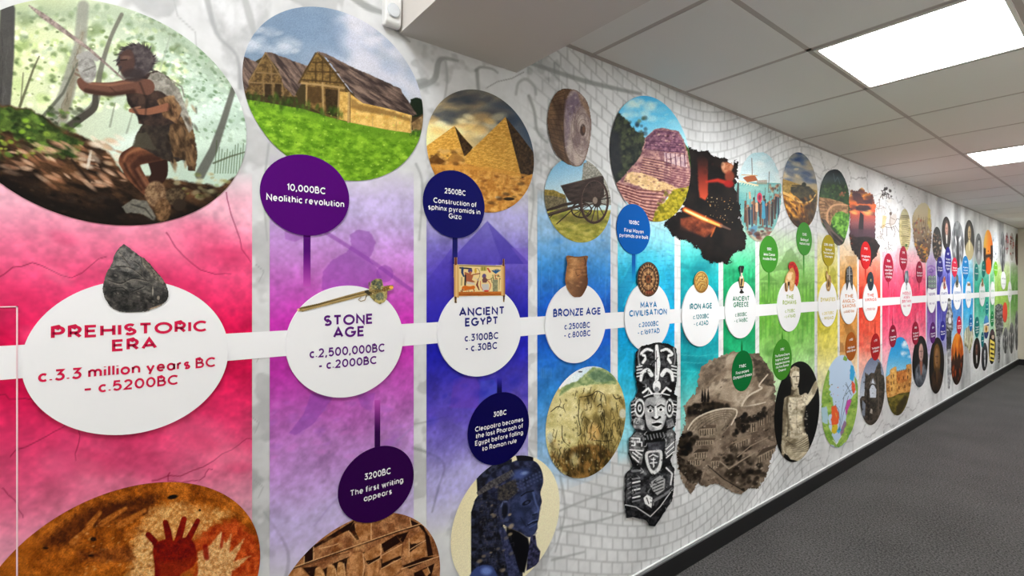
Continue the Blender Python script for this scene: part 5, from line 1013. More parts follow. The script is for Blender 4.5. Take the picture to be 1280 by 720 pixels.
roundel('cuneiform_picture', None, p_cunei, .0024, 'round picture of a brown clay tablet with wedge writing', geo=(.505, .236, CAMH-.903, .236), res=1.3)

def p_bust(A):
    A.fr(555, 560, 4.5); A.fill(('g', (60, 200), (600, 650), (228, 216, 174), (236, 226, 190), (240, 230, 196)))
    A.part('stone_bust'); D = ('n', (18, 18, 24), (52, 56, 78), .05)
    A.poly([(180, 150), (230, 105), (300, 70), (380, 60), (380, 110), (250, 190), (185, 250)], ('n', (26, 26, 34), (58, 62, 84), .06), 3)
    A.poly([(150, 740), (150, 360), (172, 290), (240, 190), (380, 150), (420, 230), (340, 330), (330, 440), (440, 640), (440, 740)], D, 3)
    A.poly(sm([(236, 170), (300, 120), (400, 70), (470, 62), (520, 82), (548, 130), (556, 190), (540, 250), (548, 300), (536, 340), (532, 390), (524, 420), (520, 460), (496, 490), (470, 500), (420, 470), (350, 440), (300, 400), (290, 300), (240, 240)]), ('n', (26, 28, 44), (60, 66, 98), .04), 3)
    A.poly([(400, 36), (500, 30), (500, 70), (410, 72)], (22, 22, 30), 3, 1, 2); A.poly([(180, 250), (250, 190), (380, 120), (400, 150), (300, 205), (190, 268)], ('n', (54, 52, 56), (96, 92, 92), .12), 3)
    for k in range(9): A.line([(205+k*22, 236-k*14), (225+k*22, 262-k*14)], 2.5, (30, 30, 38), 2, .8)
    A.poly([(300, 220), (400, 170), (420, 240), (350, 300), (300, 290)], ('n', (34, 34, 42), (80, 74, 66), .1), 6)
    A.ell(430, 146, 52, 28, (74, 92, 150), 24, .7, -.3); A.ell(450, 140, 20, 9, (140, 160, 206), 10, .7, -.2); A.ell(510, 180, 30, 40, (44, 52, 84), 14, .6)
    for r in range(3):
        for k in range(8): A.ell(408+k*18+r*4, 222-k*9+r*20-24, 6, 6, (70, 80, 116), 4, .7)
    # face
    A.poly([(370, 300), (420, 250), (500, 230), (536, 260), (540, 340), (520, 400), (522, 450), (490, 490), (440, 470), (380, 420)], ('n', (36, 42, 66), (66, 76, 116), .03), 12, .9)
    A.line([(432, 268), (462, 248), (500, 240)], 7, (22, 24, 34), 4); A.ell(462, 306, 28, 12, (20, 22, 34), 4, 1, -.5); A.ell(464, 306, 12, 7, (62, 70, 100), 4, .8, -.5); A.line([(500, 250), (512, 300), (528, 346), (512, 366)], (10, 10, 16), (86, 100, 148), 8, .9, True); A.line([(496, 376), (520, 368)], 6, (18, 20, 30), 4)
    A.line([(470, 432), (496, 418), (524, 410)], 7, (16, 18, 28), 3); A.line([(474, 424), (498, 408), (522, 402)], 6, (92, 106, 152), 5, .8); A.line([(478, 446), (500, 436), (516, 426)], 6, (86, 100, 146), 5, .8); A.ell(490, 476, 24, 14, (60, 70, 108), 10, .8); A.ell(420, 380, 26, 30, (56, 66, 104), 20, .7); A.line([(430, 390), (446, 420), (460, 440)], 5, (24, 26, 40), 6, .7)
    A.ell(336, 350, 30, 58, (58, 64, 92), 5, 1, .1); A.ell(340, 352, 17, 42, (20, 22, 32), 8, 1, .1); A.line([(318, 330), (330, 302), (352, 300)], 5, (110, 122, 160), 4, .8); A.ell(350, 402, 12, 12, (64, 72, 104), 5)
    A.poly([(350, 440), (420, 470), (470, 505), (482, 560), (450, 700), (410, 690), (372, 590), (345, 500)], (12, 12, 18), 8); A.poly([(486, 490), (512, 490), (520, 550), (540, 580), (530, 650), (460, 690), (470, 600)], ('n', (26, 26, 40), (70, 70, 104), .08), 4)
    for r in range(13):
        for k in range(9):
            x, y = 165+k*24+(r % 2)*12+r*3, 300+r*34-k*10
            if x < 330+max(0, (y-440)*.45): A.line([(x, y), (x+18, y-6), (x+18, y+14)], 2.4, (74, 72, 78) if k % 2 else (16, 16, 22), 2, .7)
    A.poly([(300, 430), (340, 450), (400, 620), (430, 720), (360, 720), (330, 560)], ('n', (40, 44, 70), (76, 82, 122), .08), 8, .8)
    A.poly(sm([(130, 740), (160, 690), (200, 660), (260, 660), (290, 700), (290, 760), (130, 760)]), (58, 72, 122), 6); A.ell(236, 690, 30, 22, (118, 142, 206), 16, .8)
    A.blobs(16, (170, 160, 380, 720), (5, 12), [(150, 132, 104), (190, 168, 130), (120, 108, 92)], .8, 1.6, -.5); A.blobs(70, (170, 280, 330, 700), (2, 5), [(96, 92, 90), (14, 14, 18)], .6); A.part(); A.levels(1.08, 90); A.grain(.06)
roundel('bust_picture', None, p_bust, .0026, 'cream oval picture of a dark blue stone bust with braided wig', geo=(lambda a, b: ((a+b)/2, (b-a)/2, W(630, 654)[1], (b-a)/2*1.0))(W(563, 0)[0], W(699, 0)[0]), res=1.7)

def p_cliff(A):
    A.fr(675, 450, 4.643); A.fill(('n', (196, 180, 104), (228, 216, 150), .02))
    A.poly([(100, 20), (420, 20), (330, 60), (200, 130), (110, 170)], ('g', (150, 160), (300, 40), (226, 236, 238), (190, 212, 228)), 4); A.poly([(120, 160), (220, 116), (300, 42), (380, 50), (440, 100), (440, 140), (300, 140), (180, 160), (110, 210)], ('n', (122, 150, 90), (176, 190, 122), .05), 8, 1, 6)
    A.poly([(270, 90), (320, 52), (380, 70), (440, 120), (330, 130)], ('n', (88, 124, 92), (130, 160, 120), .06), 10, .8, 5); A.ell(232, 68, 12, 4, (60, 60, 60), 2)
    A.poly([(220, 200), (300, 180), (500, 220), (500, 420), (440, 560), (330, 680), (150, 680), (200, 560), (230, 420), (240, 300)], ('n', (116, 98, 46), (196, 166, 88), .035, 2, 1.3), 24, .9, 14)
    A.poly([(60, 460), (140, 520), (210, 500), (330, 480), (430, 540), (330, 700), (160, 680), (60, 560)], ('n', (60, 46, 22), (160, 112, 46), .045, 2, 1.2), 20, .9, 14)
    for x, y, s in ((170, 330, 60), (280, 280, 28), (350, 210, 30), (300, 430, 36), (350, 300, 16), (110, 500, 40), (430, 250, 26), (200, 580, 26)): A.ell(x, y, s, s*1.5, ('n', (214, 196, 116), (232, 216, 156), .05), s*.8, .7)
    A.ell(310, 420, 36, 50, ('n', (206, 146, 66), (226, 180, 100), .06), 20, .8)
    R = A.rs
    for k in range(190):
        x, y = R.uniform(50, 480), R.uniform(150, 650)
        if x < 220 and y < 480 and R.random() < .8: continue
        A.line([(x, y), (x+R.uniform(-14, 10), y+R.uniform(14, 40)), (x+R.uniform(-18, 12), y+R.uniform(30, 70))], (3, 5, 2), R.choice([(66, 56, 28), (44, 38, 22), (96, 80, 36)]), 3, .75, True)
    for p in ([(230, 215), (290, 205), (330, 180), (370, 200)], [(330, 185), (310, 240)], [(330, 270), (350, 255), (360, 280)], [(310, 466), (380, 470), (420, 464)], [(60, 300), (100, 270), (130, 280)], [(228, 230), (220, 330), (235, 420), (215, 440)], [(360, 300), (372, 360), (366, 420)], [(126, 380), (130, 460), (170, 500)], [(420, 200), (440, 225), (470, 215)], [(260, 330), (280, 350)]): A.line(p, (4, 6, 3), (54, 46, 26), 2.5, .9, True)
    A.blobs(90, (70, 430, 460, 660), (4, 10), [(46, 38, 20), (190, 140, 60), (120, 104, 44), (30, 28, 18)], .6, .6); A.ell(478, 310, 20, 28, (206, 206, 190), 8, .8); A.ell(56, 450, 16, 30, (180, 186, 170), 10, .7); A.blobs(140, (60, 160, 480, 640), (2, 6), [(240, 226, 164), (226, 204, 120), (80, 68, 36)], .6, 1.4, 1); A.levels(1.18, 135); A.desat(.28); A.grain(.1)
roundel('rock_face_picture', (681.5, 781.5, 457.8, 597.7), p_cliff, .0026, 'round picture of a yellow rock face below green hills', res=1.9)

def p_totem(A):
    A.fr(770, 425, 3); A.fill(('n', (26, 26, 28), (58, 58, 60), .06)); K, L, M = (14, 14, 16), (206, 206, 206), (120, 120, 122)
    # headdress
    A.poly([(84, 40), (150, 14), (216, 30), (218, 150), (150, 200), (76, 150)], ('n', (36, 36, 38), (88, 88, 90), .1), 3); A.line([(148, 22), (152, 90), (148, 150)], (12, 20, 14), L, 3); A.line([(146, 40), (148, 130)], 2, K, 1.5)
    for f in (-1, 1):
        X = lambda v: 148+f*v
        A.line([(X(18), 40), (X(38), 34), (X(58), 52), (X(40), 62), (X(52), 84)], 10, L, 3, .95, True); A.line([(X(20), 44), (X(40), 48), (X(36), 70)], 4, K, 2)
        A.line([(X(20), 130), (X(34), 112), (X(54), 122), (X(60), 150)], (16, 14, 10), L, 3, .95, True); A.line([(X(28), 136), (X(44), 130), (X(50), 150)], 4, K, 2)
        for k in range(4): A.line([(X(56), 96+k*12), (X(74), 100+k*12)], 5, L, 2, .9)
        A.line([(X(64), 30), (X(70), 60), (X(66), 90)], 6, M, 3)
    A.ell(148, 172, 15, 22, L, 3); A.ell(148, 184, 9, 9, M, 3); A.ell(148, 205, 12, 12, (160, 160, 160), 3)
    A.line([(96, 196), (116, 180), (130, 200)], 8, L, 2.5); A.line([(168, 196), (184, 178), (200, 190)], 8, L, 2.5); A.line([(100, 212), (130, 200), (170, 200), (196, 206)], 4, L, 2)
    # ears, face
    for cx, rx in ((84, 20), (196, 16)):
        A.ell(cx, 254, rx, 36, (190, 190, 190), 3); A.ell(cx, 254, rx*.66, 25, K, 3); A.ell(cx, 254, rx*.4, 16, L, 3); A.ell(cx, 254, rx*.18, 7, K, 2)
    for k in range(5): A.line([(50, 232+k*13), (68, 226+k*13)], 5, L if k % 2 else M, 2); A.line([(206, 226+k*13), (222, 230+k*13)], 5, L if k % 2 else M, 2)
    A.poly([(60, 296), (80, 288), (102, 300), (104, 336), (60, 330)], ('n', (90, 90, 92), (170, 170, 170), .1), 3); A.poly([(184, 300), (206, 292), (216, 320), (184, 330)], ('n', (90, 90, 92), (160, 160, 160), .1), 3)
    A.poly(sm([(106, 224), (144, 212), (180, 222), (184, 280), (168, 330), (140, 344), (114, 326), (104, 280)]), ('n', (120, 120, 122), (170, 170, 170), .04), 3); A.poly([(146, 214), (182, 224), (184, 290), (166, 330), (142, 342)], (196, 196, 196), 10, .6)
    A.line([(112, 250), (124, 244), (136, 252)], 5, K, 2); A.line([(150, 250), (164, 242), (176, 248)], 5, K, 2); A.ell(124, 264, 11, 6, L, 2); A.ell(124, 264, 5, 5, K, 1.5); A.ell(164, 260, 11, 6, L, 2); A.ell(163, 260, 5, 5, K, 1.5)
    A.line([(144, 250), (146, 284)], 8, L, 3); A.line([(132, 290), (146, 296), (160, 288)], 8, K, 3); A.ell(146, 288, 8, 6, (210, 210, 210), 2); A.ell(148, 314, 18, 8, K, 2.5); A.line([(132, 310), (150, 306), (166, 308)], 4, L, 2); A.line([(134, 322), (150, 326), (164, 318)], 4, L, 2)
    # collar, body
    A.poly([(106, 346), (186, 330), (190, 380), (180, 410), (110, 410), (104, 380)], K, 3); 
    for k in range(6): A.line([(112+k*12, 356-k*2), (116+k*12, 370-k*2)], 5, M, 2)
    A.poly([(112, 384), (180, 376), (176, 412), (118, 416)], ('n', (58, 58, 62), (100, 100, 104), .06), 4)
    A.poly([(46, 366), (72, 342), (100, 350), (102, 410), (90, 470), (60, 450), (44, 420)], ('n', (60, 60, 62), (130, 130, 130), .08), 3)
    for p in ([(54, 366), (84, 368), (84, 376)], [(54, 380), (66, 380), (66, 394), (54, 394)], [(74, 380), (92, 382), (92, 396)], [(48, 410), (96, 414)], [(58, 420), (84, 440)], [(56, 434), (80, 456)], [(70, 416), (92, 430)]): A.line(p, 5, L, 2, .95); 
    A.poly([(184, 340), (206, 330), (218, 350), (214, 410), (190, 440), (176, 430)], ('n', (60, 60, 62), (140, 140, 140), .08), 3)
    for k in range(6): A.line([(184, 400+k*8), (212, 372+k*9)], 4.5, L if k % 2 else M, 2)
    A.poly(sm([(106, 420), (140, 412), (168, 416), (166, 470), (150, 500), (126, 498), (108, 460)]), (188, 188, 188), 3); A.poly(sm([(116, 426), (140, 420), (158, 424), (156, 462), (142, 486), (128, 482), (118, 456)]), ('n', (60, 60, 62), (110, 110, 112), .1), 3)
    for p in ([(120, 436), (134, 428), (152, 436)], [(128, 446), (142, 446)], [(136, 440), (136, 474)], [(124, 460), (148, 458)]): A.line(p, 4, L, 2)
    # lap and base
    A.poly([(34, 500), (60, 474), (108, 480), (130, 510), (190, 466), (212, 480), (208, 550), (130, 640), (30, 610)], ('n', (40, 40, 42), (90, 90, 92), .08), 3)
    for k in range(7): A.line([(58, 520+k*14), (84, 514+k*14)], 6, L if k % 2 else M, 2); 
    for k in range(5): A.line([(40, 520+k*18), (50, 514+k*18)], 5, M, 2)
    A.line([(56, 490), (90, 486), (106, 500)], 9, M, 4); A.poly([(98, 590), (112, 578), (132, 590), (128, 628), (104, 612)], L, 3); A.line([(110, 590), (118, 612)], 3, K, 2)
    A.poly([(126, 530), (160, 506), (180, 520), (176, 560), (150, 580), (132, 562)], (150, 150, 150), 3)
    for k in range(4): A.line([(134, 536+k*12), (172, 520+k*12)], 3, K, 2)
    A.line([(184, 478), (206, 500), (200, 540)], 6, L, 3); A.line([(140, 600), (180, 576), (206, 556)], 10, M, 4)
    A.poly([(28, 612), (60, 618), (124, 656), (128, 668), (204, 576), (208, 548), (206, 600), (136, 694), (120, 690), (110, 672), (60, 660), (34, 664)], ('n', (30, 30, 32), (70, 70, 72), .1), 3); A.line([(30, 616), (70, 624), (124, 660), (160, 624), (206, 560)], 4, (176, 176, 176), 2)
    
    for k in range(60):
        x, y = A.rs.uniform(48, 208), A.rs.uniform(40, 640)
        if 104 < x < 186 and 215 < y < 340: continue
        A.line([(x, y), (x+A.rs.uniform(-9, 9), y+A.rs.uniform(4, 14)), (x+A.rs.uniform(-12, 12), y+A.rs.uniform(10, 20))], (2, 4, 2), A.rs.choice([(190, 190, 190), (8, 8, 10), (150, 150, 150)]), 2, .75, True)
    A.blobs(70, (40, 30, 210, 640), (1.5, 4), [(220, 220, 220), (10, 10, 12)], .5); A.levels(1.45, 104); A.grain(.15)
cutout('totem_picture', (776, 848, 426, 662), [(70, 44), (92, 22), (150, 8), (190, 12), (222, 32), (226, 100), (222, 160), (214, 200), (226, 210), (222, 260), (218, 320), (206, 332), (220, 350), (216, 410), (198, 450), (214, 482), (212, 552), (206, 602), (140, 698), (120, 694), (108, 674), (60, 662), (34, 666), (26, 612), (30, 500), (58, 472), (42, 424), (44, 366), (70, 338), (54, 320), (50, 232), (66, 214), (76, 190), (66, 130)], (770, 425, 3), p_totem, .0076,
       'tall black and white carved totem figure picture', group='cut-out pictures of old objects', rag=2.5, rf=.15, res=2.2)

def p_theatre(A):
    A.fr(840, 430, 3.69); A.fill(('n', (112, 92, 74), (160, 136, 112), .03)); D = (40, 33, 27)
    A.poly([(150, 80), (290, 30), (440, 90), (470, 200), (430, 280), (300, 290), (200, 280), (60, 310), (50, 260)], ('n', (136, 112, 88), (184, 160, 132), .03, 2, -.6), 10)
    A.blobs(80, (130, 50, 470, 280), (3, 9), [(84, 68, 54), (110, 90, 72), (196, 174, 146)], .55, 1.8, -.7); A.poly([(370, 60), (440, 90), (470, 200), (400, 180), (380, 130)], ('n', (70, 58, 46), (112, 94, 76), .08), 8, .9, 6); A.poly([(200, 60), (250, 55), (240, 120), (140, 190), (110, 220), (150, 120)], ('n', (96, 80, 64), (140, 118, 96), .07), 10, .7, 6)
    A.poly([(240, 200), (280, 190), (370, 200), (320, 280), (210, 250)], ('n', (166, 142, 116), (200, 178, 150), .05), 8, .8, 5)
    A.line([(440, 140), (400, 190), (412, 204), (350, 240), (322, 288), (380, 280), (430, 268)], (5, 7, 8, 8, 9, 7, 4), (206, 188, 162), 2.5, 1, True); A.poly([(290, 290), (400, 282), (440, 300), (420, 340), (330, 340)], ('n', (130, 108, 86), (168, 144, 118), .06), 6, .8)
    T = [(30, 24, 19), (56, 46, 37), (74, 62, 48)]
    A.blobs(80, (70, 250, 260, 330), (5, 13), T, .9, 1, 0, [(60, 350), (70, 300), (150, 260), (260, 280), (280, 296), (170, 310), (90, 370)])
    for x in (138, 150, 165): A.poly([(x, 200), (x+7, 250), (x+3, 268), (x-6, 266), (x-5, 240)], D, 2)
    A.part('amphitheatre'); A.poly(sm([(70, 392), (110, 342), (200, 306), (280, 300), (296, 318), (270, 370), (200, 440), (130, 430), (90, 416)]), ('n', (132, 112, 90), (168, 146, 120), .05), 3)
    for k in range(5): A.line(sm([(76+k*14, 394+k*2), (120+k*10, 346+k*8), (200+k*2, 312+k*9), (276-k*6, 306+k*10), (286-k*10, 330+k*10), (240-k*4, 400)], 4, False), 2, (88, 72, 56), 1.5, .7)
    A.line([(70, 394), (110, 342), (200, 304), (280, 298), (298, 318), (272, 372)], 6, (212, 194, 166), 2, 1, True)
    for x in (110, 150, 190, 235): A.line([(x, 350-(x-110)*.25), (x+14, 420-(x-110)*.2)], 2, (92, 76, 60), 1.5, .7)
    def house(x, y, w, h, d, r=(110, 90, 72)):
        A.part('stone_building'); A.poly([(x, y), (x+w, y-d), (x+w, y+h-d), (x, y+h)], ('n', (142, 120, 96), (176, 152, 124), .08), 2); A.poly([(x-4, y), (x+w*.3, y-h*.5-d*.4), (x+w+6, y-d-h*.3), (x+w+4, y-d+2)], r, 2)
        for k in range(int(w/11)): A.line([(x+6+k*11, y+6-d*(k*11/w)), (x+6+k*11, y+h-5-d*(k*11/w))], 4, (66, 53, 42), 1.5, .85)
    house(124, 392, 72, 34, 8); house(108, 446, 84, 24, 6); house(72, 534, 58, 28, 2, (126, 106, 84)); house(100, 502, 60, 30, 8, (84, 68, 54)); house(262, 470, 96, 30, 44, (150, 126, 100)); house(390, 520, 84, 34, 46, (96, 78, 62)); house(352, 366, 40, 44, 8); house(400, 340, 24, 40, 6); house(436, 320, 28, 44, 8); house(180, 540, 34, 36, 6)
    A.part()
    A.blobs(70, (26, 400, 120, 510), (6, 15), T, .95, 1, 0, [(30, 500), (30, 430), (70, 404), (118, 430), (100, 470), (70, 510)])
    A.blobs(60, (280, 320, 360, 420), (5, 12), T, .95, 1, 0, [(284, 420), (290, 350), (340, 320), (364, 350), (350, 390)]); A.blobs(50, (360, 280, 440, 350), (4, 10), T, .9, 1, 0, [(360, 350), (430, 290), (444, 320), (400, 350)])
    A.blobs(110, (200, 470, 440, 680), (5, 13), T+[(110, 92, 74)], .85, 1.3, -.5, [(210, 500), (380, 420), (420, 440), (380, 540), (430, 570), (400, 660), (320, 680), (220, 560)])
    A.line([(160, 566), (230, 630), (330, 688)], 11, (140, 118, 96), 3); A.line([(164, 560), (236, 622), (336, 680)], 4, D, 2); A.line([(220, 540), (260, 575), (330, 530), (380, 500)], 6, (166, 144, 118), 2.5); A.line([(300, 520), (360, 470), (440, 430)], 5, (160, 138, 112), 2)
    A.poly([(150, 590), (230, 650), (300, 700), (200, 660), (140, 620)], ('n', (120, 98, 80), (150, 126, 104), .08), 5); A.poly([(20, 510), (70, 540), (140, 590), (130, 640), (80, 640), (30, 580)], ('n', (50, 41, 34), (112, 94, 76), .07), 5, 1, 5)
    A.poly([(440, 290), (470, 280), (474, 450), (440, 440)], ('n', (96, 80, 64), (140, 120, 98), .09), 4, .8); A.blobs(150, (40, 300, 470, 680), (1.2, 4), [(36, 29, 23), (206, 186, 158)], .6, 1.6, -.5); A.levels(1.4, 110); A.desat(.42); A.C *= .92; A.grain(.1)
cutout('greek_theatre_picture', (842, 974, 434, 622), [(130, 110), (165, 80), (215, 60), (262, 40), (300, 34), (345, 44), (400, 40), (436, 96), (470, 150), (476, 250), (478, 330), (482, 460), (446, 560), (430, 620), (396, 664), (352, 666), (320, 694), (290, 690), (240, 664), (200, 640), (168, 650), (150, 660), (120, 640), (90, 690), (50, 640), (32, 590), (18, 510), (30, 440), (60, 360), (52, 290), (110, 220)], (840, 430, 3.69), p_theatre, .0024,
       'ragged-edged sepia picture of a hillside theatre and temples', group='ragged-edged pictures', rag=11, rf=.09, res=1.7)

def p_statue(A):
    A.fr(960, 420, 4); A.fill((10, 11, 16)); S = ('n', (150, 140, 120), (214, 206, 186), .05)
    A.part('marble_statue')
    A.line([(186, 330), (216, 290), (240, 240), (262, 214)], (34, 30, 26, 20), S, 3, 1, True); A.line([(96, 320), (88, 380), (84, 450), (76, 530)], (36, 32, 28, 20), ('n', (130, 120, 100), (190, 180, 158), .07), 3, 1, True)
    A.poly(sm([(92, 304), (112, 296), (156, 298), (186, 284), (200, 304), (188, 350), (178, 410), (182, 470), (196, 510), (150, 530), (100, 512), (98, 440), (92, 390), (80, 350), (80, 322)]), S, 3)
    A.ell(118, 350, 20, 24, (226, 218, 200), 12, .6); A.ell(160, 346, 18, 22, (214, 204, 184), 12, .6); A.ell(136, 420, 22, 34, (206, 196, 174), 16, .5); A.line([(98, 300), (92, 360), (100, 430), (102, 500)], 10, (66, 58, 46), 8, .6, True); A.line([(186, 350), (176, 410), (182, 480)], 9, (70, 62, 50), 8, .6, True)
    A.poly([(94, 500), (150, 520), (196, 490), (204, 540), (200, 580), (150, 626), (110, 616), (84, 580), (70, 620), (62, 540)], ('n', (120, 110, 92), (196, 186, 164), .06, 3, -.6), 3)
    for k in range(7): A.line([(90+k*6, 520+k*10), (130+k*8, 540+k*6), (200, 500+k*12)], 3, (86, 78, 64), 2.5, .8, True)
    A.poly([(116, 250), (150, 256), (154, 290), (170, 306), (100, 306), (112, 288)], ('n', (120, 110, 92), (186, 176, 154), .06), 3); A.poly(sm([(112, 196), (116, 166), (134, 154), (150, 166), (155, 200), (150, 240), (137, 264), (124, 256), (115, 232)]), ('n', (176, 166, 146), (218, 210, 192), .04), 2.5)
    A.poly([(106, 200), (110, 164), (130, 148), (154, 160), (156, 180), (136, 172), (120, 182), (114, 206)], ('n', (130, 118, 98), (186, 174, 152), .14), 2.5); A.line([(122, 204), (134, 202)], 4, (70, 60, 48), 2); A.line([(142, 202), (152, 202)], 4, (70, 60, 48), 2); A.line([(140, 204), (142, 226)], 4, (120, 108, 90), 2.5); A.line([(132, 240), (148, 240)], 4, (90, 78, 62), 2)
    A.poly([(106, 210), (118, 210), (124, 262), (112, 240)], (120, 108, 90), 6, .7); A.poly([(104, 262), (134, 274), (122, 296), (104, 300)], (40, 34, 28), 8, .6)
    for p in ([(100, 330), (140, 340), (184, 326)], [(142, 330), (140, 420), (146, 500)], [(104, 380), (140, 388), (180, 376)], [(108, 430), (140, 436), (180, 424)], [(100, 480), (150, 490), (190, 470)], [(92, 310), (110, 330), (104, 350)], [(176, 300), (170, 320), (186, 340)]): A.line(p, 4, (106, 94, 76), 6, .4, True)
    A.blobs(50, (90, 300, 196, 500), (2, 6), [(110, 98, 80), (226, 220, 204), (80, 70, 58)], .6); A.line([(74, 530), (80, 570), (92, 590)], (18, 16, 8), S, 3, 1, True); A.poly([(78, 320), (100, 300), (96, 400), (84, 460), (70, 500), (62, 470)], (70, 62, 50), 10, .5)
    A.part(); A.levels(1.3, 120); A.grain(.08)
roundel('statue_picture', (967, 1023.8, 451.6, 577.5), p_statue, .0030, 'black oval picture of a marble statue raising one arm', res=2.2)

def p_map(A):
    A.fr(960, 420, 4); A.fill((190, 212, 238)); G = ('n', (112, 158, 60), (170, 200, 96), .05)
    A.poly([(300, 150), (304, 210), (308, 290), (326, 330), (322, 380), (300, 400), (304, 460), (330, 520), (345, 560), (270, 520), (262, 300), (280, 200)], G, 3, 1, 7, .07); A.poly([(262, 360), (290, 350), (300, 400), (296, 440), (270, 430)], (176, 208, 236), 4, .9, 4)
    A.poly([(316, 352), (336, 346), (352, 390), (354, 430), (330, 460), (314, 440)], (232, 96, 50), 2.5, 1, 5, .09); A.poly([(318, 446), (344, 440), (350, 470), (330, 490), (316, 480)], (222, 196, 50), 2.5, 1, 4); A.poly([(332, 380), (344, 390), (340, 410)], (240, 150, 60), 2)
    A.poly([(380, 96), (396, 110), (392, 126), (372, 118)], G, 2, 1, 3); A.poly([(412, 146), (428, 150), (432, 200), (422, 228), (408, 214), (408, 176)], (56, 164, 216), 2.5, 1, 4); A.poly([(418, 222), (432, 236), (436, 270), (424, 290), (414, 260)], (232, 92, 60), 2.5, 1, 4); A.poly([(432, 200), (450, 240), (450, 300), (436, 270)], G, 2, 1, 4)
    A.poly([(450, 270), (446, 400), (420, 470), (390, 530), (350, 562), (340, 550), (362, 500), (384, 440), (392, 370), (412, 316), (430, 290)], G, 3, 1, 6); A.poly([(408, 312), (416, 326), (398, 370), (388, 400), (384, 360), (394, 326)], (198, 76, 166), 2.5, 1, 4); A.poly([(380, 420), (390, 440), (376, 480), (362, 500), (358, 480)], (150, 110, 150), 2.5, .9, 4)
    A.poly([(356, 450), (364, 470), (352, 488), (340, 476)], (80, 180, 226), 2)
    for p in ([(420, 232), (396, 262), (372, 316)], [(424, 270), (400, 276), (384, 300)], [(388, 232), (412, 290)], [(384, 240), (400, 262), (416, 296)], [(336, 346), (352, 370), (356, 420)], [(378, 306), (352, 470)], [(400, 300), (372, 400), (356, 470)]): A.line(p, 2, (60, 70, 90), 1.5, .85)
    A.blobs(46, (275, 240, 445, 540), (1.6, 3), [(60, 80, 40), (220, 90, 50), (240, 220, 90), (50, 60, 50)], .8); A.line([(322, 520), (340, 540), (366, 500)], 3, (250, 250, 250), 2, .8)
roundel('map_picture', (1026.2, 1072, 443.8, 559.5), p_map, .0028, 'oval map with pale blue sea and coloured lands', res=2.4)
def p_abbey(A):
    A.fr(960, 420, 4); A.fill(('g', (520, 110), (520, 300), (106, 116, 142), (150, 160, 182), (196, 204, 216))); S = ('n', (40, 36, 32), (84, 74, 64), .09)
    A.part('ruined_abbey'); A.poly([(450, 330), (466, 300), (480, 300), (484, 180), (500, 196), (514, 182), (530, 186), (548, 130), (560, 134), (564, 190), (576, 200), (590, 280), (590, 460), (450, 460)], S, 2, 1, 3)
    A.poly([(508, 308), (505, 262), (511, 226), (523, 204), (535, 226), (540, 262), (538, 308)], (200, 207, 219), 2); A.line([(505, 262), (512, 246), (522, 240), (532, 246), (540, 262)], 6, (52, 46, 40), 2, 1, True); A.line([(508, 250), (522, 206), (538, 250)], 3, (58, 52, 46), 2); A.poly([(508, 384), (512, 362), (520, 368), (520, 388)], (180, 170, 160), 2)
    A.line([(500, 252), (522, 196), (544, 250)], 4, (84, 74, 64), 2); A.line([(496, 270), (500, 420)], 5, (34, 30, 28), 2); A.line([(548, 200), (552, 420)], 5, (96, 86, 74), 2); A.poly([(470, 320), (486, 340), (482, 410), (468, 390)], (140, 150, 168), 2, .8); A.part(); A.blobs(30, (465, 190, 585, 440), (2, 5), [(110, 98, 84), (28, 26, 24)], .6); A.grain(.1)
roundel('abbey_picture', (1074.5, 1105.6, 446, 531.2), p_abbey, .0028, 'oval picture of a dark ruined abbey with pointed windows', res=2.6)
def p_castle(A):
    A.fr(1080, 400, 5.538); A.fill(('g', (240, 130), (240, 340), (18, 140, 206), (50, 160, 220), (130, 196, 230))); A.blobs(24, (262, 150, 322, 260), (6, 16), [(226, 236, 244), (190, 216, 236)], .7)
    A.part('sandstone_castle'); A.poly([(150, 396), (178, 372), (178, 344), (212, 322), (222, 326), (222, 360), (290, 342), (290, 310), (322, 302), (334, 330), (334, 500), (240, 520), (150, 560)], ('n', (176, 116, 52), (226, 166, 88), .08), 2, 1, 2)
    A.poly([(224, 358), (290, 344), (300, 420), (240, 440), (224, 430)], ('n', (176, 96, 40), (216, 136, 66), .08), 6, .8); A.poly([(178, 346), (212, 324), (222, 330), (222, 500), (180, 520)], ('n', (214, 156, 74), (236, 186, 106), .08), 3)
    for x, y in ((186, 384), (202, 376), (186, 430), (204, 424), (164, 420), (240, 400), (270, 392), (300, 386), (164, 470), (190, 470), (240, 460), (280, 450), (312, 440), (308, 340)): A.line([(x, y), (x, y+18)], 6, (96, 60, 30), 2)
    for k in range(8): A.line([(226+k*9, 352-k*2.2), (226+k*9, 362-k*2.2)], 4, (146, 94, 44), 1.5)
    A.part(); A.poly([(140, 540), (200, 530), (240, 510), (334, 494), (334, 700), (140, 700)], ('n', (70, 66, 22), (132, 116, 42), .05), 6); A.poly([(220, 600), (280, 520), (300, 530), (260, 640), (220, 680)], (46, 38, 20), 14, .8); A.grain(.1)
roundel('castle_picture', (1107, 1139.2, 421.2, 519.2), p_castle, .0028, 'oval picture of an orange sandstone castle under bright blue sky', res=2.6)
roundel('portrait_picture', (1140, 1159.5, 419.8, 484), p_portrait((16, 14, 16), (206, 160, 150), (30, 26, 28), ('n', (50, 54, 62), (116, 122, 132), .08), (150, 90, 70), .56, .32), .0028, 'dark oval portrait of a man in grey armour', res=3)
roundel('portrait_picture', (1161, 1179.8, 421.6, 492), p_portrait((18, 12, 10), (150, 104, 60), (110, 74, 24), ('n', (26, 18, 14), (64, 40, 22), .08), (84, 58, 30), .52, .36), .0028, 'dark oval portrait of a figure in black and gold', res=3)
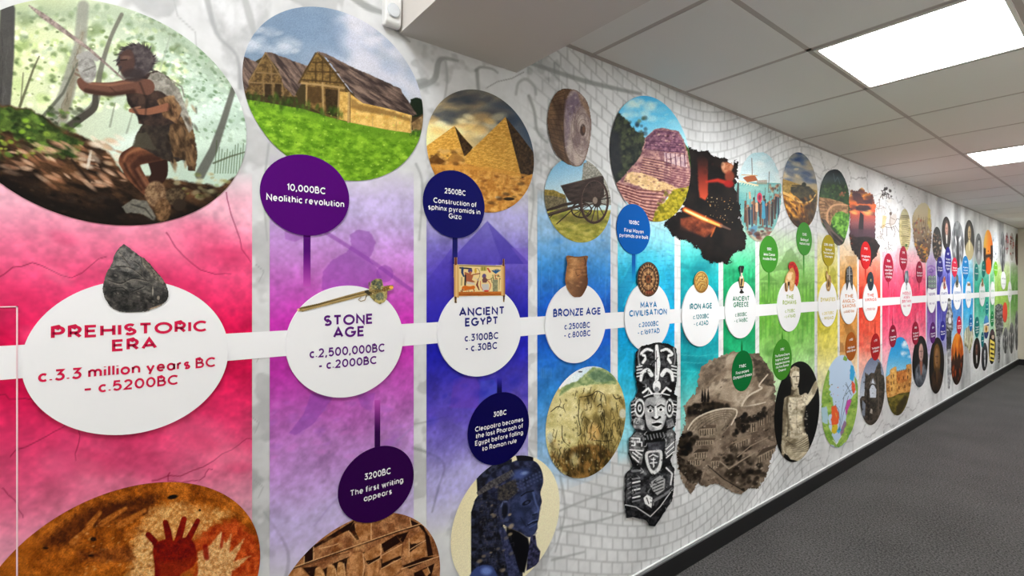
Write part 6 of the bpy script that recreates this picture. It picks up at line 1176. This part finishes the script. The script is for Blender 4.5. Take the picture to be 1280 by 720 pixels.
def p_standing(A):
    A.fr(1120, 330, 6); A.fill(('n', (86, 86, 88), (176, 176, 178), .06)); A.ell(394, 282, 10, 18, (190, 190, 190), 3); A.ell(394, 266, 14, 14, (70, 70, 72), 3)
    A.poly([(372, 390), (396, 340), (424, 390), (420, 490), (376, 490)], ('n', (60, 60, 62), (200, 200, 202), .08, 2, 1.4), 4); A.ell(400, 424, 12, 26, (226, 226, 226), 5); A.poly([(376, 500), (412, 500), (408, 636), (380, 640)], ('n', (36, 36, 40), (80, 80, 84), .06), 4); A.line([(384, 480), (408, 510)], 8, (24, 24, 26), 3)
    A.poly([(376, 650), (412, 650), (404, 900), (384, 940)], ('n', (150, 150, 152), (206, 206, 208), .06), 4)
cutout('standing_figure_picture', (1180.5, 1192, 370, 489), [(384, 264), (396, 254), (408, 268), (408, 320), (424, 370), (426, 480), (414, 520), (412, 640), (410, 820), (398, 940), (386, 930), (384, 660), (376, 640), (374, 520), (370, 400), (384, 330)], (1120, 330, 6), p_standing, .0044, 'narrow black and white cut-out of a standing figure in costume', group='cut-out pictures of old objects', rag=2, res=3.5)
def p_fire(A):
    q = A.P; x0, y0 = q.min(0); x1, y1 = q.max(0); A.Q = (q-[x0, y0])/[x1-x0, y1-y0]*100; A.fill(('g', (40, 0), (50, 100), (236, 140, 30), (206, 96, 16), (120, 40, 10), (40, 16, 10)))
    A.blobs(40, (0, 0, 100, 60), (4, 14), [(250, 176, 60), (226, 110, 20), (120, 50, 14)], .6, .6); A.poly([(0, 60), (22, 40), (30, 52), (40, 30), (50, 50), (64, 36), (76, 50), (100, 40), (100, 100), (0, 100)], (36, 16, 12), 5, .9, 4); A.blobs(20, (10, 60, 90, 95), (3, 8), [(206, 80, 20), (24, 12, 10), (160, 60, 20)], .7)
roundel('fire_picture', (1188, 1204.1, 415.8, 481), p_fire, .0028, 'oval picture of a city burning in orange fire', res=3)
def p_plant(A):
    q = A.P; x0, y0 = q.min(0); x1, y1 = q.max(0); A.Q = (q-[x0, y0])/[x1-x0, y1-y0]*100; A.fill(('n', (150, 146, 124), (222, 218, 196), .06))
    for k in range(22): t = -1.57+A.rs.uniform(-1, 1); A.line([(50, 62), (50+48*math.cos(t), 62+58*math.sin(t))], (6, 2), A.rs.choice([(206, 210, 176), (120, 116, 96), (232, 230, 206)]), 3, .8)
    A.blobs(40, (10, 40, 90, 95), (3, 8), [(96, 88, 72), (190, 180, 150), (140, 150, 80)], .7)
cutout('plant_drawing', (1203.5, 1216.5, 404, 452), sm([(30, 22), (60, 0), (72, 40), (92, 20), (98, 120), (90, 200), (70, 240), (60, 280), (40, 220), (10, 200), (4, 120), (14, 60)]), (1204, 407, 8), p_plant, .0028, 'pale drawing of a spiky plant under the blue bubble', cat='drawing', group='cut-out pictures of old objects', rag=6, rf=.1, res=3)
roundel('portrait_picture', (1215.8, 1225.2, 422, 461.2), p_portrait((26, 20, 20), (120, 80, 66), (40, 28, 26), (22, 18, 20), (200, 196, 192), .5, .38), .0028, 'nearly black oval portrait with a white shirt front', res=3)
roundel('soldier_picture', (1226.4, 1234.2, 428.3, 463.5), p_portrait((56, 58, 64), (196, 200, 206), (40, 42, 48), (40, 42, 48), (226, 228, 232), .55, .42), .0029, 'grey and white oval portrait beside the newspaper seller', res=3)
def p_lamp(A):
    q = A.P; x0, y0 = q.min(0); x1, y1 = q.max(0); A.Q = (q-[x0, y0])/[x1-x0, y1-y0]*100; A.fill((40, 60, 120)); A.poly([(0, 0), (100, 0), (100, 36), (0, 42)], (70, 140, 206), 4); A.line([(0, 42), (100, 34)], 8, (240, 240, 240), 4); A.poly([(0, 44), (100, 44), (100, 70), (0, 74)], (226, 206, 170), 4); A.ell(50, 58, 20, 16, (236, 170, 60), 4); A.ell(50, 58, 8, 8, (60, 40, 30), 3)
roundel('lamp_picture', (1229.2, 1235.8, 394, 423.5), p_lamp, .0027, 'blue and gold oval picture under the small teal bubble', res=3)
def p_news(A):
    A.fr(1200, 420, 9); A.fill((26, 22, 22)); A.ell(368, 10, 16, 26, (196, 170, 150), 3); A.ell(364, -40, 40, 30, (70, 50, 60), 5)
    A.poly([(334, 34), (388, 70), (382, 290), (328, 270)], (238, 214, 96), 2)
    for k in range(4): A.poly([(340, 76+k*52), (380, 92+k*52), (380, 112+k*52), (340, 100+k*52)], (40, 36, 24), 3, .85)
roundel('newspaper_seller_picture', (1235.4, 1244.2, 411, 455.2), p_news, .0029, 'dark oval picture of a newspaper seller with a yellow placard', res=3)
def p_mush(A): A.fr(0, 0, 1); A.fill(('n', (52, 52, 54), (150, 150, 152), .5)); A.blobs(60, (1243, 380, 1254, 430), (.6, 1.6), [(40, 40, 42), (170, 170, 172), (90, 90, 92)], .8)
cutout('mushroom_cloud_picture', (1243, 1254, 378, 453), sm([(8, 14), (60, 0), (84, 40), (96, 130), (84, 240), (60, 330), (52, 360), (50, 560), (34, 570), (30, 360), (12, 300), (2, 180), (2, 80)]), (1243.4, 380, 8), p_mush, .0027, 'grey mushroom cloud cut-out on the lime green column', group='cut-out pictures of old objects', rag=6, rf=.08, res=3.5)
o = solid_disc('red_disc', disc_fit(1253, 1258.8, 377.8, 403.2), .0042, .0022, flat((226, 62, 36), .5, .2), 64); tag(o, 'small plain red-orange disc on the lime green column', 'disc')
for nm, box, lb in (('marchers_picture', (1253.2, 1260, 409, 442), 'narrow grey picture of marchers under the red disc'), ('crowd_picture', (1260.8, 1267.6, 403, 442), 'narrow grey picture of a crowd right of the marchers'), ('tower_picture', (1268.2, 1273, 388, 438), 'narrow grey picture last in the lower row')):
    roundel(nm, box, p_engraving, .0027, lb, res=3)

# ------------------------------------------------------------------ objects printed over the era discs
AG = 'printed objects standing on the era discs'
def p_flint(A):
    A.fr(120, 300, 7.2); A.fill(('n', (40, 40, 40), (104, 100, 94), .02, 1.6, .3)); A.poly([(180, 110), (240, 45), (300, 70), (400, 150), (420, 250), (330, 290), (180, 270), (120, 260)], ('n', (74, 74, 74), (136, 132, 126), .025), 14, .9, 14, .03)
    for p in ([(140, 250), (230, 240), (330, 260), (460, 370)], [(110, 360), (220, 390), (330, 345), (470, 370)], [(130, 440), (240, 430), (300, 470), (430, 420)], [(90, 480), (180, 480), (330, 540), (500, 560)], [(400, 150), (440, 210), (520, 270), (600, 380)], [(210, 110), (260, 180), (310, 240)], [(340, 190), (400, 240), (420, 330)]): A.line(p, (5, 12, 5), (24, 22, 22), 8, .75, True); A.line([(x+4, y+10) for x, y in p], (3, 6, 3), (150, 142, 130), 6, .6, True)
    A.poly([(400, 150), (430, 170), (520, 270), (610, 380), (600, 400), (500, 330), (420, 220)], ('n', (150, 140, 124), (70, 66, 60), .06), 6, .8, 4); A.poly([(90, 420), (200, 440), (420, 470), (620, 540), (480, 630), (340, 650), (190, 630), (100, 540)], ('n', (22, 22, 22), (70, 66, 62), .03), 20, .75, 12)
    A.blobs(120, (80, 80, 640, 640), (3, 10), [(160, 152, 140), (26, 26, 26), (120, 114, 104), (50, 50, 50)], .5, 2, .4); A.ell(510, 460, 6, 40, (170, 164, 150), 5, .8); A.ell(560, 520, 12, 20, (176, 164, 146), 6, .7); A.poly([(470, 620), (560, 590), (620, 560), (520, 625)], (190, 160, 130), 5, .8); A.grain(.16)
cutout('flint_picture', (127, 212, 304, 392), sm([(240, 45), (275, 55), (400, 150), (440, 170), (530, 270), (612, 370), (650, 480), (620, 560), (480, 632), (340, 648), (190, 636), (110, 570), (62, 460), (70, 380), (100, 290), (140, 220), (180, 110)]), (120, 300, 7.2), p_flint, .0078, 'grey knapped flint on top of the largest white disc', 'printed object', AG, rag=5, rf=.03, res=1.8)
def p_axe(A):
    A.fr(365, 340, 9.48); A.fill(('n', (116, 96, 52), (190, 162, 106), .03, 6, -.27))
    A.line([(50, 455), (110, 425), (300, 390), (640, 295), (890, 235)], 14, (74, 58, 30), 8, .6); A.line([(120, 445), (400, 372), (880, 252)], 8, (206, 182, 128), 6, .6)
    A.ell(66, 446, 16, 16, (236, 190, 150), 5); A.poly([(930, 110), (990, 80), (1050, 90), (1070, 170), (1050, 210), (930, 205)], ('n', (70, 76, 62), (170, 160, 100), .03), 4); A.poly([(915, 290), (970, 240), (1080, 240), (1110, 300), (1080, 350), (1030, 380), (960, 340)], ('n', (110, 106, 66), (196, 178, 110), .03), 4); A.ell(1030, 290, 48, 46, ('n', (92, 98, 84), (128, 130, 104), .04), 10)
    A.ell(1020, 150, 26, 44, (84, 96, 84), 8, .8); A.line([(870, 230), (905, 255)], 40, (58, 52, 40), 5); A.line([(920, 265), (1060, 215), (1110, 220)], (18, 22, 26), ('n', (78, 62, 34), (140, 116, 66), .05), 4); A.line([(1080, 200), (1190, 170)], (40, 24), ('n', (92, 66, 30), (150, 112, 56), .06), 4); A.ell(1165, 182, 28, 18, (246, 178, 80), 5)
    A.blobs(70, (910, 80, 1110, 380), (4, 9), [(40, 42, 34), (206, 186, 110), (230, 216, 160)], .7); A.line([(905, 120), (895, 220)], 7, (40, 50, 56), 2); A.line([(880, 260), (850, 330), (800, 345), (775, 325), (810, 295)], 5, (86, 90, 96), 2, 1, True)
cutout('stone_axe_picture', (369, 493, 346, 391), [[(48, 440), (100, 415), (300, 372), (640, 275), (880, 212), (900, 210), (898, 120), (910, 120), (912, 180), (930, 110), (985, 78), (1052, 84), (1072, 170), (1150, 155), (1180, 155), (1194, 175), (1180, 208), (1120, 228), (1112, 310), (1085, 352), (1030, 382), (960, 345), (905, 280), (870, 275), (640, 335), (300, 420), (120, 466), (60, 462)],
    [(884, 262), (856, 336), (800, 352), (772, 326), (808, 292), (812, 300), (784, 326), (804, 342), (848, 326), (874, 262)]], (365, 340, 9.48), p_axe, .0078, 'hafted stone axe lying across the Stone Age disc', 'printed object', AG, res=2.2)
def p_scroll(A):
    A.fr(555, 320, 11.08); A.fill((232, 204, 142)); A.poly([(120, 118), (186, 118), (190, 575), (124, 575)], ('g', (120, 300), (190, 300), (176, 122, 66), (232, 190, 124), (196, 146, 84)), 3); A.poly([(770, 125), (832, 130), (832, 560), (772, 555)], ('g', (770, 300), (832, 300), (226, 190, 124), (214, 166, 100), (150, 96, 50)), 3)
    A.line([(195, 134), (770, 146)], 10, (70, 50, 36), 3); A.poly([(190, 496), (775, 492), (775, 545), (190, 552)], ('n', (150, 74, 24), (186, 102, 36), .05, 4), 3); A.line([(195, 512), (770, 505)], 8, (216, 130, 50), 3)
    A.part('scroll_finial'); A.line([(146, 20), (146, 110)], (30, 34), (104, 50, 44), 4); A.part('scroll_finial'); A.line([(144, 575), (144, 655)], (28, 14), (74, 48, 40), 4); A.ell(146, 640, 16, 14, (70, 46, 40), 3); A.part('scroll_finial'); A.line([(808, 40), (806, 128)], (20, 28), (104, 50, 44), 4); A.part('scroll_finial'); A.line([(812, 558), (812, 635)], (28, 12), (74, 48, 40), 4); A.part()
    B, R, O = (46, 38, 44), (150, 50, 40), (206, 104, 30)
    A.line([(205, 165), (300, 172), (360, 178)], 22, B, 4); A.line([(240, 170), (236, 230), (256, 280)], (36, 30, 20), (34, 56, 96), 4); A.ell(346, 206, 30, 32, (70, 60, 110), 4); A.ell(350, 232, 18, 18, (170, 96, 66), 4); A.poly([(270, 220), (330, 240), (390, 270), (370, 330), (420, 360), (300, 380), (270, 300)], (164, 92, 60), 5); A.line([(380, 260), (470, 244)], 16, (150, 84, 56), 3); A.line([(410, 180), (450, 175), (480, 230), (470, 300), (440, 330)], 5, B, 2, 1, True)
    A.line([(280, 270), (276, 400)], 24, B, 4); A.poly([(300, 350), (400, 370), (420, 400), (300, 390)], (206, 190, 170), 4); A.line([(460, 320), (440, 400), (470, 470)], (8, 26, 14), (110, 40, 36), 4); A.ell(420, 205, 16, 36, (206, 160, 50), 4); A.line([(400, 300), (470, 340)], 8, (196, 190, 180), 3)
    A.poly(sm([(230, 440), (270, 410), (340, 420), (400, 410), (410, 450), (330, 470), (260, 480)]), O, 4); A.line([(240, 470), (230, 495)], 12, O, 3); A.line([(390, 450), (400, 490)], 14, O, 3); A.blobs(14, (210, 460, 420, 495), (5, 9), [(240, 230, 210), (90, 50, 30)], .8); A.line([(230, 300), (225, 400)], 22, (150, 140, 100), 4, .7)
    A.poly([(490, 150), (575, 152), (572, 206), (490, 205)], (176, 160, 70), 3); A.line([(515, 155), (515, 200)], 8, (90, 90, 60), 3); A.line([(545, 155), (545, 200)], 8, (90, 90, 60), 3)
    A.ell(540, 280, 28, 34, (90, 74, 120), 4); A.poly([(510, 330), (545, 280), (590, 330), (570, 370), (520, 370)], (110, 70, 66), 4); A.poly([(505, 390), (600, 385), (606, 450), (590, 490), (520, 490)], (196, 190, 186), 4); A.line([(490, 350), (490, 420), (520, 470)], 9, (206, 80, 70), 3, 1, True); A.line([(590, 340), (630, 400), (610, 470)], 9, (206, 80, 70), 3, 1, True); A.ell(570, 482, 36, 12, (200, 60, 50), 3); A.line([(580, 330), (640, 320)], 8, (150, 80, 60), 3)
    for k in range(6): A.line([(700, 240), (650+k*22, 185+6*abs(k-3))], 14, (40, 96, 150) if k % 2 else (30, 60, 90), 3)
    A.line([(590, 175), (620, 220)], 24, (190, 80, 50), 4); A.poly([(655, 330), (730, 325), (728, 490), (658, 490)], ('n', (120, 122, 92), (160, 156, 120), .06), 3); A.blobs(18, (640, 250, 760, 330), (6, 12), [(60, 60, 40), (190, 90, 60), (90, 110, 60)], .8); A.line([(750, 330), (748, 460)], 6, B, 2); A.line([(690, 260), (700, 320)], 12, (150, 80, 50), 3); A.line([(640, 330), (650, 370)], 8, (70, 60, 40), 3)
cutout('papyrus_picture', (563, 633, 319, 381), [[(186, 120), (770, 132), (770, 125), (792, 128), (796, 40), (822, 40), (822, 128), (832, 130), (832, 560), (826, 560), (822, 636), (802, 636), (798, 556), (772, 552), (190, 556), (190, 575), (162, 575), (160, 650), (130, 652), (126, 575), (122, 572), (120, 118), (128, 112), (128, 20), (166, 20), (168, 118)]], (555, 320, 11.08), p_scroll, .0078, 'painted papyrus scroll on rollers above the Ancient Egypt disc', 'printed object', AG, res=2.6)
def p_pot(A):
    A.fr(660, 300, 4); A.fill(('g', (180, 150), (292, 170), (150, 96, 52), (196, 142, 92), (150, 100, 62), (84, 52, 32))); A.tone(.05, .2); A.poly([(180, 200), (290, 200), (270, 290), (200, 290)], (96, 66, 48), 30, .6); A.ell(238, 84, 50, 5, (112, 74, 46), 3); A.line([(186, 128), (290, 134)], 2, (110, 70, 44), 2, .7)
    A.line([(230, 150), (244, 146), (268, 150), (262, 168), (240, 180), (232, 160)], 2, (80, 50, 34), 1.5); A.line([(276, 90), (282, 110), (278, 130)], 4, (66, 40, 28), 2); A.blobs(40, (185, 90, 288, 270), (2, 6), [(206, 156, 106), (104, 68, 44)], .4, 1.8); A.grain(.08)
cutout('beaker_picture', (704, 734, 319, 372), sm([(187, 80), (240, 84), (291, 80), (288, 110), (290, 170), (293, 210), (286, 240), (262, 280), (238, 286), (216, 280), (190, 245), (180, 210), (182, 170), (190, 120)]), (660, 300, 4), p_pot, .0078, 'brown clay beaker pot on the Bronze Age disc', 'printed object', AG, res=2.4)
def p_calendar(A):
    A.fr(660, 300, 4); A.fill((52, 38, 30)); A.ell(595, 196, 52, 82, ('n', (88, 60, 40), (150, 108, 72), .1), 4)
    for r, w, c in ((.92, 5, (40, 28, 22)), (.7, 6, (56, 40, 30)), (.48, 5, (170, 126, 84)), (.32, 5, (46, 32, 26))): A.ring(595, 196, 52*r, 82*r, w, c)
    for k in range(24): t = k*math.pi/12; A.line([(595+40*math.cos(t), 196+63*math.sin(t)), (595+47*math.cos(t), 196+74*math.sin(t))], 4, (190, 146, 100), 2)
    for k in range(8): t = k*math.pi/4; A.line([(595+20*math.cos(t), 196+31*math.sin(t)), (595+35*math.cos(t), 196+54*math.sin(t))], (9, 2), (196, 150, 100), 2)
    A.ell(595, 196, 13, 20, (120, 70, 40), 3); A.ell(595, 196, 6, 9, (60, 40, 30), 2); A.ell(600, 262, 20, 10, (120, 50, 34), 6, .7)
roundel('calendar_stone_picture', (795, 822.6, 327.5, 370.7), p_calendar, .0078, 'round carved calendar stone on the Maya civilisation disc', 'printed object', AG, res=3)
def p_coin(A):
    A.fr(840, 310, 4.5); A.fill(('g', (118, 150), (198, 240), (214, 172, 90), (186, 140, 66), (140, 100, 46))); A.ring(157, 192, 36, 54, 4, (120, 84, 38))
    for p in ([(130, 190), (150, 160), (186, 170), (190, 200)], [(134, 210), (150, 190), (176, 196), (180, 220)], [(140, 160), (160, 180), (180, 160)], [(150, 230), (160, 206), (174, 214)], [(126, 180), (146, 200)], [(164, 150), (170, 180)]): A.line(p, 5, (104, 72, 32), 3, .8, True); A.line([(x+3, y+4) for x, y in p], 3, (236, 206, 130), 2, .7, True)
roundel('coin_picture', (866, 884, 339, 366.2), p_coin, .0078, 'gold stamped coin on the Iron Age disc', 'printed object', AG, res=3.5)
def p_vase(A):
    A.fr(840, 310, 4.5); A.fill((26, 24, 24)); A.poly([(372, 170), (398, 170), (398, 215), (374, 215)], (206, 170, 110), 3); A.line([(384, 150), (384, 164)], 22, (226, 216, 196), 3); A.line([(386, 176), (382, 208)], 9, (40, 34, 30), 3); A.line([(374, 228), (396, 228)], 6, (220, 206, 180), 3); A.line([(378, 110), (380, 160)], 4, (96, 96, 96), 4)
cutout('vase_picture', (921, 930, 331, 368), sm([(370, 104), (384, 100), (398, 104), (394, 130), (388, 150), (396, 166), (400, 190), (394, 226), (388, 236), (398, 250), (384, 256), (372, 250), (380, 236), (374, 226), (368, 190), (372, 166), (380, 150), (374, 130)]), (840, 310, 4.5), p_vase, .0078, 'slim black figured vase on the Ancient Greece disc', 'printed object', AG, res=4)
def p_helmet(A):
    A.fr(840, 310, 4.5); A.fill((196, 140, 66)); A.poly(sm([(630, 240), (632, 170), (650, 135), (674, 140), (680, 180), (672, 236), (656, 236), (650, 200), (640, 240)]), ('n', (206, 150, 80), (244, 206, 150), .06), 3); A.ell(654, 160, 14, 24, (250, 228, 190), 8, .7); A.line([(632, 200), (636, 240)], 8, (90, 60, 30), 3); A.poly([(644, 190), (656, 190), (654, 232), (644, 226)], (60, 40, 26), 3)
    A.part('red_crest'); A.poly(sm([(648, 100), (660, 80), (684, 84), (704, 130), (704, 190), (692, 215), (684, 200), (688, 150), (672, 110), (654, 120)]), ('n', (150, 14, 18), (214, 40, 40), .1), 3); A.part()
cutout('helmet_picture', (978.5, 998, 326, 365), [sm([(648, 100), (660, 78), (684, 82), (706, 130), (706, 190), (694, 216), (684, 204), (674, 240), (656, 238), (650, 210), (642, 244), (628, 236), (630, 170), (646, 136), (654, 122)])], (840, 310, 4.5), p_helmet, .0078, 'brass helmet with a red crest on the Romans disc', 'printed object', AG, res=4)
def p_small(c1, c2, hl):
    def p(A):
        q = A.P; x0, y0 = q.min(0); x1, y1 = q.max(0); A.Q = (q-[x0, y0])/[x1-x0, y1-y0]*100; A.fill(('n', c1, c2, .05)); A.ell(40, 30, 18, 14, hl, 6, .7); A.ell(55, 62, 16, 12, dark(c1, .6), 6, .7); A.line([(30, 84), (70, 80)], 8, hl, 4, .7)
    return p
FR6 = (1010, 320, 6)
cutout('figurine_picture', (1030.5, 1038, 337, 365), sm([(128, 120), (134, 112), (144, 140), (160, 150), (166, 190), (160, 240), (150, 264), (134, 258), (126, 220), (134, 180), (128, 150)]), FR6, p_small((120, 84, 44), (196, 156, 96), (226, 200, 150)), .0078, 'small tan figurine on the DYNASTIES disc', 'printed object', AG, res=4)
def p_mask(A):
    A.fr(*FR6); A.fill(('n', (44, 44, 46), (96, 96, 98), .1)); A.line([(303, 80), (303, 190)], 6, (176, 176, 176), 3); A.ell(292, 150, 6, 5, (10, 10, 10), 2); A.ell(314, 150, 6, 5, (10, 10, 10), 2); A.line([(284, 140), (300, 136)], 4, (150, 150, 150), 2); A.line([(306, 136), (322, 140)], 4, (150, 150, 150), 2); A.line([(296, 186), (312, 186)], 4, (16, 16, 16), 2); A.line([(288, 100), (290, 130)], 8, (120, 120, 120), 4)
cutout('iron_helmet_picture', (1055.5, 1065.5, 331.5, 364), sm([(303, 75), (322, 96), (328, 160), (326, 250), (318, 240), (306, 200), (298, 200), (288, 245), (280, 250), (278, 160), (284, 96)]), FR6, p_mask, .0078, 'dark iron face helmet on the ANGLO-SAXONS disc', 'printed object', AG, res=4)
def p_shield(A): A.fr(*FR6); A.fill(('n', (24, 34, 44), (44, 56, 66), .06)); A.ring(462, 190, 22, 66, 3, (60, 70, 76)); A.ell(464, 182, 5, 10, (206, 190, 130), 2); A.ell(466, 182, 2.5, 5, (120, 60, 40), 1.5)
roundel('shield_picture', (1083, 1091, 339.6, 363.5), p_shield, .0078, 'dark round shield on the VIKINGS disc', 'printed object', AG, res=4)
cutout('gauntlet_picture', (1129, 1135.5, 337, 362.5), sm([(724, 116), (734, 110), (744, 116), (748, 170), (744, 200), (736, 204), (734, 250), (728, 250), (728, 206), (720, 200), (718, 160)]), FR6, p_small((78, 92, 104), (140, 150, 160), (190, 198, 204)), .0078, 'small steel grey gauntlet on the rose red column disc', 'printed object', AG, res=4)
FR7 = (1120, 330, 6)
def p_orn(A):
    A.fr(*FR7); A.fill((112, 86, 130))
    for y in (96, 130, 164):
        for x in (244, 264, 284): A.ring(x, y, 9, 14, 5, (120, 156, 130), 12); A.ell(x, y, 4, 6, (176, 196, 170), 2)
cutout('ornament_picture', (1158.4, 1169.5, 343, 363), [(234, 92), (248, 82), (264, 96), (280, 82), (294, 92), (296, 180), (264, 192), (232, 180)], FR7, p_orn, .0078, 'green tracery ornament on the purple column disc', 'printed object', AG, res=4)
cutout('queen_picture', (1177, 1182, 345, 362.5), sm([(346, 120), (352, 96), (362, 96), (368, 130), (370, 170), (362, 190), (352, 188), (346, 160)]), FR7, p_small((120, 40, 36), (226, 216, 206), (206, 60, 50)), .0078, 'tiny red and white bust on the violet blue column disc', 'printed object', AG, res=5)
cutout('soldier_statuette_picture', (1192.5, 1198, 342.5, 360.5), sm([(446, 84), (456, 80), (462, 110), (464, 140), (458, 174), (444, 172), (440, 140), (450, 116)]), FR7, p_small((50, 50, 44), (120, 116, 96), (170, 166, 150)), .0078, 'tiny dark statuette on the steel blue column disc', 'printed object', AG, res=5)
cutout('crown_picture', (1208.3, 1212.3, 352.5, 358), [(530, 140), (538, 148), (542, 138), (546, 148), (552, 140), (552, 164), (530, 164)], FR7, p_small((96, 66, 50), (176, 140, 90), (206, 180, 120)), .0078, 'tiny brown crown on the sky blue column disc', 'printed object', AG, res=5)
cutout('medal_picture', (1225.5, 1229, 347, 359.5), sm([(638, 112), (648, 110), (650, 136), (652, 160), (642, 172), (634, 158), (638, 136)]), FR7, p_small((110, 70, 50), (190, 150, 100), (216, 190, 140)), .0078, 'tiny bronze medal on the teal green column disc', 'printed object', AG, res=5)

# ------------------------------------------------------------------ motion sensor beside the bulkhead
ms = bpy.data.objects.new('motion_sensor', None); C.objects.link(ms); ms.location = (0, .583, CAMH+.80)
tag(ms, 'white plastic motion sensor fixed to the wall beside the bulkhead', 'motion sensor')
def shell(name, prof, y0, y1, mat, parent, bw=.004):
    n = len(prof); V = [(x, y0, z) for x, z in prof]+[(x, y1, z) for x, z in prof]
    F = [tuple(range(n-1, -1, -1)), tuple(range(n, 2*n))]+[(i, (i+1) % n, n+(i+1) % n, n+i) for i in range(n)]
    return bevel(link(name, poly_mesh(name, V, F), mat, parent), bw, 3)
PL = flat((226, 226, 224), .35, .5)
shell('housing', [(0, -.046), (.020, -.050), (.030, -.040), (.034, .02), (.030, .066), (.018, .074), (0, .074)], -.026, .022, PL, ms, .005)
th = np.linspace(0, 2*math.pi, 28, endpoint=False)
V = [(.0338+.001, -.002, -.004)]; F = []
for j, (r, x) in enumerate(((.010, .0375), (.016, .0365), (.019, .0325))): V += [(x+.0005, -.002+r*math.cos(a), -.006+r*1.15*math.sin(a)) for a in th]
V[0] = (.0385, -.002, -.006); n = 28
F = [(0, 1+i, 1+(i+1) % n) for i in range(n)]+[(1+j*n+i, 1+(j+1)*n+i, 1+(j+1)*n+(i+1) % n, 1+j*n+(i+1) % n) for j in (0, 1) for i in range(n)]
link('lens', poly_mesh('lens', V, F), flat((206, 210, 214), .25, .5), ms)
link('indicator_light', boxes_mesh('indicator_light', [(.030, .035, -.016, -.011, .028, .031)]), flat((226, 220, 120), .3, .5), ms)
link('maker_mark', boxes_mesh('maker_mark', [(.030, .0348, -.007, -.001, .0285, .031), (.030, .0348, .001, .006, .0285, .031)]), flat((40, 40, 42), .5, .3), ms)
